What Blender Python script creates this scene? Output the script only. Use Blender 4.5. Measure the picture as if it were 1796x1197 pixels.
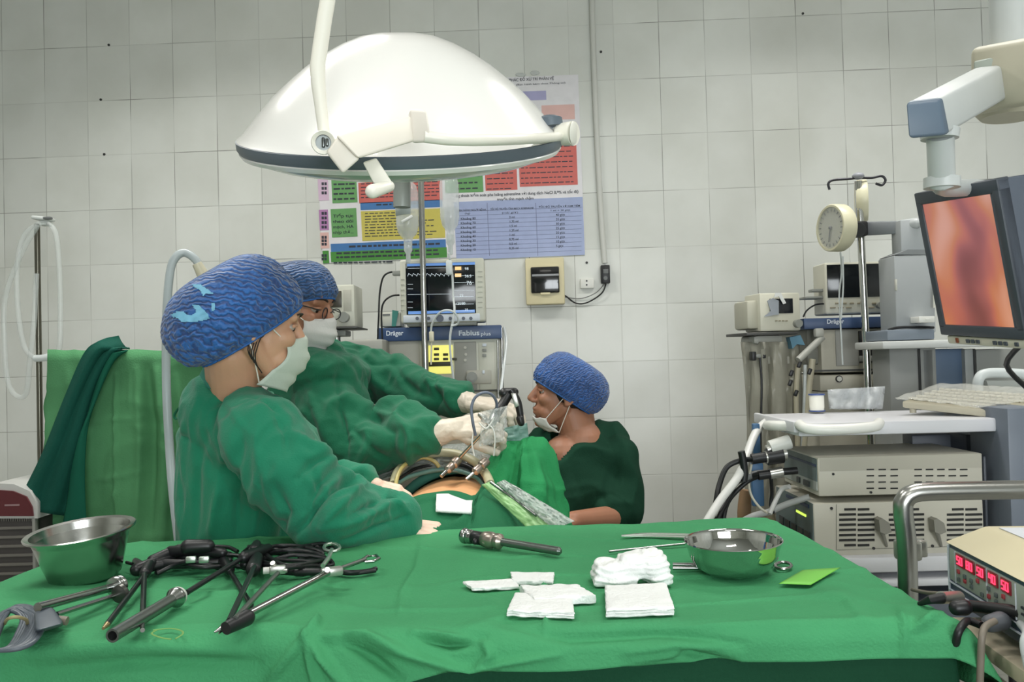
import bpy, bmesh, math, random
from mathutils import Vector, Matrix, Euler, noise
for o in list(bpy.data.objects): bpy.data.objects.remove(o)
sc = bpy.context.scene
COL = sc.collection
V = Vector
# ---------------------------------------------------------------- camera
F = 1500.0
CAM = V((0, 0, 1.34))
YAW, PITCH, ROLL = math.radians(2.6), math.radians(1.2), math.radians(-1.5)
cd = bpy.data.cameras.new('camera'); cam = bpy.data.objects.new('camera', cd); COL.objects.link(cam)
cd.sensor_width = 36.0; cd.lens = 36.0*F/1796.0; cd.clip_start = 0.05
R_ = Matrix.Rotation(YAW, 3, 'Z') @ Matrix.Rotation(math.pi/2+PITCH, 3, 'X') @ Matrix.Rotation(ROLL, 3, 'Z')
cam.matrix_world = Matrix.Translation(CAM) @ R_.to_4x4()
sc.camera = cam
# ---------------------------------------------------------------- light
w = bpy.data.worlds.new('room_air'); sc.world = w; w.use_nodes = True
w.node_tree.nodes['Background'].inputs[0].default_value = (0.80, 0.86, 0.84, 1)
w.node_tree.nodes['Background'].inputs[1].default_value = 0.25
sc.view_settings.view_transform = 'Standard'; sc.view_settings.look = 'None'
sc.view_settings.gamma = 1; sc.view_settings.use_curve_mapping = False
sc.view_settings.exposure = 0.0
CEIL = 3.25
def area(name, loc, sx, sy, power, rot=(0,0,0), col=(1.0, 0.98, 0.94), spread=142):
    l = bpy.data.lights.new(name, 'AREA'); l.shape = 'RECTANGLE'; l.size = sx; l.size_y = sy
    l.energy = power; l.color = col
    l.spread = math.radians(spread)
    o = bpy.data.objects.new(name, l); COL.objects.link(o); o.location = loc; o.rotation_euler = rot
    return o
LAMPS = [(-1.1, 0.9, 1.2, 0.3, 13), (1.1, 0.9, 1.2, 0.3, 13), (-1.2, 2.6, 1.2, 0.3, 23), (1.2, 2.6, 1.2, 0.3, 18), (0.0, -0.9, 1.2, 0.3, 8)]
for lx, ly, sx, sy, pw in LAMPS:
    area('ceiling_light_glow', (lx, ly, CEIL-0.085), sx, sy, pw)

area('window_fill_light', (0.9, -1.84, 1.55), 1.9, 1.2, 62, (math.radians(90), 0, 0), (0.94, 0.98, 1.0), 180)  # added fill light behind the camera, brightens the back wall and gowns

# ---------------------------------------------------------------- pixel tools (photo pixel -> world)
def ray(px, py):
    d = R_ @ V(((px-898.0)/F, -(py-598.5)/F, -1.0))
    return d                                   # view depth along the ray is 1
def P(px, py, D): return CAM + ray(px, py)*D
def PZ(px, py, z):
    d = ray(px, py); return CAM + d*((z-CAM.z)/d.z)
def PY(px, py, y):
    d = ray(px, py); return CAM + d*((y-CAM.y)/d.y)
RT = R_.transposed()
def proj(p):
    q = RT @ (V(p)-CAM)
    D = -q.z
    return 898.0 + q.x/D*F, 598.5 - q.y/D*F, D
# ---------------------------------------------------------------- materials
def lin(c):
    c = c/255.0
    return c/12.92 if c <= 0.04045 else ((c+0.055)/1.055)**2.4
MATS = {}
def mat(name, rgb=(200,200,200), rough=0.5, metal=0.0, var=0.0, vscale=8.0, bump=0.0, bscale=60.0, spec=0.5,
        alpha=1.0, trans=0.0, emit=None, estr=0.0, coat=0.0, sheen=0.0, rgb2=None, detail=3.0, sss=0.0):
    if name in MATS: return MATS[name]
    m = bpy.data.materials.new(name); m.use_nodes = True; MATS[name] = m
    nt = m.node_tree; b = nt.nodes['Principled BSDF']; L = nt.links
    c = tuple(lin(x) for x in rgb)+(1,)
    b.inputs['Base Color'].default_value = c
    b.inputs['Roughness'].default_value = rough
    b.inputs['Metallic'].default_value = metal
    b.inputs['Specular IOR Level'].default_value = spec
    b.inputs['Alpha'].default_value = alpha
    b.inputs['Transmission Weight'].default_value = trans
    if coat: b.inputs['Coat Weight'].default_value = coat
    if sheen: b.inputs['Sheen Weight'].default_value = sheen; b.inputs['Sheen Roughness'].default_value = 0.6
    if sss:
        b.inputs['Subsurface Weight'].default_value = sss; b.inputs['Subsurface Scale'].default_value = 0.01
    if emit:
        b.inputs['Emission Color'].default_value = tuple(lin(x) for x in emit)+(1,)
        b.inputs['Emission Strength'].default_value = estr
    tc = nt.nodes.new('ShaderNodeTexCoord')
    if var or rgb2:
        n = nt.nodes.new('ShaderNodeTexNoise'); n.inputs['Scale'].default_value = vscale; n.inputs['Detail'].default_value = detail
        L.new(tc.outputs['Object'], n.inputs['Vector'])
        r = nt.nodes.new('ShaderNodeValToRGB'); r.color_ramp.elements[0].position = 0.3; r.color_ramp.elements[1].position = 0.7
        lo = tuple(lin(x)*(1-var) for x in rgb)+(1,); hi = tuple(min(1, lin(x)*(1+var)) for x in rgb)+(1,)
        if rgb2: lo = tuple(lin(x) for x in rgb2)+(1,); hi = c
        r.color_ramp.elements[0].color = lo; r.color_ramp.elements[1].color = hi
        L.new(n.outputs['Fac'], r.inputs['Fac']); L.new(r.outputs['Color'], b.inputs['Base Color'])
    if bump:
        n2 = nt.nodes.new('ShaderNodeTexNoise'); n2.inputs['Scale'].default_value = bscale; n2.inputs['Detail'].default_value = 4
        L.new(tc.outputs['Object'], n2.inputs['Vector'])
        bp = nt.nodes.new('ShaderNodeBump'); bp.inputs['Strength'].default_value = bump; bp.inputs['Distance'].default_value = 0.01
        L.new(n2.outputs['Fac'], bp.inputs['Height']); L.new(bp.outputs['Normal'], b.inputs['Normal'])
    return m
def tile_mat(name, sx, sz, ox, oz, base, grout, gw=0.0028, axis='X'):
    m = bpy.data.materials.new(name); m.use_nodes = True; nt = m.node_tree; L = nt.links; b = nt.nodes['Principled BSDF']
    N = nt.nodes.new
    tc = N('ShaderNodeTexCoord'); sp = N('ShaderNodeSeparateXYZ'); L.new(tc.outputs['Object'], sp.inputs[0])
    def math_(op, a, bb=None, cc=None):
        n = N('ShaderNodeMath'); n.operation = op
        for i, x in enumerate((a, bb, cc)):
            if x is None: continue
            if isinstance(x, (int, float)): n.inputs[i].default_value = x
            else: L.new(x, n.inputs[i])
        return n.outputs[0]
    ids = []; es = []
    for out, s, o_ in ((sp.outputs[axis], sx, ox), (sp.outputs['Z' if axis != 'Z' else 'Y'], sz, oz)):
        q = math_('DIVIDE', math_('SUBTRACT', out, o_), s)
        ids.append(math_('FLOOR', q))
        fr = math_('FRACT', q)
        e = math_('MULTIPLY', math_('MINIMUM', fr, math_('SUBTRACT', 1.0, fr)), s)
        es.append(e)
    edge = math_('MINIMUM', es[0], es[1])
    n1 = N('ShaderNodeTexNoise'); n1.inputs['Scale'].default_value = 2.5; L.new(tc.outputs['Object'], n1.inputs['Vector'])
    gwv = math_('MULTIPLY', n1.outputs['Fac'], gw)
    mask = math_('LESS_THAN', edge, gwv)
    cb = N('ShaderNodeCombineXYZ'); L.new(ids[0], cb.inputs[0]); L.new(ids[1], cb.inputs[1])
    wn = N('ShaderNodeTexWhiteNoise'); wn.noise_dimensions = '3D'; L.new(cb.outputs[0], wn.inputs['Vector'])
    r = N('ShaderNodeValToRGB'); r.color_ramp.elements[0].color = tuple(lin(x)*0.94 for x in base)+(1,)
    r.color_ramp.elements[1].color = tuple(lin(x)*1.04 for x in base)+(1,)
    L.new(wn.outputs['Value'], r.inputs['Fac'])
    n2 = N('ShaderNodeTexNoise'); n2.inputs['Scale'].default_value = 3.0; n2.inputs['Detail'].default_value = 5; L.new(tc.outputs['Object'], n2.inputs['Vector'])
    r2 = N('ShaderNodeValToRGB'); r2.color_ramp.elements[0].color = (0.90,0.90,0.885,1); r2.color_ramp.elements[1].color = (1,1,1,1)
    r2.color_ramp.elements[0].position = .35; r2.color_ramp.elements[1].position = .6
    L.new(n2.outputs['Fac'], r2.inputs['Fac'])
    mx0 = N('ShaderNodeMixRGB'); mx0.blend_type = 'MULTIPLY'; mx0.inputs[0].default_value = 1
    L.new(r.outputs[0], mx0.inputs[1]); L.new(r2.outputs[0], mx0.inputs[2])
    n5 = N('ShaderNodeTexNoise'); n5.inputs['Scale'].default_value = 3.7; n5.inputs['Detail'].default_value = 1; L.new(tc.outputs['Object'], n5.inputs['Vector'])
    mr5 = N('ShaderNodeMapRange'); mr5.inputs['From Min'].default_value = .42; mr5.inputs['From Max'].default_value = .62; mr5.inputs['To Min'].default_value = .25; L.new(n5.outputs['Fac'], mr5.inputs[0])
    mx = N('ShaderNodeMixRGB'); L.new(math_('MULTIPLY', mask, mr5.outputs[0]), mx.inputs[0]); L.new(mx0.outputs[0], mx.inputs[1])
    mx.inputs[2].default_value = tuple(lin(x) for x in grout)+(1,)
    L.new(mx.outputs[0], b.inputs['Base Color'])
    ro = math_('MULTIPLY_ADD', mask, 0.3, 0.38); b.inputs['Specular IOR Level'].default_value = 0.35; L.new(ro, b.inputs['Roughness'])
    bp = N('ShaderNodeBump'); bp.inputs['Strength'].default_value = 0.35; bp.inputs['Distance'].default_value = 0.003
    hh = math_('MINIMUM', edge, 0.004); h2 = math_('MULTIPLY', hh, 100.0)
    n3 = N('ShaderNodeTexNoise'); n3.inputs['Scale'].default_value = 9.0; L.new(tc.outputs['Object'], n3.inputs['Vector'])
    h3 = math_('ADD', h2, math_('MULTIPLY', n3.outputs['Fac'], 0.35))
    L.new(h3, bp.inputs['Height']); L.new(bp.outputs['Normal'], b.inputs['Normal'])
    return m
# ---------------------------------------------------------------- mesh tools
def new(): return bmesh.new()
def finish(bm, name, m, parent=None, smooth=True, angle=40, recalc=True):
    if recalc: bmesh.ops.recalc_face_normals(bm, faces=bm.faces)
    if parent is not None:
        root = parent
        while root.parent: root = root.parent
        bmesh.ops.translate(bm, verts=bm.verts, vec=-root.location)
    me = bpy.data.meshes.new(name); bm.to_mesh(me); bm.free()
    if smooth:
        me.polygons.foreach_set('use_smooth', [True]*len(me.polygons))
        try: me.set_sharp_from_angle(angle=math.radians(angle))
        except Exception: pass
    o = bpy.data.objects.new(name, me); COL.objects.link(o)
    if isinstance(m, (list, tuple)):
        for x in m: me.materials.append(x)
    else: me.materials.append(m)
    if parent is not None: o.parent = parent
    return o
def tag(o, label, cat, group=None, kind=None):
    o['label'] = label
    if cat: o['category'] = cat
    if group: o['group'] = group
    if kind: o['kind'] = kind
    return o
def thing(name, loc, label, cat, group=None):
    o = bpy.data.objects.new(name, None); COL.objects.link(o); o.location = loc; o.empty_display_size = 0.05
    return tag(o, label, cat, group)
def frame_of(d, up=V((0,0,1))):
    d = V(d).normalized()
    s = d.cross(up)
    if s.length < 1e-4: s = d.cross(V((1,0,0)))
    s.normalize(); return d, s, s.cross(d).normalized()
def box(bm, c, sx, sy, sz, rot=None, bev=0.0, seg=2):
    b2 = bmesh.new(); bmesh.ops.create_cube(b2, size=1.0)
    bmesh.ops.scale(b2, vec=(sx, sy, sz), verts=b2.verts)
    if bev: bmesh.ops.bevel(b2, geom=b2.edges[:], offset=min(bev, 0.45*min(sx,sy,sz)), segments=seg, affect='EDGES', profile=0.5)
    M = Matrix.Translation(V(c)) @ (rot.to_4x4() if rot is not None else Matrix.Identity(4))
    bmesh.ops.transform(b2, matrix=M, verts=b2.verts); merge(bm, b2)
def merge(bm, b2):
    mp = {v: bm.verts.new(v.co) for v in b2.verts}
    for f in b2.faces:
        try: nf = bm.faces.new([mp[v] for v in f.verts]); nf.material_index = f.material_index
        except ValueError: pass
    b2.free()
def cr(pts, n=6):
    pts = [V(p) for p in pts]
    if len(pts) < 3: return pts
    out = []
    for i in range(len(pts)-1):
        p0 = pts[max(i-1,0)]; p1 = pts[i]; p2 = pts[i+1]; p3 = pts[min(i+2, len(pts)-1)]
        for k in range(n):
            t = k/n
            out.append(0.5*((2*p1)+(p2-p0)*t+(2*p0-5*p1+4*p2-p3)*t*t+(3*p1-p0-3*p2+p3)*t**3))
    out.append(pts[-1]); return out
def tube(bm, pts, r, n=10, smooth=0, cap=True, flat=1.0, closed=False):
    pts = [V(p) for p in pts]
    rs = r if isinstance(r, (list, tuple)) else None
    if smooth and len(pts) > 2:
        k = len(pts); pts2 = cr(pts, smooth)
        if rs:
            rs = [rs[min(int(i/smooth), k-1)]*(1-(i/smooth)%1)+rs[min(int(i/smooth)+1, k-1)]*((i/smooth)%1) for i in range(len(pts2))]
        pts = pts2
    N = len(pts); rings = []; s = None
    for i, p in enumerate(pts):
        t = (pts[(i+1)%N if closed else min(i+1, N-1)] - pts[(i-1)%N if closed else max(i-1, 0)])
        if t.length < 1e-9: t = V((0,0,1))
        t.normalize()
        if s is None:
            _, s, _u = frame_of(t)
        s = (s - t*s.dot(t))
        if s.length < 1e-6: _, s, _u = frame_of(t)
        s.normalize(); u = t.cross(s)
        rr = rs[i] if rs else r
        rings.append([bm.verts.new(p + (s*math.cos(a)+u*math.sin(a)*flat)*rr) for a in [2*math.pi*j/n for j in range(n)]])
    for i in range(N if closed else N-1):
        A, B = rings[i], rings[(i+1)%N]
        for j in range(n): bm.faces.new((A[j], A[(j+1)%n], B[(j+1)%n], B[j]))
    if cap and not closed:
        bm.faces.new(rings[0][::-1]); bm.faces.new(rings[-1])
def lathe(bm, prof, c=(0,0,0), axis=(0,0,1), n=40, capends=True):
    d, s, u = frame_of(axis, V((0,1,0)) if abs(V(axis).normalized().y) < 0.9 else V((0,0,1)))
    c = V(c); rings = []
    for r, h in prof:
        if r < 1e-6: rings.append([bm.verts.new(c + d*h)])
        else: rings.append([bm.verts.new(c + d*h + (s*math.cos(2*math.pi*j/n)+u*math.sin(2*math.pi*j/n))*r) for j in range(n)])
    for A, B in zip(rings, rings[1:]):
        for j in range(n):
            k = (j+1)%n
            if len(A) == 1 and len(B) == 1: continue
            if len(A) == 1: bm.faces.new((A[0], B[j], B[k]))
            elif len(B) == 1: bm.faces.new((A[j], A[k], B[0]))
            else: bm.faces.new((A[j], A[k], B[k], B[j]))
    if capends:
        for rg in (rings[0], rings[-1]):
            if len(rg) > 2: bm.faces.new(rg)
def cyl(bm, p0, p1, r, n=20):
    tube(bm, [p0, p1], r, n)
def ball(bm, c, rad, rot=None, seg=20, rings=12):
    b2 = bmesh.new(); bmesh.ops.create_uvsphere(b2, u_segments=seg, v_segments=rings, radius=1.0)
    rad = rad if isinstance(rad, (tuple, list, Vector)) else (rad,)*3
    bmesh.ops.scale(b2, vec=rad, verts=b2.verts)
    M = Matrix.Translation(V(c)) @ (rot.to_4x4() if rot is not None else Matrix.Identity(4))
    bmesh.ops.transform(b2, matrix=M, verts=b2.verts); merge(bm, b2)
def capsule(bm, p0, p1, r0, r1, n=16, flat=1.0):
    p0, p1 = V(p0), V(p1); d = (p1-p0); L = d.length
    if L < 1e-6: return ball(bm, p0, max(r0, r1))
    d /= L; pts = []; rs = []
    for k in range(6):
        a = math.pi/2*k/5; pts.append(p0 - d*r0*math.cos(a)); rs.append(max(r0*math.sin(a), 1e-4))
    for k in range(6):
        a = math.pi/2*k/5; pts.append(p1 + d*r1*math.sin(a)); rs.append(max(r1*math.cos(a), 1e-4))
    tube(bm, pts, rs, n, flat=flat)
def prism(bm, poly, vec):
    A = [bm.verts.new(V(p)) for p in poly]; B = [bm.verts.new(V(p)+V(vec)) for p in poly]; n = len(A)
    bm.faces.new(A); bm.faces.new(B[::-1])
    for i in range(n): bm.faces.new((A[i], A[(i+1)%n], B[(i+1)%n], B[i]))
def hexa(bm, q0, q1, bev=0.0, seg=2):
    b2 = bmesh.new()
    A = [b2.verts.new(V(p)) for p in q0]; B = [b2.verts.new(V(p)) for p in q1]
    b2.faces.new(A); b2.faces.new(B[::-1])
    for i in range(4): b2.faces.new((A[i], B[i], B[(i+1)%4], A[(i+1)%4]))
    bmesh.ops.recalc_face_normals(b2, faces=b2.faces)
    if bev: bmesh.ops.bevel(b2, geom=b2.edges[:], offset=bev, segments=seg, affect='EDGES', profile=0.5)
    merge(bm, b2)
def sheet(bm, rows, closed_u=False):
    G = [[bm.verts.new(V(p)) for p in r] for r in rows]
    for a, b in zip(G, G[1:]):
        n = len(a)
        for j in range(n if closed_u else n-1):
            bm.faces.new((a[j], a[(j+1)%n], b[(j+1)%n], b[j]))
    return G
def solid(o, t, off=-1):
    m = o.modifiers.new('thick', 'SOLIDIFY'); m.thickness = t; m.offset = off; return o
def subsurf(o, n=1):
    m = o.modifiers.new('sub', 'SUBSURF'); m.levels = n; m.render_levels = n; return o
def remesh(bm, vox, smooth=4, fac=0.5):
    me = bpy.data.meshes.new('tmp'); bmesh.ops.recalc_face_normals(bm, faces=bm.faces); bm.to_mesh(me); bm.free()
    o = bpy.data.objects.new('tmp', me); COL.objects.link(o)
    r = o.modifiers.new('r', 'REMESH'); r.mode = 'VOXEL'; r.voxel_size = vox; r.adaptivity = 0
    if smooth:
        s = o.modifiers.new('s', 'SMOOTH'); s.iterations = smooth; s.factor = fac
    dg = bpy.context.evaluated_depsgraph_get(); dg.update()
    ev = o.evaluated_get(dg); m2 = bpy.data.meshes.new_from_object(ev)
    b2 = bmesh.new(); b2.from_mesh(m2)
    bpy.data.objects.remove(o); bpy.data.meshes.remove(me); bpy.data.meshes.remove(m2)
    b2.normal_update(); return b2
def seg_d(p, a, b):
    ax, ay = a; bx, by = b; dx, dy = bx-ax, by-ay; L = dx*dx+dy*dy
    t = 0 if L == 0 else max(0, min(1, ((p[0]-ax)*dx+(p[1]-ay)*dy)/L))
    return math.hypot(p[0]-ax-t*dx, p[1]-ay-t*dy), t
def folds(bm, lines, namp=0.0, nscale=12.0, seed=0.0, facing=True, stretch=(1,1,1)):
    """lines: (polyline in photo px, half width px, height m); pushes camera-facing verts along their normals"""
    bm.normal_update(); mv = []; open_ = any(e.is_boundary for e in bm.edges)
    for v in bm.verts:
        n = v.normal; d = 0.0
        if open_ and n.dot(CAM-v.co) < 0: n = -n
        if namp:
            q = V((v.co.x*stretch[0], v.co.y*stretch[1], v.co.z*stretch[2]))*nscale + V((seed, seed*1.7, seed*.3))
            k = noise.noise(q + V((noise.noise(q*0.5), noise.noise(q*0.5+V((5,5,5))), 0))*1.5)
            d += namp*(1-2*abs(k)*1.6)
        if lines and (not facing or n.dot(CAM-v.co) > 0):
            x, y, D = proj(v.co)
            for pts, wd, am in lines:
                best = 1e9; tt = 0
                m = len(pts)-1
                for i in range(m):
                    if abs(x-(pts[i][0]+pts[i+1][0])/2) > abs(pts[i][0]-pts[i+1][0])/2+3*wd: continue
                    dd, t = seg_d((x, y), pts[i], pts[i+1])
                    if dd < best: best = dd; tt = (i+t)/m
                if best < 3*wd:
                    d += am*math.exp(-(best/wd)**2)*(0.35+0.65*math.sin(math.pi*min(1, max(0, tt))))
        mv.append((v, n*d))
    for v, x in mv: v.co += x
# ---- a plane that faces the camera (turned by yaw degrees), for laying things out on flat fronts
class Face:
    def __init__(s, px, py, D, yaw=0.0, o=None):
        s.o = V(o) if o is not None else P(px, py, D)
        a = YAW + math.radians(yaw)
        s.u = V((math.cos(a), math.sin(a), 0)); s.v = V((0,0,1)); s.n = V((math.sin(a), -math.cos(a), 0))
        s.R = Matrix((s.u, -s.n, s.v)).transposed()
    def at(s, px, py, d=0.0):
        r = ray(px, py); t = (s.o + s.n*d - CAM).dot(s.n)/r.dot(s.n); return CAM + r*t
    def uv(s, px, py, d=0.0):
        q = s.at(px, py, d)-s.o; return q.dot(s.u), q.dot(s.v)
    def w(s, u, v, d=0.0): return s.o + s.u*u + s.v*v + s.n*d
    def box(s, bm, x0, y0, x1, y1, d0=0.0, d1=-0.1, bev=0.002, seg=2):
        """front face spans the pixel rectangle at depth offset d0 (towards camera), back at d1"""
        a, b, c, d = s.uv(x0, y0, d0), s.uv(x1, y0, d0), s.uv(x1, y1, d0), s.uv(x0, y1, d0)
        u0, u1 = (a[0]+d[0])/2, (b[0]+c[0])/2; v1, v0 = (a[1]+b[1])/2, (c[1]+d[1])/2
        box(bm, s.w((u0+u1)/2, (v0+v1)/2, (d0+d1)/2), abs(u1-u0), abs(d0-d1), abs(v1-v0), s.R, bev, seg)
    def disc(s, bm, x, y, rpx, d0, d1, n=24):
        c = s.at(x, y, d0); r = rpx*proj(c)[2]/F
        cyl(bm, c, c + s.n*(d1-d0), r, n)
    def poly(s, bm, pts, d0=0.0, d1=-0.002):
        prism(bm, [s.at(x, y, d0) for x, y in pts], s.n*(d1-d0))
def text_bm(bm, string, f, px, py, hpx, d=0.001, align='LEFT', width=None, bold=0.0):
    cu = bpy.data.curves.new('t', 'FONT'); cu.body = string; cu.size = 1.0; cu.align_x = align; cu.offset = bold
    o = bpy.data.objects.new('t', cu); COL.objects.link(o)
    dg = bpy.context.evaluated_depsgraph_get(); dg.update()
    me = bpy.data.meshes.new_from_object(o.evaluated_get(dg)); b2 = bmesh.new(); b2.from_mesh(me)
    bpy.data.objects.remove(o); bpy.data.curves.remove(cu); bpy.data.meshes.remove(me)
    c = f.at(px, py, d); D = proj(c)[2]; k = hpx*D/F/0.72
    kx = k
    if width:
        xs = [v.co.x for v in b2.verts]
        if xs: kx = width*D/F/max(1e-6, max(xs)-min(xs))
    u0, v0 = f.uv(px, py, d)
    for v in b2.verts: v.co = f.w(u0+v.co.x*kx, v0+v.co.y*k, d)
    merge(bm, b2)
# ================================================================ room
WY = 3.87
g0 = PY(920, 130, WY); g1 = PY(1086, 337, WY)
WT = tile_mat('white_wall_tiles', 0.204, 0.2555, g0.x, g1.z, (222,224,219), (140,140,134))
WTS = tile_mat('white_side_wall_tiles', 0.204, 0.2555, 0.0, g1.z, (222,224,219), (140,140,134), axis='Y')
FT = tile_mat('grey_floor_tiles', 0.4, 0.4, 0, 0, (150,150,142), (95,95,90)); 
for l in [l for l in FT.node_tree.links if l.from_socket.name == 'Z' and l.from_node.type == 'SEPXYZ']:
    sp_ = l.from_node; to = l.to_socket; FT.node_tree.links.remove(l); FT.node_tree.links.new(sp_.outputs['Y'], to)
XL, XR, YB = -3.0, 3.1, -1.9
def struct(name, c, s, m):
    bm = new(); box(bm, c, *s); o = finish(bm, name, m, smooth=False); o['kind'] = 'structure'; return o
H2 = CEIL/2
struct('wall_back', ((XL+XR)/2, WY+0.05, H2), (XR-XL+0.2, 0.1, CEIL), WT)
struct('wall_left', (XL-0.05, (WY+YB)/2, H2), (0.1, WY-YB, CEIL), WTS)
struct('wall_right', (XR+0.05, (WY+YB)/2, H2), (0.1, WY-YB, CEIL), WTS)
bm = new()
for x0_, x1_, z0_, z1_ in ((XL-.1,-.1,0,CEIL),(1.9,XR+.1,0,CEIL),(-.1,1.9,0,.9),(-.1,1.9,2.2,CEIL)): box(bm, ((x0_+x1_)/2, YB-.05, (z0_+z1_)/2), x1_-x0_, .1, z1_-z0_)
finish(bm, 'wall_front', WT, smooth=False)['kind'] = 'structure'
wn = struct('added_window', (.9, YB-.09, 1.55), (2.0, .02, 1.3), mat('added_window_glow', (235,240,242), .3, emit=(225,236,242), estr=2.5))  # unseen window with a glowing pane, added to go with the fill light
for x0_, x1_, z0_, z1_ in ((-.1,-.04,.9,2.2),(1.84,1.9,.9,2.2),(.87,.93,.9,2.2),(-.1,1.9,.9,.96),(-.1,1.9,2.14,2.2)):
    bm = new(); box(bm, ((x0_+x1_)/2, YB-.04, (z0_+z1_)/2), x1_-x0_, .06, z1_-z0_, bev=.004); finish(bm, 'added_window_frame', mat('added_frame_white', (220,220,216), .4), wn)  # frame of the added window
struct('floor', ((XL+XR)/2, (WY+YB)/2, -0.05), (XR-XL+0.2, WY-YB+0.2, 0.1), FT)
struct('ceiling', ((XL+XR)/2, (WY+YB)/2, CEIL+0.05), (XR-XL+0.2, WY-YB+0.2, 0.1), mat('ceiling_paint', (176,177,172), 0.9, var=0.04))
# ceiling lamp fixtures (housing + two tubes)
M_white = mat('white_enamel', (228,228,222), 0.35)
M_glow = mat('lit_tube', (255,255,250), 0.5, emit=(255,250,240), estr=5.0)
for i, (lx, ly, sx, sy, pw) in enumerate(LAMPS):
    t = thing('ceiling_light', (lx, ly, CEIL), ['ceiling light nearest the left wall above the instrument table','ceiling light nearest the right wall above the steel rail','ceiling light nearest the left wall and the tiled back wall','ceiling light nearest the right wall and the tiled back wall','ceiling light closest to the added window behind the camera'][i], 'light', 'ceiling lights above the view')
    bm = new(); box(bm, (lx, ly, CEIL-0.025), sx+0.06, sy+0.04, 0.05, bev=0.008); finish(bm, 'housing', M_white, t)
    for dy in (-0.08, 0.08):
        bm = new(); cyl(bm, (lx-sx/2, ly+dy, CEIL-0.066), (lx+sx/2, ly+dy, CEIL-0.066), 0.013, 14); finish(bm, 'lamp_tube', M_glow, t)

# ================================================================ things on the back wall
FW = Face(0,0,1, yaw=-2.6, o=V((0, WY, 1.34)))       # the wall plane itself
M_gr_pl = mat('pvc_white', (205,206,200), 0.4)
M_black = mat('black_plastic', (24,25,27), 0.4)
M_cream = mat('cream_plastic', (216,206,168), 0.45, var=0.05)
M_cable = mat('black_rubber', (20,22,24), 0.45)
# conduit
bm = new()
pp = [(1037,-60),(1040,60),(1044,170),(1050,300),(1056,400),(1061,462)]
tube(bm, [FW.at(x, y, 0.014) for x, y in pp], 0.013, 10, smooth=4)
tag(finish(bm, 'conduit', M_gr_pl), 'white cable conduit running down the tiled wall right of the poster', 'conduit')
bm = new(); 
t = thing('power_plug', FW.at(1062, 500, 0.0), 'black plug socket hanging on the conduit above the small wall socket', 'plug')
FW.box(bm, 1054,465,1070,497, 0.035, 0.0, 0.004); finish(bm, 'plug_body', M_black, t)
bm = new(); FW.box(bm, 1058,472,1067,480, 0.037, 0.035, 0.001); FW.disc(bm, 1062,488,3.5,0.035,0.037); finish(bm, 'socket_face', mat('grey_plastic', (105,108,108), 0.5), t)
# fine cable from plug to breaker box
bm = new(); tube(bm, [FW.at(1063,498,0.02), FW.at(1055,515,0.02), FW.at(1030,531,0.012), FW.at(1010,532,0.01), FW.at(993,520,0.012), FW.at(989,519,0.012)], 0.0032, 8, smooth=6)
tag(finish(bm, 'power_cable', M_cable), 'black cable looping from the plug to the cream breaker box', 'cable')
bm = new(); tube(bm, [FW.at(1060,498,0.018), FW.at(1045,514,0.016), FW.at(1018,524,0.008), FW.at(989,521,0.01)], 0.002, 8, smooth=6)
tag(finish(bm, 'thin_wire', mat('grey_wire', (120,122,120), 0.5)), 'thin grey wire above the black cable beside the breaker box', 'wire')
# breaker box
t = thing('breaker_box', FW.at(955, 535, 0.0), 'cream breaker box with smoked cover on the tiled wall', 'box')
bm = new(); FW.box(bm, 922,452,990,534, 0.055, 0.0, 0.006); finish(bm, 'housing', M_cream, t)
M_smoke = mat('smoked_cover', (22,22,24), 0.12, coat=0.5)
bm = new(); FW.box(bm, 931,468,981,514, 0.068, 0.05, 0.006, 3); finish(bm, 'cover', M_smoke, t)
bm = new(); FW.box(bm, 933,466,980,469, 0.062, 0.05, 0.0005); FW.box(bm, 948,513,965,517, 0.066, 0.05, 0.001); finish(bm, 'hinge', M_cream, t)
bm = new(); FW.box(bm, 933,481,980,484.5, 0.0695, 0.0675, 0.0003); finish(bm, 'switch_row', mat('switch_row_grey', (150,152,155), 0.4), t)
# wall socket with screw
t = thing('wall_socket', FW.at(1029, 507, 0.0), 'small white wall socket left of the black plug', 'socket')
bm = new(); FW.box(bm, 1018,489,1042,506, 0.02, 0.0, 0.003); finish(bm, 'socket_plate', mat('socket_white', (222,222,216), 0.4), t)
bm = new(); FW.disc(bm, 1029,493,1.6,0.02,0.021, 10); FW.disc(bm, 1029,500,1.6,0.02,0.021, 10); finish(bm, 'socket_hole', M_black, t)
for x, y, lb in ((1029,461,'tiny dark screw hole above the white wall socket'), (1054,91,'tiny dark screw hole beside the conduit near the top of the wall'),
              (191,79,'tiny dark mark on the tiles at upper left of the wall'), (183,271,'dark screw mark on tiles, lower one at the left of the wall'), (177,175,'dark screw mark on tiles between two others at the left'),
              (1408,24,'tiny dark hole in the tiles above the hooked pole')):
    bm = new(); FW.disc(bm, x, y, 2.2, 0.0, 0.003, 10); tag(finish(bm, 'screw', mat('dark_metal', (60,60,60), 0.5, 0.5)), lb, 'screw')
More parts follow.
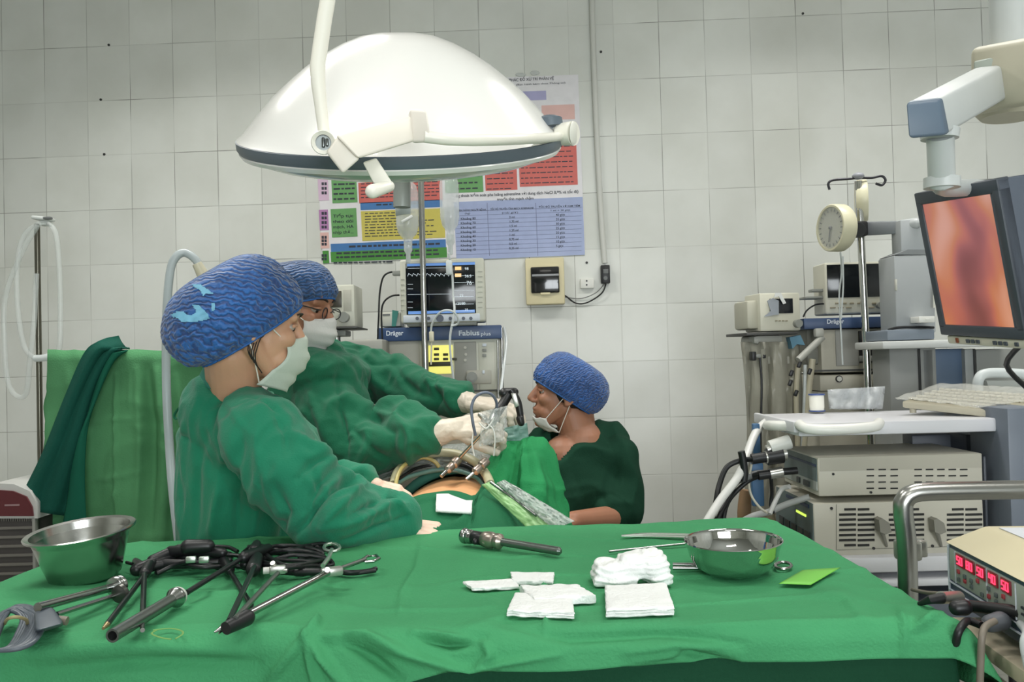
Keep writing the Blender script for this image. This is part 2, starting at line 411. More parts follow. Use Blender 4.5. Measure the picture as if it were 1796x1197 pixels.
# ---------------------------------------------------------------- poster
t = thing('poster', FW.at(800, 455, 0.0), 'large medical wall poster with coloured text panels and blue dosage table', 'poster')
C_ = dict(w=(226,224,228), g=(104,160,98), r=(206,104,96), y=(202,190,92), b=(70,120,178), lb=(160,172,208), p=(180,130,178), lp=(214,186,210), k=(50,54,66), pk=(222,182,176), lg=(150,180,130), lv=(168,166,204), dg=(74,140,62))
CM_ = {k: mat('poster_'+k, v, 0.4, var=0.04, vscale=20) for k, v in C_.items()}
TL, TR, BR, BL = (549,148),(1014,131),(1026,443),(566,462)
def Q(a, b, d):   # poster coordinate 0..1
    t_ = V(TL).lerp(V(TR), a); b_ = V(BL).lerp(V(BR), a); q = t_.lerp(b_, b); return FW.at(q.x, q.y, d)
def pquad(bm, a0, b0, a1, b1, d0, d1=0.0):
    q = [Q(a0,b0,d0), Q(a1,b0,d0), Q(a1,b1,d0), Q(a0,b1,d0)]
    prism(bm, q, V((0, d0-d1, 0)))
def pq_px(px, py):
    # inverse by iteration
    a = b = .5
    for _ in range(30):
        t_ = V(TL).lerp(V(TR), a); b_ = V(BL).lerp(V(BR), a)
        b = (py-t_.y)/(b_.y-t_.y); l = V(TL).lerp(V(BL), b); r = V(TR).lerp(V(BR), b); a = (px-l.x)/(r.x-l.x)
    return a, b
def pr(bm, x0, y0, x1, y1, d0, d1):
    xc, yc = (x0+x1)/2, (y0+y1)/2
    a0 = pq_px(x0, yc)[0]; a1 = pq_px(x1, yc)[0]; b0 = pq_px(xc, y0)[1]; b1 = pq_px(xc, y1)[1]
    pquad(bm, a0, b0, a1, b1, d0, d1)
bm = new(); pquad(bm, 0, 0, 1, 1, 0.004, 0.0005); finish(bm, 'sheet', CM_['w'], t, smooth=False)
def panel(x0, y0, x1, y1, c, name='panel', d=0.0052):
    bm = new(); pr(bm, x0, y0, x1, y1, d, 0.0041); return finish(bm, name, CM_[c], t, smooth=False)
# right half above the table
panel(905,160,958,176,'lv'); panel(950,184,1008,210,'pk'); panel(900,212,1010,240,'w')
panel(910,246,1012,326,'r'); panel(850,256,906,334,'r'); panel(780,296,847,338,'g'); panel(798,350,1024,452,'lb','dose_table')
panel(558,313,576,352,'lp'); panel(582,313,626,356,'g'); panel(629,318,776,354,'r'); panel(560,368,576,404,'p'); panel(581,366,626,416,'g')
panel(632,353,776,366,'b'); panel(634,368,780,420,'y'); panel(562,408,577,436,'pk'); panel(580,424,782,438,'b'); panel(566,440,577,462,'dg'); panel(580,438,784,456,'dg')
panel(582,170,700,300,'g'); panel(705,165,848,290,'y')
rnd = random.Random(4)
bm = new()
def tline(x0, x1, y, h=2.2, slope=-0.033):
    x = x0
    while x < x1-3:
        wd = rnd.uniform(4, 12); x2 = min(x+wd, x1)
        pr(bm, x, y+slope*(x-x0), x2, y+slope*(x-x0)+h, 0.0058, 0.0053); x = x2+rnd.uniform(1.5, 3)
for y in range(258, 326, 9): tline(914, 1006, y, 1.6)
for y in range(268, 332, 9): tline(854, 900, y, 1.6)
for y in (308,320,330): tline(800, 842, y, 2.6)
for y in range(322, 352, 6): tline(633, 770, y, 1.6)
for y in range(374, 418, 5): tline(640, rnd.uniform(690, 772), y, 1.5)
for y in (322,330,339,348): tline(585, 622, y, 3.0)
tline(660,740,358,2.6); tline(612,775,431,3.4); 
for y in (443,450): tline(590, 770, y, 3.2)
tline(585,690,460,2.4,-0.02)
for y in range(218,240,6): tline(920,1004,y,1.4)
for x in (564,569): 
    for y in (320,328,336,372,380,388,396,414,420,426,446,452): tline(x, x+4, y, 5)
bm2 = new()
for k in range(11):
    y = 369+k*7.6; a0, b0 = pq_px(800, y+2); a1, b1 = pq_px(1023, y-6.6+0.5)
    x0=800
    for xx in range(800,1020,20):
        pr(bm2, xx, y+2-0.035*(xx-790), xx+20, y+2-0.035*(xx-790)+0.6, 0.0056, 0.0053)
for xx in (856, 941):
    pr(bm2, xx, 356, xx+0.8, 449, 0.0056, 0.0053)
finish(bm2, 'table_rule', mat('poster_rule', (112,118,150), .5), t, smooth=False)
finish(bm, 'printed_line', CM_['k'], t, smooth=False)
bm = new()
def ptext(s, px, py, h, w=None, al='LEFT', bold=0.0): text_bm(bm, s, FW, px, py, h, 0.0062, al, w, bold)
for i, s in enumerate(('Tiếp tục', 'theo dõi', 'mạch, HA', 'nhịp thở...')): ptext(s, 584, 382+i*9.5, 5.5, 36, bold=0.01)
ptext('ng thoát kiểm soát pha loãng adrenaline với dung dịch NaCl 0,9% và tốc độ', 800, 346, 5, 214, bold=.01)
ptext('truyền tĩnh mạch chậm', 872, 352, 4.6, 64, bold=.01)
ptext('CÂN NẶNG NGƯỜI BỆNH', 802, 371, 3.2, 50, bold=.01); ptext('(kg)', 815, 376, 3, 9)
ptext('TỐC ĐỘ TRUYỀN TĨNH MẠCH ADRENALINE', 860, 369, 3.2, 76, bold=.01); ptext('(ml/ giờ)', 880, 375, 3, 28)
ptext('TỐC ĐỘ TRUYỀN VỚI KIM TIÊM', 945, 365, 3.2, 72, bold=.01); ptext('1 ml = 20 giọt', 965, 371, 3, 34)
for i in range(8):
    y = 386+i*7.8
    ptext('Khoảng %d' % (80-i*10), 808, y, 4, 26, bold=.01)
    ptext(['2 ml','1,75 ml','1,5 ml','1,25 ml','1 ml','0,75 ml','0,5 ml','0,25 ml'][i], 893, y-3, 4, bold=.01)
    ptext('%d giọt' % [40,35,30,25,20,15,10,5][i], 975, y-7, 4, bold=.01)
ptext('PHÁC ĐỒ XỬ TRÍ PHẢN VỆ', 893, 143, 5.2, 78, bold=.005); ptext('(Ban hành kèm theo Thông tư)', 905, 150, 3, 86)
finish(bm, 'printed_text', CM_['k'], t, smooth=False)
bm = new()
for (x, y, dx, dy) in ((913,131,16,4),(938,128,14,5)):
    pts = [FW.at(x+dx*math.cos(a)*0.6, y+dy*math.sin(a)*0.8, 0.003+0.004*(k%2)) for k, a in enumerate([i*math.pi/5 for i in range(10)])]
    prism(bm, pts, V((0,-0.001,0)))
finish(bm, 'tape', mat('clear_tape', (225,228,226), 0.15, alpha=0.6), t, smooth=False)
# ================================================================ surgical lamp
M_dome = mat('lamp_white_shell', (236,236,232), 0.22, coat=0.4)
M_shellw = mat('lamp_cream_arm', (236,234,222), 0.35)
M_band = mat('lamp_grey_band', (92,104,114), 0.4)
M_glass = mat('lamp_glass', (196,206,194), 0.18, coat=0.3)
M_steel = mat('brushed_steel', (176,176,172), 0.28, 1.0)
M_chrome = mat('polished_steel', (205,205,202), 0.1, 1.0)
DL = 1.85; k = DL/F*.975
lc = P(706, 237, DL)
th = math.radians(21)
ax = V((0.035, -math.sin(th), math.cos(th)))   # dome axis tipped towards the camera
ax.normalize()
lamp = thing('surgical_lamp', lc, 'large white dome operating lamp hanging on a jointed arm above the patient', 'lamp')
prof = [(0,187),(30,186.5),(62,181),(95,168),(128,150),(160,128),(192,101),(220,75),(245,47),(264,24),(276,9),(287,0)]
bm = new(); lathe(bm, [(r*k, h*k*.93) for r, h in prof]+[(280*k, 0)], lc, ax, 96, capends=False)
finish(bm, 'dome_shell', M_dome, lamp, angle=60)
bm = new(); lathe(bm, [(r*k, h*k) for r, h in [(284,0),(288.5,-1),(288,-14),(284,-20),(270,-20)]], lc, ax, 96, capends=False); finish(bm, 'rim_band', M_band, lamp)
bm = new(); lathe(bm, [(r*k, h*k) for r, h in [(283,-19),(285,-22),(280,-29),(268,-30),(262,-28)]], lc, ax, 96, capends=False); finish(bm, 'white_lip', M_dome, lamp)
bm = new(); lathe(bm, [(r*k, h*k) for r, h in [(272,-27),(258,-36),(230,-46),(180,-56),(120,-63),(60,-66),(0,-67)]], lc, ax, 96, capends=False); finish(bm, 'glass_cover', M_glass, lamp)
bm = new(); a = P(705, 300, DL); cyl(bm, a, P(705,364,DL), 15.5*k, 24); lathe(bm, [(16.5*k,0),(16.5*k,6*k)], P(705,312,DL), (0,0,-1), 24)
finish(bm, 'centre_handle', mat('grey_handle', (128,134,132), 0.35, 0.3), lamp)
lt = area('abdomen_fill_light', lc-ax*.085, .30, .30, 0.8, col=(1.0,.97,.9), spread=75); lt.rotation_euler = (P(790,850,2.12)-lt.location).to_track_quat('-Z','Y').to_euler()  # added fill light below the unlit glass, aimed to brighten the abdomen
# joint at the right end of the dome
bm = new(); cyl(bm, P(964,210,1.80), P(966,224,1.80), 22*k, 28); cyl(bm, P(966,222,1.81), P(968,262,1.81), 12*k, 20)
ball(bm, P(964,211,1.80), (22*k,22*k,8*k)); 
finish(bm, 'tilt_joint', M_band, lamp)
bm = new(); capsule(bm, P(940,231,1.84), P(985,234,1.80), 12*k, 14*k, 20); tube(bm, [P(982,236,1.80), P(1006,234,1.78)], [19*k, 21*k], 28); 
finish(bm, 'joint_housing', M_shellw, lamp)
bm = new(); lathe(bm, [(20.5*k,0),(17*k,2.5*k),(0,2.5*k)], P(1006,234,1.78), (P(1020,233.5,1.773)-P(1006,234,1.78)).normalized(), 28); finish(bm, 'joint_cap', mat('lamp_cap', (225,225,215), 0.4), lamp)
# yoke tube round the front of the dome
bm = new(); tube(bm, [P(985,239,1.79), P(960,242,1.70), P(915,244,1.56), P(850,246,1.46), P(790,245,1.42), P(745,240,1.41)], 0.0098, 16, smooth=5); finish(bm, 'yoke_arm', M_shellw, lamp)
# head block with arm
bm = new()
hexa(bm, [P(718,190,1.42), P(748,192,1.40), P(757,250,1.40), P(722,252,1.42)], [P(716,196,1.49), P(744,198,1.47), P(750,247,1.47), P(718,247,1.49)], 0.006, 3)
finish(bm, 'block_cap', mat('lamp_cap_warm', (232,226,216), 0.4), lamp)
bm = new()
hexa(bm, [P(588,237,1.36), P(722,203,1.42), P(728,248,1.42), P(628,279,1.36)], [P(588,241,1.43), P(722,206,1.49), P(728,243,1.49), P(628,274,1.43)], 0.006, 3)
hexa(bm, [P(572,268,1.37), P(594,236,1.37), P(632,278,1.37), P(601,306,1.37)], [P(574,262,1.43), P(594,240,1.43), P(630,276,1.43), P(603,298,1.43)], 0.005, 3)
finish(bm, 'arm_block', mat('lamp_arm_warm', (234,228,216), 0.4), lamp)
# lower bracket with stub handle
bm = new(); hexa(bm, [P(636,285,1.41), P(660,277,1.41), P(689,322,1.40), P(655,322,1.40)], [P(636,285,1.43), P(660,277,1.43), P(689,322,1.42), P(655,322,1.42)], 0.003, 2)
finish(bm, 'handle_bracket', M_shellw, lamp)
bm = new(); capsule(bm, P(653,336,1.37), P(682,327,1.41), 0.0115, 0.0095, 20); finish(bm, 'steering_handle', M_shellw, lamp)
# ring joint and drop pole
bm = new(); rc = P(567,250,1.38); vd = (CAM-rc).normalized()
lathe(bm, [(0.0125,0.0),(0.0185,0.004),(0.0195,0.0),(0.0195,-0.05),(0,-0.05)], rc, vd, 32, capends=False); finish(bm, 'ring_joint', M_shellw, lamp)
bm = new(); lathe(bm, [(0.0125,-0.002),(0.0125,-0.012),(0,-0.012)], rc, vd, 28, capends=False); box(bm, rc-vd*0.006, 0.004, 0.006, 0.016, bev=0.001); box(bm, rc-vd*0.006+V((0.006,0,0)), 0.004, 0.006, 0.012, bev=0.001)
finish(bm, 'bearing', mat('bearing_metal', (110,114,112), 0.3, 0.8), lamp)
bm = new(); p_ = [P(569,236,1.40), P(562,180,1.40), P(557,128,1.40), P(560,95,1.40), P(568,40,1.40), P(577,-20,1.40)]
e = p_[-1]; p_.append(e+V((0.01,0.005,0.12))); 
tube(bm, p_, [0.0095,0.0105,0.0125,0.0125,0.0125,0.0125,0.0125], 18, smooth=5)
top = V((p_[-1].x+0.06, p_[-1].y+0.25, CEIL)); tube(bm, [p_[-1], p_[-1]+V((0.02,0.05,0.15)), V((top.x, top.y, CEIL-0.5)), top], [0.0125,0.014,0.02,0.02], 18, smooth=6)
finish(bm, 'drop_pole', M_shellw, lamp)
bm = new(); lathe(bm, [(0.11,0),(0.11,-0.03),(0.05,-0.08),(0.022,-0.1)], top, (0,0,1), 28); finish(bm, 'ceiling_flange', M_shellw, lamp)

# ================================================================ boom monitor, upper right
M_boomw = mat('boom_white', (186,191,190), 0.4, var=0.03)
M_boomc = mat('boom_cream', (186,182,162), 0.5, var=0.04)
M_slate = mat('slate_plastic', (88,104,120), 0.45)
boom = thing('ceiling_boom', P(1775,120,1.9), 'white ceiling boom arm with slate end cap carrying the endoscopy screen', 'boom arm')
bm = new(); cc = P(1778,60,2.1); cyl(bm, V((cc.x,cc.y,cc.z-0.05)), V((cc.x,cc.y,CEIL)), 0.052, 32); finish(bm, 'ceiling_column', M_boomw, boom)
bm = new(); b0 = P(1772,70,2.1)
hexa(bm, [P(1703,84,1.95), P(1830,60,1.75), P(1830,180,1.75), P(1703,205,1.95)], [P(1712,92,2.25), P(1830,72,2.25), P(1830,160,2.25), P(1712,190,2.25)], 0.015, 3)
finish(bm, 'head_block', M_boomc, boom)
bm = new(); tube(bm, [P(1770,185,2.02), P(1770,207,2.02)], [0.085, 0.06], 32); finish(bm, 'head_underside', M_boomc, boom)
bm = new(); hexa(bm, [P(1708,108,1.93), P(1784,90,1.83), P(1788,172,1.83), P(1708,190,1.93)], [P(1708,108,1.95), P(1784,90,1.85), P(1788,172,1.85), P(1708,190,1.95)], 0.004, 2); finish(bm, 'mounting_plate', mat('boom_greygreen', (160,170,160), 0.45), boom)
A0 = [P(1592,177,1.50), P(1652,171,1.50), P(1664,236,1.50), P(1597,242,1.50)]
A1 = [P(1706,120,1.92), P(1768,108,1.92), P(1780,166,1.92), P(1712,178,1.92)]
bm = new(); hexa(bm, A0, A1, 0.008, 3); finish(bm, 'arm', M_boomw, boom)
cA = sum(A0, V())/4; nA = (cA-sum(A1, V())/4).normalized()
bm = new(); hexa(bm, [cA+(p-cA)*0.97+nA*0.016 for p in A0], [cA+(p-cA)*1.02-nA*0.008 for p in A0], 0.006, 3); finish(bm, 'end_cap', M_slate, boom)
bm = new(); tube(bm, [P(1648,228,1.56), P(1648,244,1.56)], [0.034,0.032], 28); cyl(bm, P(1649,240,1.56), P(1652,325,1.60), 0.0235, 28); tube(bm, [P(1652,312,1.60), P(1652,330,1.60)], 0.032, 28)
finish(bm, 'drop_tube', M_boomw, boom)
scr = thing('endoscopy_monitor', P(1690,600,1.85), 'large dark framed screen showing pink and orange tissue, hanging on the boom arm', 'monitor')
TLm, TRm, BLm = P(1602,340,1.93), P(1747,314,1.69), P(1640,587,1.98)
eu = TRm-TLm; ev = BLm-TLm; Wm, Hm = eu.length, ev.length; eu.normalize(); ev = (ev-eu*ev.dot(eu)).normalized(); en = eu.cross(ev).normalized()
if en.dot(CAM-TLm) < 0: en = -en
RM = Matrix((eu, -en, -ev)).transposed()
def SM(u, v, d=0): return TLm + eu*(u*Wm) + ev*(v*Hm) + en*d
def sbox(bm, u0, v0, u1, v1, d0, d1, bev=0.002):
    box(bm, SM((u0+u1)/2, (v0+v1)/2, (d0+d1)/2), (u1-u0)*Wm, abs(d0-d1), (v1-v0)*Hm, RM, bev)
M_bez = mat('monitor_bezel', (66,72,80), 0.45)
bm = new()
for r in ((0,0,1,0.085),(0,0.925,1,1),(0,0.06,0.075,0.95),(0.925,0.06,1,0.95)): sbox(bm, *r, 0.0, -0.03, 0.003)
finish(bm, 'bezel', M_bez, scr)
m = bpy.data.materials.new('tissue_image'); m.use_nodes = True; nt = m.node_tree; b = nt.nodes['Principled BSDF']; Nn = nt.nodes.new; L = nt.links
tc = Nn('ShaderNodeTexCoord'); n1 = Nn('ShaderNodeTexNoise'); n1.inputs['Scale'].default_value = 1.3; n1.inputs['Detail'].default_value = 1.5; n1.inputs['Distortion'].default_value = 0.3
mp = Nn('ShaderNodeMapping'); L.new(tc.outputs['Generated'], mp.inputs[0]); mp.inputs['Scale'].default_value = (1.5,1.5,0.9); mp.inputs['Location'].default_value = (2.3,0.4,1.1)
L.new(mp.outputs[0], n1.inputs['Vector'])
r = Nn('ShaderNodeValToRGB'); e_ = r.color_ramp.elements
e_[0].position = .30; e_[0].color = tuple(lin(x) for x in (140,86,92))+(1,)
e_[1].position = .72; e_[1].color = tuple(lin(x) for x in (236,178,162))+(1,)
for ps, c_ in ((.42,(176,108,112)),(.50,(204,124,116)),(.58,(216,142,112))): q = e_.new(ps); q.color = tuple(lin(x) for x in c_)+(1,)
L.new(n1.outputs['Fac'], r.inputs['Fac'])
sp_ = Nn('ShaderNodeSeparateXYZ'); L.new(tc.outputs['Generated'], sp_.inputs[0])
mr = Nn('ShaderNodeMapRange'); mr.inputs['From Min'].default_value = 0.75; mr.inputs['From Max'].default_value = 0.1; L.new(sp_.outputs['Z'], mr.inputs[0])
mx = Nn('ShaderNodeMixRGB'); mx.blend_type = 'MULTIPLY'; L.new(mr.outputs[0], mx.inputs[0]); L.new(r.outputs[0], mx.inputs[1]); mx.inputs[2].default_value = (1.05, 0.9, 0.68, 1)
b.inputs['Base Color'].default_value = (0.01,0.01,0.01,1); b.inputs['Roughness'].default_value = 0.3
L.new(mx.outputs[0], b.inputs['Emission Color']); b.inputs['Emission Strength'].default_value = 0.72
bm = new(); sbox(bm, 0.07, 0.08, 0.93, 0.93, -0.004, -0.02, 0); finish(bm, 'screen_panel', m, scr, smooth=False)
bm = new(); hexa(bm, [SM(1.0,0,-0.001), SM(1.0,1,-0.001), SM(0,1,-0.028), SM(0,0,-0.028)], [SM(1.0,0.02,-0.085), SM(1.0,0.98,-0.085), SM(0,0.98,-0.085), SM(0,0.02,-0.085)], 0.004)
finish(bm, 'side_casing', mat('monitor_slate_side', (84,92,104), 0.45), scr)
bm = new(); sbox(bm, 0.05, 0.03, 0.97, 0.97, -0.08, -0.12, 0.01); finish(bm, 'back_cover', M_boomw, scr)
bm = new(); sbox(bm, 0.05, 1.005, 1.12, 1.065, -0.005, -0.09, 0.004); finish(bm, 'control_strip', mat('monitor_cream', (196,192,176), 0.45), scr)
bm = new()
for u in (0.30,0.36,0.42,0.62,0.68,0.74,0.86): sbox(bm, u, 1.022, u+0.04, 1.048, -0.002, -0.008, 0.001)
finish(bm, 'control_button', M_bez, scr)
bm = new(); sbox(bm, 0.17, 1.018, 0.20, 1.052, -0.002, -0.008, 0.001); finish(bm, 'power_button', mat('orange_brown', (120,60,30), 0.4), scr)
bm = new(); tube(bm, [SM(0.75,1.06,-0.05), P(1765,640,1.9), P(1800,680,1.95)], 0.006, 10, smooth=4); tag(finish(bm, 'screen_cable', M_cable), 'black cable hanging below the right end of the endoscopy screen', 'cable')
bm = new(); tube(bm, [P(1652,318,1.60), P(1660,330,1.72), SM(0.4,0.12,-0.13), SM(0.5,0.5,-0.125)], 0.018, 14, smooth=4); finish(bm, 'hanging_bracket', M_boomw, boom)
# ================================================================ left anaesthesia machine and monitor
M_ivory = mat('ivory_casing', (198,198,184), 0.45, var=0.04, vscale=5)
M_ivory2 = mat('ivory_panel', (178,176,164), 0.5, var=0.05, vscale=6)
M_navy = mat('navy_bar', (56,78,116), 0.4, var=0.05)
M_scr = mat('dark_screen', (20,24,28), 0.12)
M_knob = mat('grey_knob', (138,140,134), 0.45)
M_whitep = mat('white_print', (215,222,232), 0.5)
M_chr = M_steel
A = Face(772, 690, 3.05, yaw=0)
an = thing('anaesthesia_machine', V((A.o.x, A.o.y, 0)), 'ivory anaesthesia machine with navy top bar and glowing yellow window, under the patient monitor', 'anaesthesia machine')
bm = new(); A.box(bm, 668,594,876,690, 0.0,-0.45,0.006); A.box(bm, 668,688,878,800,-0.02,-0.45,0.006); A.box(bm, 672,800,874,1190,-0.08,-0.45,0.006)
finish(bm, 'casing', M_ivory, an)
bm = new(); A.box(bm, 661,573,880,597, 0.02,-0.47,0.004); finish(bm, 'top_bar', M_navy, an)
bm = new(); text_bm(bm, 'Dräger', A, 677, 589, 8.5, 0.0215, width=30, bold=0.02); finish(bm, 'maker_lettering', M_whitep, an, smooth=False); bm = new(); text_bm(bm, 'Fabius', A, 804, 589, 9, 0.0215, width=36, bold=0.02); text_bm(bm, 'plus', A, 843, 589, 7, 0.0215, width=17)
finish(bm, 'bar_lettering', M_whitep, an, smooth=False)
bm = new(); A.box(bm, 672,600,736,688, 0.004,-0.01,0.002); finish(bm, 'left_panel', M_ivory2, an)
bm = new(); A.box(bm, 740,603,752,660, 0.005,-0.01,0.001); finish(bm, 'flow_tube_strip', mat('flow_strip', (210,208,150), 0.4), an)
bm = new(); A.box(bm, 752,606,794,656, 0.006,-0.01,0.001); finish(bm, 'lit_window', mat('yellow_lit', (220,215,110), 0.5, emit=(235,228,120), estr=0.75), an)
bm = new()
for (x, y) in ((757,610),(757,620),(757,628),(773,620),(773,628),(788,628)): A.box(bm, x+4,y,x+13,y+4.5,0.009,0.0,0.0008)
A.box(bm, 752,635,794,643,0.009,0,0.001)
finish(bm, 'flow_readout', mat('dark_olive', (52,50,22), 0.5), an)
bm = new(); A.box(bm, 797,600,836,684, 0.004,-0.01,0.002); finish(bm, 'vaporizer_panel', mat('grey_panel', (150,150,142), 0.5), an)
bm = new(); A.box(bm, 840,600,868,684, 0.004,-0.01,0.002); finish(bm, 'switch_panel', M_ivory, an)
for x, y in ((849,605),(849,614),(849,623)):
    bm = new(); A.box(bm, x-3,y-2,x+4,y+3, 0.010,0.0,0.001); finish(bm, 'switch', M_knob if y > 606 else M_whitep, an)
for x, y in ((816,610),(817,622),(816,632)):
    bm = new(); A.disc(bm, x, y, 2.5, 0.004, 0.010, 12); finish(bm, 'small_button', mat('pale_button', (190,188,176), 0.4), an)
bm = new(); A.box(bm, 818,650,862,674, 0.008,-0.01,0.004); finish(bm, 'knob_plate', M_ivory2, an)
bm = new(); A.disc(bm, 828,662,9.5, 0.005,0.035,28); A.disc(bm, 828,662,6, 0.035,0.04,28); finish(bm, 'control_knob', M_knob, an)
bm = new(); A.box(bm, 846,650,850,656,0.012,0,0.001); finish(bm, 'indicator', M_whitep, an)
bm = new(); cyl(bm, A.at(880,575,-0.03), A.at(884,1000,-0.03), 0.006, 12); cyl(bm, A.at(873,597,0.0), A.at(876,1000,0.0), 0.004, 12); finish(bm, 'side_rail', M_steel, an)
bm = new(); A.box(bm, 670,686,876,689,0.003,-0.05,0.001); A.box(bm, 690,720,870,722,-0.018,-0.03,0.0005); finish(bm, 'panel_gap', mat('dark_gap', (70,72,70), 0.6), an)
for x in (690, 862):
    bm = new(); c = A.at(x, 1190, -0.1); ball(bm, (c.x, c.y, 0.04), 0.04); finish(bm, 'caster', M_black, an)
# patient monitor
Mo = Face(775, 568, 2.98, yaw=0)
mo = thing('patient_monitor', Mo.at(775,568), 'ivory patient monitor with vital sign traces, standing on the left anaesthesia machine', 'monitor')
bm = new(); Mo.box(bm, 702,454,850,566, 0.0,-0.14,0.008,3); finish(bm, 'casing', M_ivory, mo)
bm = new(); Mo.box(bm, 712,461,834,551, 0.002,-0.02,0.001); finish(bm, 'screen', M_scr, mo)
bm = new(); Mo.box(bm, 713,461.5,833,466, 0.0035,0,0); finish(bm, 'screen_title_bar', mat('screen_blue', (90,130,190), 0.3, emit=(90,130,190), estr=0.6), mo, smooth=False); bm = new(); Mo.box(bm, 716,545,833,550, 0.0035,0,0); finish(bm, 'screen_menu_bar', mat('screen_blue', (90,130,190), 0.3, emit=(90,130,190), estr=0.6), mo, smooth=False)
M_trace = mat('screen_trace', (205,215,220), 0.4, emit=(200,212,220), estr=0.55)
bm = new()
def trace(pts): 
    for a, b_ in zip(pts, pts[1:]): tube(bm, [Mo.at(*a, 0.004), Mo.at(*b_, 0.004)], 0.0006, 4)
trace([(715+i*2.0, 482+(3 if i%4 == 0 else (-2.5 if i%4 == 1 else 0))) for i in range(38)])
trace([(715,517),(790,516)]); trace([(715,471),(790,470)])
for y in (499,507,530,540): trace([(715,y),(724,y)])
for y in (477,489,503,514,527,539): trace([(797,y+7),(831,y+6.5)])
finish(bm, 'screen_trace', M_trace, mo, smooth=False)
bm = new()
for s, x, y, h in (('98',815,474,5),('36.5',815,487,5),('76',818,500,7),('22',806,521,5),('120/80',799,535,4.5),('35',815,546,4.5)): text_bm(bm, s, Mo, x, y, h, 0.0038)
finish(bm, 'screen_digits', M_trace, mo, smooth=False)
bm = new(); Mo.box(bm, 798,468,809,474, 0.004,0,0); Mo.box(bm, 798,480,809,486, 0.004,0,0); finish(bm, 'screen_alarm_field', mat('screen_orange', (235,190,130), 0.3, emit=(235,190,130), estr=0.7), mo, smooth=False)
bm = new(); Mo.box(bm, 707,552,842,565, 0.004,-0.02,0.003); finish(bm, 'button_strip', mat('pale_strip', (196,202,210), 0.4), mo)
for x, r in ((732,3),(752,3),(772,6.5),(790,3),(813,3),(826,3)):
    bm = new(); Mo.disc(bm, x, 559, r, 0.0, 0.012 if r > 4 else 0.007, 18); finish(bm, 'knob' if r > 4 else 'button', mat('slate_knob', (78,84,98), 0.4), mo)
bm = new(); 
for y in range(476,548,9): Mo.box(bm, 838,y,846,y+1.2, 0.001,-0.003,0)
for y in range(490,545,9): Mo.box(bm, 703,y,709,y+1.2, 0.001,-0.003,0)
finish(bm, 'vent_slot', mat('soft_grey', (160,160,148), 0.6), mo, smooth=False)
bm = new(); Mo.box(bm, 714,564,836,572,-0.02,-0.12,0.003); finish(bm, 'foot', M_knob, mo)
# two leads plugged into monitor's left side
bm = new(); tube(bm, [Mo.at(697,478,-0.03), Mo.at(684,478,-0.02), Mo.at(672,487,-0.02), Mo.at(666,515,-0.03), Mo.at(664,560,-0.03), Mo.at(662,605,-0.03)], 0.0032, 8, smooth=6)
tag(finish(bm, 'sensor_lead', M_cable), 'dark sensor lead plugged highest into the left side of the patient monitor', 'cable')
bm = new(); tube(bm, [Mo.at(700,518,-0.03), Mo.at(686,520,-0.01), Mo.at(673,531,-0.01), Mo.at(669,552,-0.01), Mo.at(671,600,-0.01)], 0.0032, 8, smooth=6)
tag(finish(bm, 'sensor_lead', M_cable), 'dark sensor lead plugged lower into the left side of the patient monitor', 'cable')
bm = new(); Mo.box(bm, 688,475,703,483, -0.015,-0.05,0.002); finish(bm, 'plug', M_knob, mo)
# items on left of machine top
t = thing('syringe_pack', A.at(680,573,0), 'small ivory box with a teal flag on the machine top left of the monitor', 'box')
bm = new(); A.box(bm, 666,548,702,573,-0.05,-0.2,0.003); finish(bm, 'carton', M_ivory, t)
bm = new(); A.box(bm, 671,551,684,554,-0.049,-0.06,0); finish(bm, 'carton_mark', mat('grey_plastic', (105,108,108)), t)
bm = new(); A.poly(bm, [(688,544),(699,546),(694,573),(687,573)], -0.045,-0.048); finish(bm, 'teal_flag', mat('teal_paper', (60,130,118), 0.6), t, smooth=False)
# small gas monitor behind the surgeon
G = Face(600, 575, 2.95, yaw=0)
gm = thing('gas_monitor', G.at(600,577), 'small ivory monitor with round knob, partly behind the masked surgeon', 'monitor')
bm = new(); G.box(bm, 556,500,622,574, 0.0,-0.16,0.006); finish(bm, 'casing', M_ivory, gm)
bm = new(); G.box(bm, 560,511,599,540, 0.002,-0.01,0.001); finish(bm, 'screen', mat('brown_screen', (70,66,56), 0.3), gm)
bm = new(); G.box(bm, 602,508,616,546, 0.002,-0.01,0.001); finish(bm, 'key_panel', M_ivory2, gm)
bm = new(); G.disc(bm, 605,557,9,0.0,0.03,26); finish(bm, 'control_knob', M_knob, gm)
t = thing('instrument_shelf', G.at(600,584), 'thin dark shelf on a wall side arm carrying the small ivory monitor', 'shelf')
bm = new(); G.box(bm, 540,574,626,577, 0.04,-0.18,0.001); finish(bm, 'shelf_board', mat('dark_board', (66,66,64), 0.5), t)
bm = new(); G.box(bm, 574,580,606,590, 0.0,-0.1,0.003); finish(bm, 'clamp', M_knob, t)
bm = new(); pA = G.at(590,590,-0.08); cyl(bm, G.at(590,578,-0.08), V((pA.x,pA.y,0.1)), 0.014, 16); box(bm, (pA.x,pA.y,0.05), 0.4,0.4,0.04, bev=0.01); finish(bm, 'post', M_steel, t)
bm = new(); G.box(bm, 600,596,672,640, 0.05,-0.2,0.01); G.box(bm, 606,640,668,1150, 0.05,-0.2,0.01); tag(finish(bm, 'side_cabinet', mat('cabinet_grey', (150,150,142), 0.5)), 'grey cabinet showing between the surgeon and the left anaesthesia machine', 'cabinet')

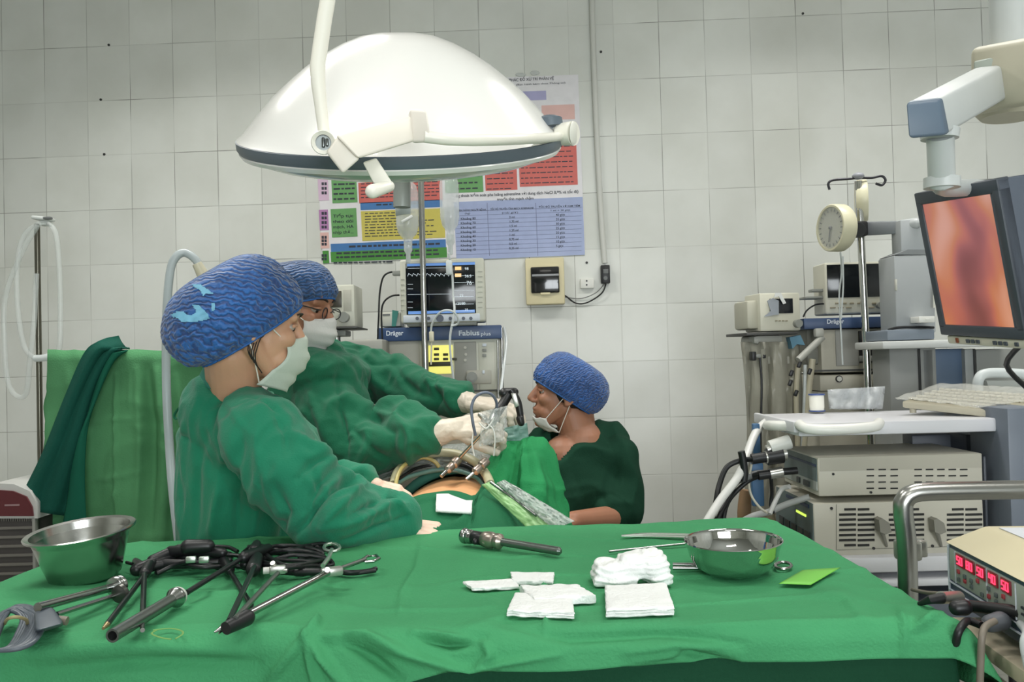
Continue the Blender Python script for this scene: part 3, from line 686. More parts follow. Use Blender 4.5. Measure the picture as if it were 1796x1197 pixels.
# ================================================================ IV pole with two bottles
DI = 2.95
ivx = P(745, 600, DI)
iv = thing('infusion_pole', V((ivx.x, ivx.y, 0)), 'steel infusion pole carrying two clear bottles in front of the patient monitor', 'infusion stand')
topz = P(745,250,DI).z
bm = new(); cyl(bm, (ivx.x,ivx.y,0.08), (ivx.x,ivx.y,topz), 0.0105, 20); finish(bm, 'pole', M_steel, iv)
bm = new(); tube(bm, [(ivx.x-0.075,ivx.y,topz-0.07),(ivx.x-0.085,ivx.y,topz-0.02),(ivx.x-0.03,ivx.y,topz),(ivx.x+0.03,ivx.y,topz),(ivx.x+0.085,ivx.y,topz-0.02),(ivx.x+0.075,ivx.y,topz-0.07)], 0.004, 10, smooth=5); finish(bm, 'hook_bar', M_steel, iv)
for i in range(5):
    a = i*2*math.pi/5+.3; bm = new(); tube(bm, [(ivx.x,ivx.y,0.09),(ivx.x+.27*math.cos(a),ivx.y+.27*math.sin(a),0.06)], 0.012, 10); ball(bm, (ivx.x+.27*math.cos(a),ivx.y+.27*math.sin(a),0.03), 0.028); finish(bm, 'leg', M_steel, iv)
M_clear = mat('clear_plastic', (224,230,232), 0.08, alpha=0.38, spec=0.8)
M_frost = mat('frosted_plastic', (222,228,228), 0.25, alpha=0.72)
kk = DI/F
def bottle(px, topy, r, label, lab):
    t = thing('infusion_bottle', P(px, topy+118, DI), label, 'infusion bottle', 'infusion bottles on the pole')
    c = P(px, topy, DI)
    bm = new(); lathe(bm, [(0,0),(r*.45*kk,-1*kk),(r*.85*kk,-8*kk),(r*kk,-20*kk),(r*kk,-78*kk),(r*.82*kk,-92*kk),(r*.4*kk,-102*kk),(r*.36*kk,-118*kk),(0,-118*kk)], c, (0,0,1), 28, capends=False); finish(bm, 'flask', M_clear, t)
    bm = new(); lathe(bm, [(0,-12*kk),(r*.93*kk,-62*kk),(r*.93*kk,-77*kk),(r*.76*kk,-90*kk),(r*.3*kk,-100*kk),(0,-103*kk)][1:], c, (0,0,1), 28); finish(bm, 'saline', mat('saline', (205,212,214), 0.05, alpha=0.3), t)
    bm = new(); lathe(bm, [(7*kk,-108*kk),(7.5*kk,-122*kk),(4*kk,-128*kk),(4*kk,-142*kk),(2.4*kk,-144*kk)], c, (0,0,1), 16); finish(bm, 'drip_chamber', M_frost, t)
    bm = new(); tube(bm, [c+V((0,0,-1*kk)), c+V((0.01,0,8*kk)), c+V((0,0,14*kk)), c+V((-0.008,0,8*kk)), c+V((0,0,-1*kk))], 0.0015, 6, smooth=4); finish(bm, 'hanger', M_frost, t)
    if lab:
        bm = new(); 
        rows = [[c+V((r*1.02*kk*math.sin(a), -r*1.02*kk*math.cos(a), -z*kk)) for a in [-1.3+i*0.22 for i in range(9)]] for z in (30, 62)]
        sheet(bm, rows); solid(finish(bm, 'label_sticker', mat('pale_label', (196,204,206), 0.5), t), 0.0005)
        bm = new(); box(bm, c+V((3*kk,-r*1.05*kk,-70*kk)), 0.042,0.003,0.010, Matrix.Rotation(-0.5,3,'Y'), 0.002); finish(bm, 'tape_strip', mat('white_tape', (226,228,226), 0.6), t)
    return t
bottle(713, 318, 20, 'clear infusion bottle with pale label and tape strip, hanging left of the pole', True)
bottle(787, 304, 17, 'clear unlabelled infusion bottle hanging right of the pole', False)
bm = new(); tube(bm, [P(713,455,DI),P(712,500,DI+.1),P(708,540,DI+.2),P(708,572,DI+.25),P(709,600,DI+.3)], 0.0022, 8, smooth=5)
tag(finish(bm, 'infusion_line', M_frost), 'thin clear drip line falling from the left infusion bottle', 'tube')
bm = new(); tube(bm, [P(787,444,DI-.02),P(793,480,DI),P(795,520,DI),P(797,550,DI-.02),P(789,600,DI-.01),P(797,680,DI)], 0.0042, 8, smooth=6)
tag(finish(bm, 'infusion_line', mat('white_tubing', (205,210,210), 0.3)), 'white drip line hanging from the right infusion bottle past the monitor', 'tube')
t = thing('roller_clamp', P(788,470,DI), 'white roller clamp on the drip line of the right infusion bottle', 'clamp')
bm = new(); box(bm, P(788,470,DI-.03), 0.022,0.014,0.05, bev=0.004); finish(bm, 'clamp_body', mat('white_tubing', (205,210,210), 0.3), t)
bm = new(); tube(bm, [P(757,604,DI),P(756,590,DI),P(758,568,DI-.02),P(772,548,DI-.05),P(790,545,DI-.06),P(802,555,DI-.05),P(803,568,DI-.03),P(792,572,DI-.02)], 0.0035, 8, smooth=6)
tag(finish(bm, 'tube_loop', M_frost), 'clear tube looping across the lower edge of the patient monitor', 'tube')
bm = new(); box(bm, P(757,591,DI-.02), 0.016,0.014,0.036, bev=0.003); tube(bm, [P(757,600,DI-.02),P(756,640,DI-.02)], 0.003, 8); tag(finish(bm, 'line_filter', mat('beige_clip', (206,200,176), 0.4)), 'beige filter clip on the thin line beside the infusion pole', 'clip')
bm = new(); tube(bm, [P(878,690,2.9),P(884,640,3.0),P(888,600,3.06),P(884,575,3.1)], 0.005, 8, smooth=4)
tag(finish(bm, 'breathing_tube', M_frost), 'pale tube along the right side of the left anaesthesia machine', 'tube')

# ================================================================ left: pole with tubing, draped stand, cloth, machine
DP = 3.25
lp = P(68, 600, DP)
t = thing('tubing_stand', V((lp.x, lp.y, 0)), 'thin dark steel stand at far left with loops of clear tubing', 'stand')
bm = new(); cyl(bm, (lp.x,lp.y,0.06), (lp.x,lp.y,P(68,392,DP).z), 0.0105, 16); finish(bm, 'pole', mat('dark_steel', (110,108,98), 0.3, 1.0), t)
bm = new(); c = P(76,384,DP-0.02); box(bm, c, 0.07,0.05,0.014, Matrix.Rotation(0.12,3,'Y'), 0.006); box(bm, P(80,392,DP-.02), 0.035,0.035,0.02, bev=0.006); finish(bm, 'clamp', mat('white_clamp', (208,212,210), 0.35), t)
bm = new(); box(bm, P(84,383,DP-.05), 0.03,0.02,0.01, bev=0.004); finish(bm, 'clamp_tip', mat('grey_plastic', (105,108,108)), t)
bm = new(); lathe(bm, [(0.2,0),(0.2,0.03),(0.03,0.07),(0.012,0.09)], (lp.x,lp.y,0), (0,0,1), 28); finish(bm, 'base', M_steel, t)
for pts, lb in (([(70,392),(45,410),(32,450),(30,520),(38,590),(52,622),(80,630),(102,620),(106,560),(104,470),(98,410),(84,392)], 'wide loop of clear corrugated tubing on the far left stand'),
                ([(66,396),(40,440),(10,520),(8,600),(14,670),(30,695),(46,690),(52,640),(60,560),(64,480)], 'lowest hanging loop of clear tubing at the far left edge')):
    bm = new(); tube(bm, [P(x, y, DP-0.05) for x, y in pts], 0.0095, 10, smooth=6); tag(finish(bm, 'tubing_loop', mat('clear_tube', (214,220,218), 0.2, alpha=0.30)), lb, 'tube', 'clear tubing loops on the far left stand')
bm = new(); tube(bm, [P(62,629,DP-.07), P(78,628,DP-.08), P(92,622,DP-.07)], 0.013, 12, smooth=3); tag(finish(bm, 'tube_connector', M_frost), 'frosted tube connector hanging against the far left stand', 'connector')
# red and white machine low at left
Fm = Face(20, 930, 2.6, yaw=0)
t = thing('suction_machine', V((Fm.o.x, Fm.o.y, 0)), 'white machine with maroon front and dark grille at the lower left edge', 'machine')
bm = new(); pts = [(-60,905)]+[(-60+ (a*(70+60))/10, 905-56*math.sin(math.pi*min(1,(a+5)/15))) for a in range(0,11)]+[(70,905)]
Fm.poly(bm, [(-70,910),(-66,880),(-45,858),(-10,848),(25,850),(52,862),(64,882),(66,910)], 0.0,-0.35); finish(bm, 'hood', mat('machine_white', (196,196,192), 0.4), t)
bm = new(); Fm.poly(bm, [(-60,906),(-55,882),(-35,866),(-8,860),(22,862),(46,872),(56,890),(58,906)], 0.006,-0.01); finish(bm, 'front_shield', mat('maroon', (92,34,40), 0.35), t)
bm = new(); Fm.box(bm, 8,885,34,888,0.0075,0.0,0); finish(bm, 'badge', mat('badge_grey', (150,120,122), 0.4), t)
bm = new(); Fm.box(bm, -66,905,62,1190,-0.01,-0.35,0.004); finish(bm, 'cabinet', mat('dark_body', (62,58,56), 0.5), t)
bm = new()
for x in range(-62,60,4): Fm.box(bm, x,907,x+1.6,915,-0.006,-0.012,0)
for y in range(925,1180,16): Fm.box(bm, -62,y,58,y+5,-0.004,-0.012,0.001)
finish(bm, 'grille', mat('grille_grey', (112,108,102), 0.5), t)
bm = new(); Fm.box(bm, 58,908,63,1190,0.0,-0.02,0.001); finish(bm, 'edge_trim', mat('trim_grey', (140,140,134), 0.5), t)
# ================================================================ right rear: gauges on a pole, anaesthesia machine, monitors
B = Face(1480, 690, 3.0, yaw=0)
an2 = thing('anaesthesia_machine', V((B.o.x, B.o.y, 0)), 'ivory anaesthesia machine with navy bar, behind the white video cart at right', 'anaesthesia machine')
bm = new(); B.box(bm, 1440,576,1640,652, 0.0,-0.4,0.005); B.box(bm, 1438,656,1640,684, 0.0,-0.4,0.005); B.box(bm, 1440,684,1640,1040,-0.03,-0.4,0.005); finish(bm, 'casing', mat('ivory_warm', (186,182,166), 0.5, var=0.05), an2)
bm = new(); B.box(bm, 1415,576,1442,640,-0.03,-0.4,0.01); finish(bm, 'side_body', mat('side_grey', (132,132,122), 0.5), an2)
bm = new(); B.box(bm, 1410,556,1640,575, 0.02,-0.42,0.003); finish(bm, 'top_bar', M_navy, an2)
bm = new(); text_bm(bm, 'Dräger', B, 1450, 568, 7.5, 0.0215, width=30, bold=0.02); finish(bm, 'bar_lettering', M_whitep, an2, smooth=False)
bm = new(); B.box(bm, 1466,579,1506,642, 0.004,-0.01,0.002); finish(bm, 'grey_panel', mat('grey_panel2', (158,158,152), 0.5), an2)
bm = new(); B.box(bm, 1507,580,1560,636, 0.005,-0.01,0.002); finish(bm, 'display', mat('dull_screen', (44,44,46), 0.3), an2)
bm = new(); B.box(bm, 1507,624,1560,634, 0.0065,0,0.001); finish(bm, 'display_key_row', M_knob, an2)
bm = new(); B.box(bm, 1420,647,1640,650, 0.004,-0.01,0); finish(bm, 'seam', mat('dark_gap', (70,72,70)), an2)
bm = new(); B.disc(bm, 1471,665,6,0.0,0.006,22); finish(bm, 'dial_ring', M_black, an2)
bm = new(); B.disc(bm, 1471,665,4.4,0.0,0.008,22); finish(bm, 'dial', mat('pale_dial', (205,205,196), 0.4), an2)
bm = new(); tube(bm, [B.at(1400,632,0.08), B.at(1442,592,0.05)], 0.012, 14); box(bm, B.at(1436,584,0.05), 0.03,0.03,0.03, bev=0.006); finish(bm, 'breathing_arm', mat('arm_grey', (176,176,168), 0.4), an2)
# pole
DG = 2.9
gp = P(1512, 540, DG)
t = thing('gauge_pole', V((gp.x+0.015, gp.y, 0)), 'chrome pole with hooked crossbar standing before the right anaesthesia machine', 'stand')
bm = new(); cyl(bm, P(1519,600,DG), P(1505,318,DG), 0.0125, 20); q = P(1519,600,DG); cyl(bm, q, (q.x+0.01,q.y,0.08), 0.0125, 20); finish(bm, 'pole', M_chrome, t)
bm = new(); box(bm, (q.x+.01,q.y,0.05), 0.13,0.13,0.05, bev=0.015); finish(bm, 'base', M_knob, t)
bm = new(); tube(bm, [P(1455,333,DG),P(1453,322,DG),P(1462,316,DG),P(1490,314,DG),P(1505,312,DG),P(1530,312,DG),P(1546,309,DG),P(1553,316,DG),P(1547,325,DG),P(1536,322,DG)], 0.0042, 10, smooth=5); finish(bm, 'hook_bar', mat('dark_hook', (70,70,74), 0.3, 0.9), t)
bm = new(); ball(bm, P(1505,309,DG), (0.02,0.02,0.012)); finish(bm, 'top_cap', mat('cap_grey', (150,152,160), 0.4), t)
bm = new(); box(bm, P(1507,403,DG-0.03), 0.042,0.06,0.05, bev=0.008); cyl(bm, P(1507,403,DG-0.04), P(1506,403,DG-0.09), 0.022, 20); finish(bm, 'clamp_knob', M_black, t)
bm = new(); hexa(bm, [P(1512,389,DG-.03),P(1580,388,DG-.12),P(1582,410,DG-.12),P(1512,414,DG-.03)], [P(1512,389,DG+.02),P(1580,388,DG-.07),P(1582,410,DG-.07),P(1512,414,DG+.02)], 0.004); finish(bm, 'bracket_arm', mat('bracket_grey', (128,132,136), 0.4, 0.2), t)
bm = new(); capsule(bm, P(1578,396,DG-.1), P(1606,392,DG-.14), 0.018, 0.018); finish(bm, 'bracket_joint', mat('bracket_pale', (176,180,180), 0.4), t)
M_gauge = mat('gauge_cream', (212,208,180), 0.4)
def gauge(c, nrm, r, dep, label, face=True):
    t = thing('pressure_gauge', c, label, 'gauge')
    n_ = V(nrm).normalized()
    bm = new(); lathe(bm, [(0,-dep),(r*.92,-dep),(r,-dep*.8),(r,0),(r*.96,0.004),(r*.88,0.004),(r*.88,-0.004),(0,-0.004)], c, n_, 44, capends=False); finish(bm, 'gauge_case', M_gauge, t)
    bm = new(); lathe(bm, [(0,-0.002),(r*.88,-0.002)], c, n_, 40, capends=False); finish(bm, 'gauge_dial', mat('dial_face', (190,190,178), 0.5), t)
    bm = new(); d, s, u = frame_of(n_)
    for i in range(20):
        a = 2*math.pi*i/20+.1; e = s*math.cos(a)+u*math.sin(a)
        tube(bm, [c+e*r*.68+n_*0.001, c+e*r*.8+n_*0.001], 0.0015, 5)
    tube(bm, [c+n_*0.002, c+n_*0.002+(-u*.9+s*.2).normalized()*r*.6], 0.002, 6); ball(bm, c+n_*0.002, (0.006,0.006,0.006)); finish(bm, 'dial_marking', mat('dial_ink', (110,112,112), 0.5), t, smooth=False)
    bm = new(); lathe(bm, [(0,0.0065),(r*.86,0.0045),(r*.88,0.002)], c, n_, 36, capends=False); finish(bm, 'gauge_glass', mat('gauge_glass', (230,232,230), 0.08, alpha=0.18), t)
    return t
gd = DG-0.05
gauge(P(1457,400,gd), V((-0.955,-0.295,0.0)), 0.079, 0.05, 'round cream pressure gauge turned to the camera, left of the chrome pole')
gauge(P(1519,352,gd+.09), V((0.955,-0.29,0.0)), 0.072, 0.035, 'round cream gauge seen almost edge on, just right of the chrome pole')
bm = new(); tube(bm, [P(1474,443,gd),P(1476,480,DG-.02),P(1472,520,DG-.02),P(1476,600,DG-.02),P(1478,640,DG-.02)], 0.0028, 8, smooth=5); tube(bm, [P(1478,450,gd),P(1479,500,DG-.04),P(1475,560,DG-.04)], 0.0028, 8, smooth=5)
tag(finish(bm, 'gauge_tubing', M_frost), 'thin clear tubing falling from the left gauge over the dark monitor', 'tube')
bm = new(); tube(bm, [P(1480,425,gd),P(1492,420,DG),P(1500,412,DG)], 0.004, 8, smooth=4); tag(finish(bm, 'gauge_hose', M_knob), 'short grey hose joining the left gauge to the chrome pole', 'hose')
# dark monitor
C2 = Face(1500, 550, 3.04, yaw=0)
mo2 = thing('patient_monitor', C2.at(1500,552), 'cream monitor with black unlit screen on the right anaesthesia machine', 'monitor')
bm = new(); C2.box(bm, 1447,459,1600,550, 0.0,-0.12,0.007,3); finish(bm, 'casing', mat('ivory_light', (206,204,188), 0.45), mo2)
bm = new(); C2.box(bm, 1451,463,1590,521, 0.002,-0.02,0.001); finish(bm, 'screen', M_scr, mo2)
bm = new()
for x in (1465,1478,1491,1504,1530): C2.box(bm, x,531,x+7,534, 0.003,0,0.0005)
for x in (1456,1470,1484,1524): C2.box(bm, x,539,x+10,541, 0.003,0,0.0005)
finish(bm, 'key_row', mat('tan_key', (140,132,110), 0.5), mo2)
bm = new(); C2.disc(bm, 1541,536,5.5,0.0,0.02,20); finish(bm, 'control_knob', M_knob, mo2)
bm = new(); tube(bm, [C2.at(1447,533,-.02),C2.at(1430,535,0),C2.at(1415,545,.02),C2.at(1409,556,.03)], 0.003, 8, smooth=5); tag(finish(bm, 'monitor_lead', M_cable), 'black lead curving from the dark cream monitor to the navy bar', 'cable')
bm = new(); C2.box(bm, 1424,507,1447,512,-.02,-.06,.002); C2.box(bm, 1412,520,1447,524,-.02,-.1,.002); tag(finish(bm, 'bracket', M_knob), 'small grey bracket at the left side of the dark cream monitor', 'bracket')
# small monitor at left on a shelf
S = Face(1365, 585, 2.95, yaw=8)
sm = thing('gas_monitor', S.at(1365,582), 'small cream monitor with tape across its dark screen, left of the right anaesthesia machine', 'monitor')
bm = new(); S.box(bm, 1333,514,1404,581, 0.0,-0.13,0.006); finish(bm, 'casing', mat('ivory_light', (206,204,188)), sm)
bm = new(); S.box(bm, 1310,527,1334,578,-0.02,-0.14,0.012); finish(bm, 'side_case', mat('side_beige', (180,178,162), 0.5), sm)
bm = new(); S.box(bm, 1350,524,1391,550, 0.002,-0.01,0.001); finish(bm, 'screen', M_scr, sm)
bm = new(); S.disc(bm, 1397,568,7,0.0,0.02,22); finish(bm, 'control_knob', M_knob, sm)
bm = new(); S.poly(bm, [(1346,528),(1356,523),(1366,528),(1366,552),(1340,556),(1352,546)], 0.006, 0.003); finish(bm, 'torn_sticker', mat('grey_sticker', (150,156,164), 0.6), sm, smooth=False)
bm = new(); S.poly(bm, [(1360,514),(1370,514),(1379,532),(1374,534),(1366,520),(1358,522)], 0.009, 0.006); finish(bm, 'tape', mat('white_tape', (226,228,226)), sm, smooth=False)
bm = new()
for x in (1360,1366,1372,1378): S.box(bm, x,562,x+4,564,0.003,0,0.0005)
finish(bm, 'key_row', mat('tan_key', (140,132,110)), sm)
t = thing('monitor_shelf', S.at(1360,590), 'dark shelf board with grey hoses bundled beneath the small cream monitor', 'shelf')
bm = new(); S.box(bm, 1309,583,1400,588,0.03,-0.15,0.002); finish(bm, 'shelf_board', mat('dark_board', (66,66,64)), t)
bm = new(); S.box(bm, 1322,588,1374,604,0.0,-0.12,0.012); finish(bm, 'underside', mat('arm_grey', (176,176,168)), t)
bm = new(); c = S.at(1350,600,-0.07); cyl(bm, c, V((c.x,c.y,0.05)), 0.016, 16); box(bm, (c.x,c.y,0.04), 0.3,0.3,0.05, bev=.01); finish(bm, 'post', M_steel, t)
t = thing('valve_knob', S.at(1330,625), 'small black valve with two knobs below the dark shelf board at right', 'valve')
bm = new(); S.box(bm, 1320,617,1327,633,0.02,-.01,.003); S.box(bm, 1338,622,1344,629,.02,-.01,.003); finish(bm, 'knob', M_black, t)
bm = new(); S.box(bm, 1326,621,1340,628,0.015,-.01,.003); finish(bm, 'valve_body', M_knob, t)
bm = new(); tube(bm, [S.at(1333,628,.01),S.at(1336,680,.01),S.at(1334,760,.01),S.at(1336,860,.01)], 0.004, 8, smooth=4); tag(finish(bm, 'thin_hose', M_cable), 'thin black hose hanging straight below the small valve', 'hose')
# hanging breathing bag & hoses (grey, folded)
bm = new()
rows = []
for i in range(26):
    v = i/25; z0 = 600+v*320
    rw = []
    for j in range(22):
        u = j/21; x = 1300+10*math.sin(v*3)+ (1402-1300-8*v)*u
        d = 2.98-0.05*math.sin(u*math.pi)-0.012*math.sin(u*21+v*3+2*math.sin(v*5))-0.008*math.sin(u*37+v*9)
        rw.append(P(x, z0, d))
    rows.append(rw)
sheet(bm, rows); o = finish(bm, 'equipment_cover', mat('translucent_cover', (166,164,150), 0.35, alpha=0.75, var=0.12, vscale=6)); solid(o, 0.002); tag(o, 'crumpled clear cover hanging over the hoses below the dark shelf board', 'cover')
M_hose = mat('beige_hose', (178,172,150), 0.5, var=0.1)
for pts, r, m_, lb in (([(1400,640),(1396,700),(1398,800),(1385,900)],.009,M_hose,'beige hose hanging beside the chrome pole, left of the ivory machine'),
                ([(1412,640),(1410,720),(1404,820),(1395,900)],.006,M_frost,'clear hose hanging close to the left face of the ivory machine'),
                ([(1425,630),(1418,690),(1412,760),(1400,880)],.011,M_hose,'thick beige hose against the side of the right anaesthesia machine')):
    bm = new(); tube(bm, [P(x,y,2.93) for x,y in pts], r, 10, smooth=5); tag(finish(bm, 'hanging_hose', m_), lb, 'hose')
for k_, (x, y) in enumerate(((1402,640),(1388,655),(1396,690),(1420,652),(1386,672))):
    bm = new(); box(bm, P(x,y,2.88), 0.012,0.012,0.022, Matrix.Rotation(.4,3,'Y'), .003); tag(finish(bm, 'hose_clip', M_black), ['black clip highest of those on the hanging hoses','black clip left of the beige hoses','black clip lowest on the clear hose','black clip closest to the ivory machine side','black clip at the edge of the crumpled cover'][k_], 'clip', 'black clips on the hanging hoses')
bm = new(); S.poly(bm, [(1385,592),(1404,588),(1412,606),(1398,604),(1390,612)], 0.02, -0.01); tag(finish(bm, 'blue_valve_cap', mat('dusty_blue', (92,134,156), 0.5), smooth=False), 'small dusty blue cap at the left end of the navy bar', 'cap')
# grey equipment tower
T = Face(1600, 600, 2.72, yaw=0)
tw = thing('pendant_column', V((T.o.x, T.o.y, 0)), 'tall pale grey equipment column with shelf, behind the endoscopy screen', 'column')
bm = new(); T.box(bm, 1570,447,1640,585,0.0,-0.12,0.006); finish(bm, 'upper_cabinet', mat('column_grey', (168,172,174), 0.45), tw)
bm = new(); T.poly(bm, [(1570,447),(1592,438),(1640,438),(1640,447)], 0.0,-0.12); finish(bm, 'cabinet_top', mat('column_dark', (130,134,136), 0.5), tw)
bm = new(); T.box(bm, 1580,385,1640,447,-0.03,-0.1,0.004); finish(bm, 'neck', mat('column_grey', (168,172,174)), tw)
bm = new(); T.box(bm, 1566,600,1652,1060,0.0,-0.14,0.015); finish(bm, 'lower_body', mat('column_lower', (146,148,146), 0.5, var=0.03), tw)
bm = new(); T.box(bm, 1548,596,1790,610,0.08,-0.14,0.006); finish(bm, 'shelf', mat('shelf_white', (204,206,204), 0.35), tw)
bm = new(); T.box(bm, 1556,578,1640,597,0.05,-0.12,0.006); finish(bm, 'drawer_unit', mat('slate_drawer', (120,130,142), 0.4), tw)
bm = new(); tube(bm, [T.at(1640,540,0.02),T.at(1640,500,0.02)], .006, 8); T.box(bm, 1571,490,1574,510,.01,0,.001); finish(bm, 'handle', mat('pale_handle', (206,206,196), .4), tw)
bm = new(); T.box(bm, 1643,612,1700,1060,-0.02,-0.14,0.004); finish(bm, 'blue_panel', mat('blue_grey_panel', (88,108,134), 0.45), tw)
bm = new(); T.box(bm, 1625,612,1645,1060,0.0,-0.14,0.004); T.box(bm, 1700,612,1716,1060,0.0,-0.14,0.004); finish(bm, 'panel_frame', mat('frame_grey', (150,154,154), 0.4), tw)
bm = new(); T.box(bm, 1618,612,1622,1060,0.004,-0.01,0); T.box(bm, 1716,612,1719,1060,0.004,-0.01,0); finish(bm, 'dark_seam', M_black, tw)
bm = new(); T.box(bm, 1720,612,1810,1060,-0.03,-0.14,0.004); finish(bm, 'right_panel', mat('column_grey2', (134,136,132), 0.5), tw)
bm = new(); T.box(bm, 1612,555,1640,566,0.06,0,0.002); T.box(bm, 1624,559,1630,562,0.062,.05,0.0005); finish(bm, 'latch', M_white, tw)
bm = new(); tube(bm, [T.at(1558,579,.03),T.at(1575,575,.03),T.at(1610,574,.03),T.at(1638,575,.03)], .004, 8, smooth=4); tag(finish(bm, 'shelf_cable', M_cable), 'black cable lying on the drawer unit of the grey column', 'cable')
# ================================================================ video cart
K = Face(1560, 750, 2.05, yaw=0)
cart = thing('video_cart', V((K.o.x, K.o.y, 0)), 'white video cart with slate post carrying the stacked ivory boxes', 'cart')
M_cw = mat('cart_white', (216,216,220), 0.3)
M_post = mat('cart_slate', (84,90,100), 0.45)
bm = new(); K.box(bm, 1400,738,1773,762, 0.0,-0.34,0.006); K.box(bm, 1392,740,1402,760,0.0,-0.34,0.004); finish(bm, 'top_shelf', M_cw, cart)
bm = new(); tube(bm, [K.at(1402,745,.0),K.at(1415,752,.03),K.at(1450,754,.045),K.at(1500,752,.045),K.at(1535,748,.03),K.at(1542,742,.0)], 0.0125, 14, smooth=6); finish(bm, 'push_handle', M_white, cart)
h0 = K.at(1400,742,-.34); bm = new(); tube(bm, [K.at(1396,748,-.05), K.at(1385,746,-.12)+V((-.05,0,0)), K.at(1385,746,-.3)+V((-.05,0,0)), K.at(1396,746,-.36)], 0.0125, 14, smooth=6); finish(bm, 'side_handle', M_white, cart)
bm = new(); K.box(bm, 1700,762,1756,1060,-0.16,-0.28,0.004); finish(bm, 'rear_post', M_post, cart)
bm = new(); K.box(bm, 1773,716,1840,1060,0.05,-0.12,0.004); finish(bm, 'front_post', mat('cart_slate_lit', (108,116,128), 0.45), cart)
bm = new(); K.box(bm, 1600,762,1756,790,-0.24,-0.3,0.004); finish(bm, 'cross_beam', M_post, cart)
bm = new(); K.box(bm, 1440,976,1790,1004,0.02,-0.36,0.006); K.box(bm, 1440,1016,1790,1030,0.02,-0.36,0.006); finish(bm, 'lower_shelf', M_cw, cart)
bm = new(); K.box(bm, 1470,1060,1780,1120,0.0,-0.34,0.006); finish(bm, 'base', M_post, cart)
for x, d in ((1480,-.02),(1770,-.02),(1480,-.32),(1770,-.32)):
    bm = new(); c = K.at(x,1000,d); ball(bm, (c.x,c.y,0.045), (0.025,0.045,0.045)); cyl(bm, (c.x,c.y,0.05), (c.x,c.y,0.5), .012, 10); finish(bm, 'caster', M_black, cart)
M_box = mat('unit_ivory', (202,198,184), 0.45, var=0.03)
M_slot = mat('vent_dark', (40,40,38), 0.7)
def unit(name, label, x0, y0, x1, y1, dep, yaw=0):
    U = Face(x0, y1, 2.05, yaw)
    t = thing(name, U.at((x0+x1)/2, y1, -dep/2), label, 'medical unit')
    bm = new(); U.box(bm, x0,y0,x1,y1,0.0,-dep,0.004); finish(bm, 'casing', M_box, t)
    return U, t
U1, t1 = unit('light_source_unit', 'upper ivory unit of the video cart with rows of short vent slits', 1435, 799, 1724, 868, 0.26)
for s_ in (1, 0):
  bm = new()
  for y in range(823,866,11):
    for x in (range(1520,1570,21) if s_ else range(1604,1700,20)): U1.box(bm, x,y,x+13,y+2.2,0.0012,-0.004,0)
  finish(bm, 'vent_slit', M_slot, t1, smooth=False)
bm = new(); U1.box(bm, 1437,800,1722,824,0.0006,-0.001,0); finish(bm, 'upper_strip', mat('unit_shade', (184,180,166), 0.5), t1)
for x, y in ((1461,832),(1527,864)):
    bm = new(); U1.disc(bm, x, y, 2.2, 0, 0.003, 12); finish(bm, 'screw', M_black, t1)
def left_panel(U, t, x0, y0, y1, dep, m_, name='front_panel', d0=0.01, d1=None, out=0.002, z0=0, z1=0):
    # quad on the left face of a unit, from depth d0 to d1 behind the near corner
    d1 = d1 or dep-0.01
    q = [U.at(x0, y0, -0.0)+(-U.n*d0)-U.u*out, U.at(x0, y0, 0)-U.n*d1-U.u*out, U.at(x0, y1, 0)-U.n*d1-U.u*out, U.at(x0, y1, 0)-U.n*d0-U.u*out]
    bm = new(); prism(bm, q, U.u*(out+0.002)); finish(bm, name, m_, t, smooth=False)
M_fp = mat('front_grey_green', (92,108,108), 0.4)
left_panel(U1, t1, 1435, 806, 846, .26, M_fp, d0=0.006)
left_panel(U1, t1, 1435, 816, 820, .26, mat('front_navy', (40,56,90), 0.4), 'front_stripe', out=0.004)
left_panel(U1, t1, 1435, 846, 862, .26, mat('front_pale', (160,166,160), 0.4), 'lower_fascia', d0=0.006)
left_panel(U1, t1, 1435, 850, 860, .26, mat('front_dark_sw', (50,54,54), 0.4), 'rocker_switch', d0=0.05, d1=0.09, out=0.006)
left_panel(U1, t1, 1435, 850, 860, .26, mat('front_dark_sw', (50,54,54), 0.4), 'rocker_switch', d0=0.12, d1=0.14, out=0.006)
U2, t2 = unit('insufflator_unit', 'lower ivory unit of the video cart with three round fan grilles', 1428, 880, 1726, 974, 0.30)
for cx in (1503, 1590, 1692):
    bm = new()
    for i, y in enumerate(range(892, 960, 9)):
        hw = 31 if 0 < i < 7 else 22
        U2.box(bm, cx-hw,y,cx-1.5,y+4,0.0012,-0.004,0); U2.box(bm, cx+1.5,y,cx+hw,y+4,0.0012,-0.004,0)
    finish(bm, 'fan_grille', M_slot, t2, smooth=False)
for x, y in ((1458,892),(1532,962),(1635,958)):
    bm = new(); U2.disc(bm, x, y, 2.5, 0, 0.003, 12); finish(bm, 'screw', mat('dark_metal', (60,60,60)), t2)
bm = new()
for a, b_ in (((1467,885),(1467,965)),((1467,965),(1720,958))): tube(bm, [U2.at(*a,.001), U2.at(*b_,.001)], .0006, 4)
finish(bm, 'panel_outline', mat('side_grey', (132,132,122)), t2)
for x in (1552, 1648):
    bm = new(); U2.poly(bm, [(x-10,913),(x-4,910),(x+8,918),(x+12,934),(x+2,938),(x-8,934)], 0.03, 0.0); capsule(bm, U2.at(x-6,930,.022), U2.at(x+3,958,.004), .006, .003); finish(bm, 'latch', mat('latch_grey', (140,138,128), .5), t2)
left_panel(U2, t2, 1428, 885, 972, .30, M_fp, d0=0.004)
left_panel(U2, t2, 1428, 910, 914, .30, mat('led_green', (190,220,90), .4, emit=(200,230,90), estr=1.2), 'green_display', d0=0.05, d1=0.12, out=0.004)
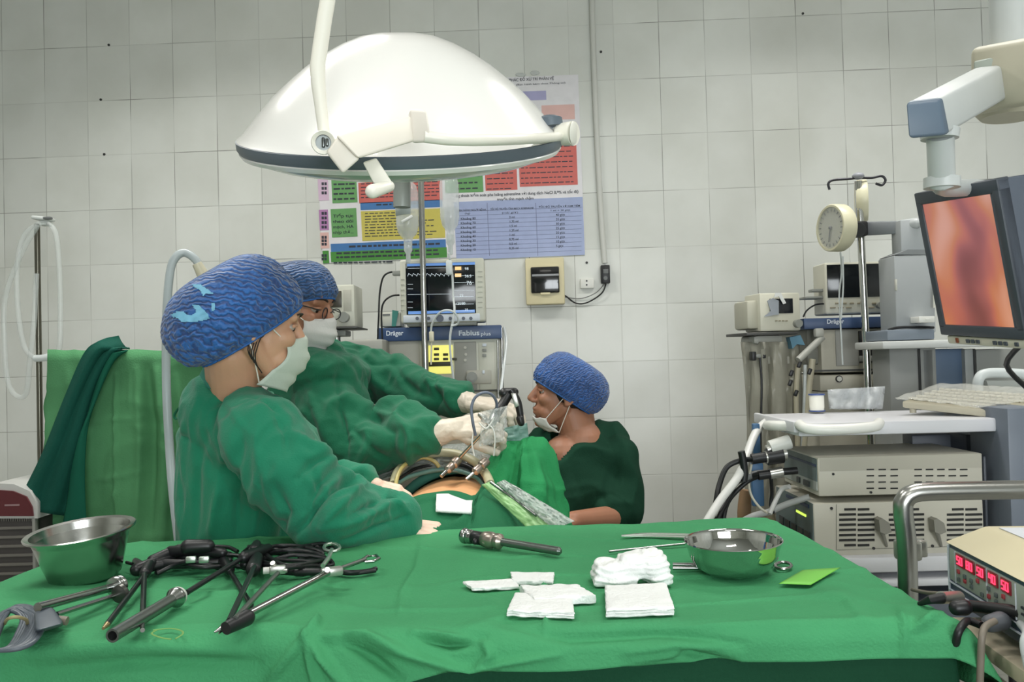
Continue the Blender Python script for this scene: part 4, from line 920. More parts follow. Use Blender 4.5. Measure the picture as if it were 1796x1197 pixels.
for d_ in (0.02,0.07,0.12,0.17,0.22): left_panel(U2, t2, 1428, 938, 956, .30, mat('front_dark_sw', (50,54,54)), 'key', d0=d_, d1=d_+0.035, out=0.005)
left_panel(U2, t2, 1428, 890, 896, .30, mat('front_navy', (40,56,90)), 'front_stripe', d0=.03, d1=.2, out=0.004)
t3 = thing('slate_box', K.at(1745,770,-.2), 'dark slate cabinet standing behind the ivory units on the video cart', 'cabinet')
bm = new(); K.box(bm, 1728,800,1770,985,-0.05,-0.15,.004); finish(bm, 'casing', M_post, t3)
# items on the top shelf
zs = K.at(1500,738).z+0.002
c = PZ(1433, 722, zs); t = thing('suture_spool', c, 'white spool with blue rims standing on the left of the white shelf', 'spool')
bm = new(); lathe(bm, [(0.019,.003),(0.0185,.006),(0.0195,.012),(0.0195,.040),(0.0185,.046)], c, (0,0,1), 28); finish(bm, 'thread', mat('white_thread', (236,234,222), .7), t)
for h in (0, .045):
    bm = new(); lathe(bm, [(0.022,h),(0.022,h+.0035)], c, (0,0,1), 28); finish(bm, 'rim', mat('blue_rim', (70,88,140), .4), t)
c = PZ(1500, 715, zs); bm = new(); random.seed(3)
rows = []
for i in range(11):
    r_ = []
    for j in range(22):
        u = j/21; v = i/10; px_ = 1455+ (1548-1455)*u + (1-v)*8*(0.5-u)*-1; py_ = 681+ (718-681)*v + (1-v)*(-3+6*(1-u))
        r_.append(P(px_, py_, 2.37 + 0.02*noise.noise(V((u*6,v*3,1.1))) + 0.012*math.sin(u*19+v*4)))
    rows.append(r_)
sheet(bm, rows); o = finish(bm, 'plastic_bag', mat('clear_bag', (220,224,226), .12, alpha=.45, bump=.6, bscale=60), angle=180); solid(o, .001); tag(o, 'crumpled clear plastic bag standing beside the white spool', 'bag')
# keyboard
zk = zs+0.004
kb = thing('keyboard', PZ(1690, 735, zk), 'beige keyboard wrapped in clear film, propped up on the white shelf', 'keyboard')
q = [PZ(1580,702,zk), PZ(1660,683,zk), PZ(1840,700,zk), PZ(1725,724,zk)]
e1 = (q[2]-q[1]); 
q = [P(1582,716,2.22), P(1655,693,2.36), P(1870,708,2.24), P(1732,733,2.09)]
for p in (q[0], q[1]):
    p2 = p.lerp(sum(q, V())/4, .15); bm = new(); cyl(bm, V((p2.x,p2.y,zs)), p2, .008, 10); finish(bm, 'foot', mat('keyboard_beige', (186,180,160), .5), kb)
bm = new(); hexa(bm, [p+V((0,0,.018)) for p in q], q, .005, 2); finish(bm, 'case', mat('keyboard_beige', (186,180,160), .5), kb)
bm = new()
for r0 in range(5):
    for c0 in range(18):
        a = q[0].lerp(q[1], (r0+.5)/5.6+.05); b_ = q[3].lerp(q[2], (r0+.5)/5.6+.05); p = a.lerp(b_, (c0+.7)/18.6)
        box(bm, p+V((0,0,.021)), .013,.011,.007, Matrix.Rotation(-.29,3,'Z'), .002, 1)
ko = finish(bm, 'keys', mat('key_beige', (196,190,170), .5), kb); ko['kind'] = 'stuff'
bm = new(); rows = []
for i in range(14):
    r_ = []
    for j in range(30):
        u = j/29*1.06-.03; v = i/13*1.2-.1; p = q[0].lerp(q[1], v).lerp(q[3].lerp(q[2], v), u)
        r_.append(p+V((0,0,.03+.006*noise.noise(V((u*14,v*8,.4))))))
    rows.append(r_)
sheet(bm, rows); o = finish(bm, 'film_cover', mat('clear_film', (222,222,214), .12, alpha=.3, bump=.5, bscale=50), kb, angle=180); solid(o, .0006)
t = thing('plastic_basket', PZ(1770,725,zk), 'clear plastic tray on the white shelf behind the keyboard', 'tray')
bm = new(); tube(bm, [P(1715,690,2.39), P(1716,668,2.38), P(1728,656,2.38), P(1770,655,2.38), P(1840,660,2.38)], .014, 12, smooth=5); finish(bm, 'rim', M_frost, t)
bm = new(); T.poly(bm, [(1730,668),(1830,668),(1830,690),(1738,690)], .35, .32); finish(bm, 'wall_panel', mat('pale_translucent', (176,180,176), .3, alpha=.7), t, smooth=False)
# connectors & cables at the cart's left
D5 = 2.12
M_wh = mat('white_hose', (214,214,210), 0.4)
bm = new(); tube(bm, [P(1352,735,2.3),P(1325,760,D5+.12),P(1298,830,D5),P(1262,880,D5-.05),P(1232,930,D5-.1),P(1190,1010,D5-.1)], 0.0105, 12, smooth=6); tag(finish(bm, 'white_hose', M_wh), 'white hose slanting down left from the video cart handle', 'hose')
cables = [([(1322,806),(1300,808),(1275,820),(1262,850),(1256,880),(1248,930),(1244,1000)], .0068, M_cable, 'leftmost black cable arching down from the connectors'),
 ([(1332,832),(1310,838),(1290,850),(1275,880),(1262,905),(1252,935),(1244,1000)], .006, M_cable, 'black cable between two others at the video cart connectors'),
 ([(1340,834),(1316,842),(1292,862),(1275,885),(1268,920),(1262,1000)], .006, M_cable, 'black cable closest to the cart below the connectors'),
 ([(1372,832),(1345,831),(1325,832),(1298,842)], .009, mat('grey_cable', (110,112,112), .5), 'thick grey cable leading out of the lower connector'),
 ([(1318,815),(1313,845),(1318,870),(1332,890),(1346,900)], .0032, mat('cream_wire', (206,202,186), .5), 'thin cream wire looping below the black connectors'),
 ([(1350,902),(1362,875),(1372,858),(1385,854)], .006, M_wh, 'short pale tube rising to the lower ivory unit'),
 ([(1290,922),(1320,906),(1350,898),(1380,885),(1420,872)], .008, mat('grey_band', (180,182,180), .5), 'flat pale tube crossing in front of the lower unit panel'),
 ([(1352,838),(1354,865),(1352,885),(1356,900)], .0045, M_cable, 'short black cord hanging straight under the lower connector')]
for pts, r, m_, lb in cables:
    bm = new(); tube(bm, [P(x, y, D5+.02*math.sin(i)) for i, (x, y) in enumerate(pts)], r, 10, smooth=6); tag(finish(bm, 'equipment_cable', m_), lb, 'cable')
def conn(pts, lb, name='cable_connector'):
    t = thing(name, P(pts[0][0], pts[0][1], D5), lb, 'connector')
    for x0,y0,x1,y1,r,m_,nm in pts:
        bm = new(); tube(bm, [P(x0,y0,D5), P(x1,y1,D5)], r, 20); finish(bm, nm, m_, t)
M_sil = mat('silver_ring', (190,190,184), .3, .8)
conn([(1318,806,1345,802,.013,M_cable,'grip'),(1342,803,1360,801,.016,M_sil,'collar')], 'upper black connector with silver collar at the video cart')
conn([(1345,802,1372,798,.021,M_black,'plug_body'),(1370,797,1378,796,.017,M_sil,'collar')], 'fat black plug at the upper unit of the video cart')
conn([(1350,786,1385,775,.018,M_gr_pl,'plug_body'),(1345,790,1352,787,.012,M_sil,'collar')], 'large white plug topmost among the video cart connectors')
conn([(1350,832,1372,828,.013,M_sil,'collar'),(1372,828,1398,826,.009,M_black,'grip'),(1330,835,1352,832,.011,M_black,'boot')], 'lower black connector with silver sleeve plugged into the upper unit')
bm = new(); box(bm, P(1328,850,2.2), .03,.02,.11, bev=.003); tag(finish(bm, 'blue_tag', mat('tag_blue', (70,110,150), .5)), 'blue plastic holder hanging behind the black cables', 'holder')
bm = new(); box(bm, P(1326,770,2.25), .018,.02,.08, bev=.003); tag(finish(bm, 'blue_strap', mat('tag_blue', (70,110,150))), 'blue strap under the left end of the white shelf', 'strap')
bm = new(); tube(bm, [P(1300,792,D5),P(1303,806,D5),P(1306,830,D5),P(1304,845,D5)], .009, 10, smooth=4); tag(finish(bm, 'black_clip', M_black), 'black clip hanging left of the upper connector', 'clip')
for j_, (pts, c0) in enumerate((([(1310,860),(1305,900),(1308,960)], (158,126,96)), ([(1345,900),(1352,930),(1350,980)], (150,136,110)), ([(1380,900),(1392,925),(1388,960)], (150,140,120)))):
    bm = new(); tube(bm, [P(x, y, 2.3) for x, y in pts], .018, 12, smooth=4); tag(finish(bm, 'tan_hose', mat('tan_hose_%d' % j_, c0, .6, var=.2)), ['tan hose furthest left behind the black cables','tan hose behind the cream wire loop','tan hose beside the green display of the lower unit'][j_], 'hose')
# ================================================================ steel rail and electrosurgical unit
DRl = 1.5
t = thing('utility_trolley', V((P(1700,900,1.4).x, P(1700,900,1.4).y, 0)), 'small trolley with bent steel rail carrying the electrosurgical unit', 'trolley')
bm = new(); tube(bm, [P(1592,1330,DRl),P(1592,1000,DRl),P(1584,900,DRl),P(1587,878,DRl),P(1600,867,DRl),P(1625,863,DRl),P(1700,861,DRl),P(1900,858,DRl)], [.0165]*8, 18, smooth=6); finish(bm, 'rail', M_steel, t)
bm = new(); box(bm, P(1592,965,DRl+.012), .042,.03,.036, bev=.006); box(bm, P(1614,962,DRl+.012), .02,.02,.03, bev=.004); finish(bm, 'rail_clamp', M_sil, t)
M_pg = mat('trolley_cream', (204,194,170), .5)
zt = P(1672,1078,1.28).z
sh0 = [PZ(1662,1082,zt), PZ(1812,1190,zt)]
dd = (sh0[1]-sh0[0]).normalized(); nn = V((dd.y*-1, dd.x, 0)); nn = nn if nn.x > 0 else -nn
LL = .62
q = [sh0[0], sh0[0]+dd*LL, sh0[0]+dd*LL+nn*.42, sh0[0]+nn*.42]
bm = new(); hexa(bm, q, [p-V((0,0,.022)) for p in q], .004); finish(bm, 'tray', M_pg, t)
bm = new(); 
for h_ in (.035,.05): tube(bm, [sh0[0]-nn*.01-V((0,0,h_)), sh0[0]+dd*LL-nn*.01-V((0,0,h_))], .011, 12)
finish(bm, 'tray_edge_pipe', M_steel, t)
bm = new(); box(bm, sum(q, V())/4-V((0,0,.35)), .4,.5,.02, Matrix.Rotation(math.atan2(dd.y,dd.x),3,'Z'), .004); finish(bm, 'lower_tray', mat('tray_grey', (160,158,148), .5), t)
for i_, p in enumerate(q):
    p2 = p.lerp(sum(q, V())/4, .1); bm = new(); cyl(bm, V((p2.x,p2.y,.06)), V((p2.x,p2.y,zt-.02)), .012, 12); ball(bm, (p2.x,p2.y,.035), .034); finish(bm, 'leg', M_steel, t)
# unit
E0 = P(1667, 1045, 1.26); E0.z = zt+.004+.012
eu_ = (PZ(1796,1130,E0.z)-PZ(1667,1045,E0.z)).normalized(); 
E0 = PZ(1667,1050,E0.z)
ztop = P(1667,945, proj(E0)[2]).z
He = ztop-E0.z; en_ = V((eu_.y, -eu_.x, 0)); en_ = en_ if en_.dot(CAM-E0) > 0 else -en_
REs = Matrix((eu_, -en_, V((0,0,1)))).transposed()
es = thing('electrosurgical_unit', E0, 'cream electrosurgical unit with five red digit displays, at the right edge', 'electrosurgical unit')
def EX(u, v, d=0): return E0 + eu_*u + V((0,0,v)) + en_*d
def ebox(bm, u0, v0, u1, v1, d0, d1, bev=.002): box(bm, EX((u0+u1)/2, (v0+v1)/2, (d0+d1)/2), abs(u1-u0), abs(d0-d1), abs(v1-v0), REs, bev)
We = .42
bm = new(); hexa(bm, [EX(-.004,He-.006,.006), EX(We,He-.006,.006), EX(We,He-.006,-.30), EX(-.004,He-.006,-.30)], [EX(-.002,He+.018,-.055), EX(We,He+.018,-.055), EX(We,He+.018,-.30), EX(-.002,He+.018,-.30)], .004, 3)
finish(bm, 'cream_top', mat('unit_cream', (222,212,178), .4, var=.03), es)
bm = new(); ebox(bm, 0,0,We,He-.004,0.0,-.30,.003); finish(bm, 'casing', mat('unit_navy', (40,62,84), .4), es)
bm = new(); ebox(bm, .006,He*.34,We-.01,He*.86,.002,-.01,.001); finish(bm, 'key_panel', mat('unit_panel_grey', (164,172,164), .45), es)
bm = new(); ebox(bm, .001,He*.02,.004,He*.9,.003,0,.0005); ebox(bm, .004,He*.29,We,He*.305,.003,0,0); ebox(bm, .004,He*.16,We,He*.175,.003,0,0)
for u in (.028,.130,.210): ebox(bm, u,He*.34,u+.001,He*.85,.0035,0,0)
finish(bm, 'white_line', M_whitep, es, smooth=False)
us = [.034,.066,.100,.136,.172]
M_red = mat('red_led', (255,60,90), .4, emit=(255,52,84), estr=2.2)
for i_, u in enumerate(us):
    bm = new(); ebox(bm, u,He*.64,u+.027,He*.84,.004,0,.0006); dm = finish(bm, 'digit_window', mat('led_window', (60,14,22), .3, emit=(120,20,34), estr=.5), es)
    bm = new()
    for j_ in range(2):
        s0 = u+.005+j_*.0105; 
        ch = ['50','80','50','40','50'][i_][j_]
        segs = dict(zip('0123456789', ('abcdef','bc','abged','abgcd','fgbc','afgcd','afgedc','abc','abcdefg','abcfgd')))[ch]
        y0, ym, y1 = He*.68, He*.745, He*.81; w_ = .0078
        R4 = {'a':(s0,y1-.0012,s0+w_,y1),'d':(s0,y0,s0+w_,y0+.0012),'g':(s0,ym-.0006,s0+w_,ym+.0006),'b':(s0+w_-.0012,ym,s0+w_,y1),'c':(s0+w_-.0012,y0,s0+w_,ym),'e':(s0,y0,s0+.0012,ym),'f':(s0,ym,s0+.0012,y1)}
        for sg in segs: ebox(bm, *R4[sg], .0052, .003, 0)
    finish(bm, 'red_digits', M_red, es, smooth=False)
rn = random.Random(9)
for i_ in range(14):
    u = .036+.021*(i_//2)+ (.012 if i_ > 6 else 0); v = He*(.40 if i_%2 else .52)+rn.uniform(-.003,.003)
    bm = new(); ebox(bm, u,v,u+.007,v+.006,.0045,0,.0008); finish(bm, 'key', mat('key_slate', (92,104,104), .5) if i_%3 else mat('key_red', (170,60,70), .5), es)
bm = new(); ebox(bm, .225,He*.55,.27,He*.58,.004,0,0); ebox(bm, .225,He*.46,.262,He*.49,.004,0,0); finish(bm, 'key_caption', mat('ink', (50,56,60), .5), es)
bm = new(); ebox(bm, .02,He+.0185,.36,He+.0195,-.066,-.297,0); tag(finish(bm, 'paper_sheet', mat('paper', (212,216,222), .7)), 'white printed sheet lying on top of the electrosurgical unit', 'paper')
# plugs and cables below the unit
M_gc = mat('grey_plug', (84,88,94), .5)
def splug(x0,y0,x1,y1,D,r,m_,lb):
    t = thing('instrument_plug', P(x1,y1,D), lb, 'plug')
    a, b_ = P(x0,y0,D), P(x1,y1,D)
    bm = new(); capsule(bm, a, a.lerp(b_,.55), r, r*.9); finish(bm, 'plug_body', m_, t)
    bm = new(); tube(bm, [a.lerp(b_,.5), b_], r*.55, 14); finish(bm, 'plug_boot', M_cable, t)
t = thing('instrument_plug', P(1660,1050,1.17), 'silver ended plug sticking out left below the electrosurgical unit', 'plug')
bm = new(); tube(bm, [P(1650,1049,1.17),P(1682,1048,1.2)], .0085, 18); finish(bm, 'plug_sleeve', M_sil, t)
bm = new(); tube(bm, [P(1652,1050,1.165),P(1632,1052,1.16),P(1612,1060,1.18)], [.0075,.006,.003], 14); finish(bm, 'plug_boot', M_cable, t)
splug(1755,1090,1722,1098,1.11,.0125,M_gc,'fat grey plug under the middle of the electrosurgical unit')
splug(1690,1066,1668,1068,1.14,.011,M_black,'short black plug beneath the first red display')
for pts, r, m_, lb in (([(1700,1064,1.16),(1740,1068,1.13),(1790,1076,1.1),(1830,1100,1.08)],.008,M_cable,'black cable running right beneath the electrosurgical unit'),
   ([(1722,1098,1.10),(1700,1090,1.12),(1690,1095,1.1),(1680,1112,1.09),(1676,1135,1.1)],.005,M_cable,'black cable bending over the tray edge below the plugs'),
   ([(1745,1090,1.10),(1728,1100,1.09),(1722,1120,1.08),(1720,1160,1.08),(1718,1230,1.08)],.0045,mat('dull_wire',(120,112,100),.5),'brown wire hanging over the middle of the tray edge'),
   ([(1790,1095,1.09),(1800,1110,1.05),(1796,1135,1.04),(1810,1200,1.04)],.005,M_frost,'clear wire hanging at the right edge below the electrosurgical unit'),
   ([(1600,1035,1.45),(1625,1040,1.3),(1650,1042,1.25),(1670,1046,1.22)],.003,mat('dull_wire',(120,112,100)),'thin brown wire leading from the rail clamp to the plug')):
    bm = new(); tube(bm, [P(x,y,d) for x,y,d in pts], r, 10, smooth=6); tag(finish(bm, 'trolley_cable', m_), lb, 'cable')
# ================================================================ instrument table with drapes
TZ = 0.98
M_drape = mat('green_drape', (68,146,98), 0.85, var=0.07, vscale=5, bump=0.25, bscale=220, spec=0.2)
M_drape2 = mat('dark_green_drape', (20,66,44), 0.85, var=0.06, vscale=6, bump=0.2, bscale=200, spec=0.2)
c0, c1, c2, c3 = PZ(178,962,TZ), PZ(1338,915,TZ), PZ(1648,1088,TZ), PZ(-60,1112,TZ)
tX0, tX1 = -1.02, (c1.x+c2.x)/2
def quadpt(u, v):  # u left-right, v back-front
    return c0.lerp(c1, u).lerp(c3n.lerp(c2, u), v)
c3n = V((c0.x-0.02, c2.y-0.02, TZ))
tb = thing('instrument_table', ((c0.x+c1.x)/2, (c0.y+c2.y)/2, 0), 'long instrument table on steel legs under the green drape in the foreground', 'table')
bm = new(); A_ = [quadpt(.02,.03), quadpt(.98,.03), quadpt(.98,.97), quadpt(.02,.97)]
hexa(bm, [p-V((0,0,.012)) for p in A_], [p-V((0,0,.045)) for p in A_], .004); finish(bm, 'table_top', M_steel, tb)
for p in A_:
    q = p.lerp(sum(A_, V())/4, .05); bm = new(); cyl(bm, (q.x,q.y,TZ-.04), (q.x,q.y,.07), .014, 12); ball(bm, (q.x,q.y,.035), .034); finish(bm, 'leg', M_steel, tb)
def drape(over, hang_f, hang_r, hang_l, hang_b, off, seed, amp, m_, name, nu=230, nv=130, creases=()):
    """sheet over the table: parameters run past the edges and fall down"""
    W_ = (c1-c0).length; Dp = (c3n-c0).length; bm = new(); rows = []; rr = 0.03
    for i in range(nv+1):
        s0_ = -hang_b + (Dp+hang_b+hang_f)*i/nv; row = []
        for j in range(nu+1):
            t = -hang_l + (W_+hang_l+hang_r)*j/nu
            s = s0_ if (s0_ < Dp or not creases) else Dp+(s0_-Dp)*(1+.25*max(0,.9-t/W_)+1.5*min(1,max(0,.55-t/W_)*3.0))
            tt, ss = min(max(t, 0), W_), min(max(s, 0), Dp)
            p = quadpt(tt/W_, ss/Dp).copy()
            ox = t-tt; oy = s-ss; o_ = math.hypot(ox, oy)
            z = off
            if o_ > 0:
                # rounded edge then fall
                k_ = min(o_, rr*1.57)
                outw = rr*math.sin(k_/rr); dn = rr*(1-math.cos(k_/rr)) + max(0, o_-rr*1.57)
                flare = 0.10*max(0, o_-rr*1.57)
                wv = 0.012*min(1, o_/.1)*math.sin((t*9+s*13)+seed) + 0.008*min(1,o_/.1)*math.sin((t*23-s*17)+seed*2)
                dx, dy = ox/o_, oy/o_
                corner = min(abs(ox), abs(oy))/max(1e-6, o_)
                outw = (outw + flare + wv + off + corner*o_*0.35) if creases else (outw*.5 + max(0, o_-.05)*.02 + corner*o_*.1)
                p += V((dx*outw, -dy*outw, -dn)); 
            n_ = noise.noise(V((t*5, s*5, seed)))*amp + noise.noise(V((t*14, s*9, seed+3)))*amp*.5
            r1 = noise.noise(V((t*3+.4*noise.noise(V((t*6,s*6,1))), s*8, seed+7))); n_ += amp*.7*max(0, 1-abs(r1)*9)
            p.z += z + (n_ + amp*.6)*(1 if o_ < .02 else .4)
            row.append(p)
        rows.append(row)
    sheet(bm, rows); folds(bm, creases, facing=True); return bm
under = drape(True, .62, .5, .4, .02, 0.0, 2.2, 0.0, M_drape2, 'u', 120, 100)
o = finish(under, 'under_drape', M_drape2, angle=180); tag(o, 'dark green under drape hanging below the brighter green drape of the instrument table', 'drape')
cre = [([(535,1118),(500,1160),(470,1197)],7,.006), ([(535,1118),(545,1160),(555,1210)],6,.005), ([(537,1115),(570,1160),(600,1200)],7,.007), ([(535,1118),(555,1095),(560,1085)],6,.006),
 ([(560,1118),(640,1118),(720,1150),(820,1180)],8,.008), ([(600,1122),(660,1160),(700,1190)],8,-.007), ([(725,1110),(780,1120),(850,1127)],6,.006), ([(735,1116),(790,1132),(850,1122)],7,-.007),
 ([(820,1180),(880,1165),(980,1150)],5,.005), ([(850,1128),(860,1150),(830,1178)],6,.005),
 ([(1100,1145),(1180,1130),(1260,1135)],7,.005), ([(1190,1140),(1230,1155),(1290,1165)],7,-.005), ([(1110,1160),(1170,1148),(1200,1140)],6,.004),
 ([(1430,1035),(1480,1050),(1520,1090)],9,.003), ([(300,1045),(480,1040),(640,1020)],3,.003),
 ([(1600,1105),(1625,1090),(1650,1080)],6,.006), ([(950,1000),(960,1060),(955,1110)],3.5,.003), ([(700,1080),(705,1040),(730,1000),(740,950)],4,.003), ([(1580,1068),(1586,1100),(1584,1150)],4,.004),
 ([(0,1150),(200,1135),(420,1140)],10,.005), ([(60,1180),(260,1160),(450,1165)],9,-.005), ([(880,1090),(1000,1120),(1150,1112),(1300,1130)],10,-.004)]
cre = [(a_, b_*1.15, c_*(2.6 if max(q_[1] for q_ in a_) > 1105 else 2.2)) for a_, b_, c_ in cre]
top = drape(True, .062, .11, .2, .05, .004, 5.1, .0042, M_drape, 't', 430, 260, cre)
for v in top.verts:
    x_, y_, D_ = proj(v.co)
o = finish(top, 'green_drape', M_drape, angle=180); solid(o, .0015); tag(o, 'wrinkled bright green drape spread over the instrument table', 'drape')
bm = new()
pts = [PZ(275,1106,TZ+.010), PZ(266,1112,TZ+.009), PZ(282,1119,TZ+.009), PZ(300,1122,TZ+.009)]
tube(bm, pts, .0014, 6, smooth=5, flat=.5); tube(bm, [PZ(268,1106,TZ+.010),PZ(298,1103,TZ+.010),PZ(318,1107,TZ+.010),PZ(320,1113,TZ+.010),PZ(308,1121,TZ+.009)], .0014, 6, smooth=5, flat=.5)
finish(bm, 'yellow_stitched_mark', mat('yellow_thread', (112,156,84), .8), o)
TS = TZ+.010    # cloth surface things rest on
# ---------------------------------------------------------------- bowls
def bowl(name, px, py_base, prof, tiltx, tilty, label, m_, inner):
    c = PZ(px, py_base, TS-.002); t = thing(name, c, label, 'bowl')
    Rm = Matrix.Rotation(tiltx,3,'X') @ Matrix.Rotation(tilty,3,'Y')
    bm = new(); lathe(bm, prof, c, Rm @ V((0,0,1)), 64, capends=False); finish(bm, 'bowl_body', m_, t, angle=50)
    return t
M_bowl = mat('steel_bowl', (190,190,186), .22, 1.0, bump=.05, bscale=30)
bt = bowl('steel_basin', 151, 1014, [(r_*.88,h_) for r_,h_ in [(0,.001),(.058,.001),(.064,.006),(.074,.035),(.085,.070),(.0885,.082),(.0975,.084),(.0995,.0825),(.0985,.080),(.090,.079),(.083,.066),(.0715,.034),(.061,.0075),(0,.004)]], .09, -.055, 'brushed steel basin with wide flat rim at the left of the green drape', M_bowl, None)
M_bowl2 = mat('polished_bowl', (205,205,202), .05, 1.0)
bowl('steel_bowl', 1288, 1007, [(0,.001),(.036,.001),(.046,.004),(.060,.014),(.0695,.030),(.0735,.050),(.0745,.054),(.0765,.0555),(.0775,.054),(.0755,.051),(.0745,.048),(.0675,.029),(.058,.0155),(.044,.006),(0,.0035)], .02, -.02, 'polished round steel bowl at the right of the green drape', M_bowl2, None)
# ---------------------------------------------------------------- gauze
M_gz = mat('white_gauze', (236,238,236), .95, bump=.35, bscale=160, spec=.1)
def pad(corners, h, label, layers=3, wob=.002, seed=0, name='gauze_pad', slope=0):
    c = sum((PZ(x,y,TS) for x,y in corners), V())/4
    t = thing(name, c, label, 'gauze', None)
    q = [PZ(x,y,TS) for x,y in corners]
    for L_ in range(layers):
        bm = new(); nu, nv = 26, 20; z0, z1 = h*L_/layers, h*(L_+1)/layers*.97
        def g(u, v, z): 
            p = q[0].lerp(q[1], u).lerp(q[3].lerp(q[2], u), v); n_ = noise.noise(V((u*5+seed, v*5, z*90)))
            return p + V((wob*noise.noise(V((v*6+seed, z*300, 1))), wob*noise.noise(V((u*6+seed, z*300, 4))), z*(1-.25*max(abs(u-.5),abs(v-.5))**4*16*.5)+wob*n_*.6+slope*v))
        for z, flip in ((z0, 1), (z1, 0)): sheet(bm, [[g(j/nu, i/nv, z) for j in range(nu+1)] for i in range(nv+1)])
        edge = [(j/nu,0) for j in range(nu+1)]+[(1,i/nv) for i in range(1,nv+1)]+[(1-j/nu,1) for j in range(1,nu+1)]+[(0,1-i/nv) for i in range(1,nv)]
        mid = (z0+z1)/2; cc = V((.5,.5,0))
        def ge(u, v, z, k_): return g(.5+(u-.5)*k_, .5+(v-.5)*k_, z)
        sheet(bm, [[ge(u,v,z0,1) for u,v in edge], [ge(u,v,mid,1.015) for u,v in edge], [ge(u,v,z1,1) for u,v in edge]], closed_u=True)
        bmesh.ops.remove_doubles(bm, verts=bm.verts, dist=1e-5)
        finish(bm, 'gauze_layer', M_gz, t, angle=70)
    return t
pad([(1062,1040),(1168,1036),(1182,1080),(1064,1084)], .013, 'neatly folded square gauze pad in front of the crumpled gauze pile', 3, .0018, 1)
pad([(905,1050),(1003,1052),(1007,1086),(890,1082)], .010, 'folded gauze pad nearest the front edge, left of the two square pads', 3, .002, 4)
pad([(912,1040),(1012,1038),(1045,1058),(938,1064)], .013, 'pointed gauze strip lying across the top of the left gauze pad', 1, .003, 8, 'gauze_strip')
pad([(896,1010),(972,1011),(970,1026),(900,1026)], .007, 'small gauze strip with faint pink stains, furthest back of the left gauze', 1, .0015, 12, 'gauze_strip')
pad([(812,1025),(900,1020),(912,1034),(830,1037)], .005, 'thin flat gauze strip pointing left towards the instruments', 1, .0015, 16, 'gauze_strip')
# crumpled pile
c = PZ(1108,1022,TS); t = thing('gauze_pile', c, 'thick crumpled pile of folded white gauze in front of the round bowl', 'gauze')
bm = new(); wp = lambda u, v, z: c + V((u, v, z))
box(bm, wp(-.018,.0,.020), .078,.055,.032, Matrix.Rotation(-.14,3,'Y'), .010, 3); box(bm, wp(.004,.002,.036), .050,.045,.020, Matrix.Rotation(-.2,3,'Y'), .008, 3); ball(bm, wp(.034,.0,.024), (.026,.030,.026)); box(bm, wp(-.026,-.004,.008), .070,.06,.014, None, .005, 2); ball(bm, wp(.042,-.012,.010), (.020,.022,.013))
bm = remesh(bm, .0022, 6)
for v in bm.verts:
    p = v.co-c; n_ = v.normal
    w_ = .0013*math.sin(p.z*700+2.5*math.sin(p.x*30+1)+5*noise.noise(p*30)) + .0035*noise.noise(p*45)
    v.co += n_*w_*(1 if p.z > .003 else 0)
finish(bm, 'gauze_lump', M_gz, t, angle=180)
# ---------------------------------------------------------------- instruments
M_rodb = mat('black_rod', (38,42,42), .3, .3)
M_rods = mat('steel_rod', (170,172,170), .22, 1.0)
def rod(bm, x0, y0, x1, y1, r, h0=None, h1=None, r1=None):
    h0 = r if h0 is None else h0; h1 = r if h1 is None else h1
    a, b_ = PZ(x0,y0,TS+h0), PZ(x1,y1,TS+h1); tube(bm, [a, b_], [r, r1 or r], 14); return a, b_
def inst(name, x, y, label, cat, group=None): return thing(name, PZ(x,y,TS), label, cat, group)
# trocar tube with collar and rod
t = inst('cannula', 255, 1080, 'thick steel cannula tube with collar, pointing to the front left', 'cannula')
bm = new(); a, b_ = PZ(197,1116,TS+.011), PZ(308,1049,TS+.014); dr = (a-b_).normalized()
lathe(bm, [(.0062,-.03),(.0062,0),(.0088,0),(.0088,-(a-b_).length)], a, dr, 28, capends=False); finish(bm, 'tube', mat('grey_steel', (128,134,130), .3, .9), t)
bm = new(); lathe(bm, [(.0088,-.004),(.0145,-.003),(.015,.0),(.0135,.003),(.0115,.008),(.0088,.014)], b_, dr, 28, capends=False); finish(bm, 'collar', M_rods, t)
bm = new(); lathe(bm, [(.0,-.012),(.012,-.012),(.014,-.008),(.014,-.004)], b_, dr, 28, capends=False); finish(bm, 'seal', mat('white_seal', (206,206,200), .5), t)
t = inst('grasper', 370, 1010, 'black shafted grasper whose rod runs into the thick steel cannula', 'grasper', None)
bm = new(); tube(bm, [PZ(328,1040,TS+.016), PZ(432,975,TS+.03)], .0042, 12); finish(bm, 'shaft', M_rodb, t)
bm = new(); capsule(bm, PZ(428,978,TS+.03), PZ(470,962,TS+.025), .010, .008); capsule(bm, PZ(455,968,TS+.02), PZ(480,985,TS+.01), .006, .005); finish(bm, 'grip', M_black, t)
t = inst('grasper', 225, 1050, 'black shafted grasper crossing behind the rod, furthest left of the black shafts', 'grasper')
bm = new(); rod(bm, 272,985,188,1096,.0042,.02,.006); finish(bm, 'shaft', M_rodb, t)
bm = new(); rod(bm, 188,1096,181,1103,.004,.006,.005,.002); finish(bm, 'jaw', mat('brass_tip', (168,150,110), .3, .8), t)
bm = new(); capsule(bm, PZ(240,1000,TS+.012), PZ(300,978,TS+.02), .011, .010); capsule(bm, PZ(250,995,TS+.01), PZ(238,985,TS+.01), .008, .006); tube(bm, [PZ(232,990,TS+.012),PZ(222,987,TS+.013)], .003, 8); finish(bm, 'grip', M_black, t)
t = inst('grasper', 252, 1060, 'short black shafted grasper with silver tip, standing almost straight between two shafts', 'grasper')
bm = new(); rod(bm, 253,1008,250,1092,.0042,.018,.006); finish(bm, 'shaft', M_rodb, t)
bm = new(); rod(bm, 250,1092,250,1106,.0045,.006,.006,.003); finish(bm, 'jaw', M_rods, t)
bm = new(); capsule(bm, PZ(254,1006,TS+.016), PZ(262,992,TS+.02), .009, .009); finish(bm, 'grip', M_black, t)
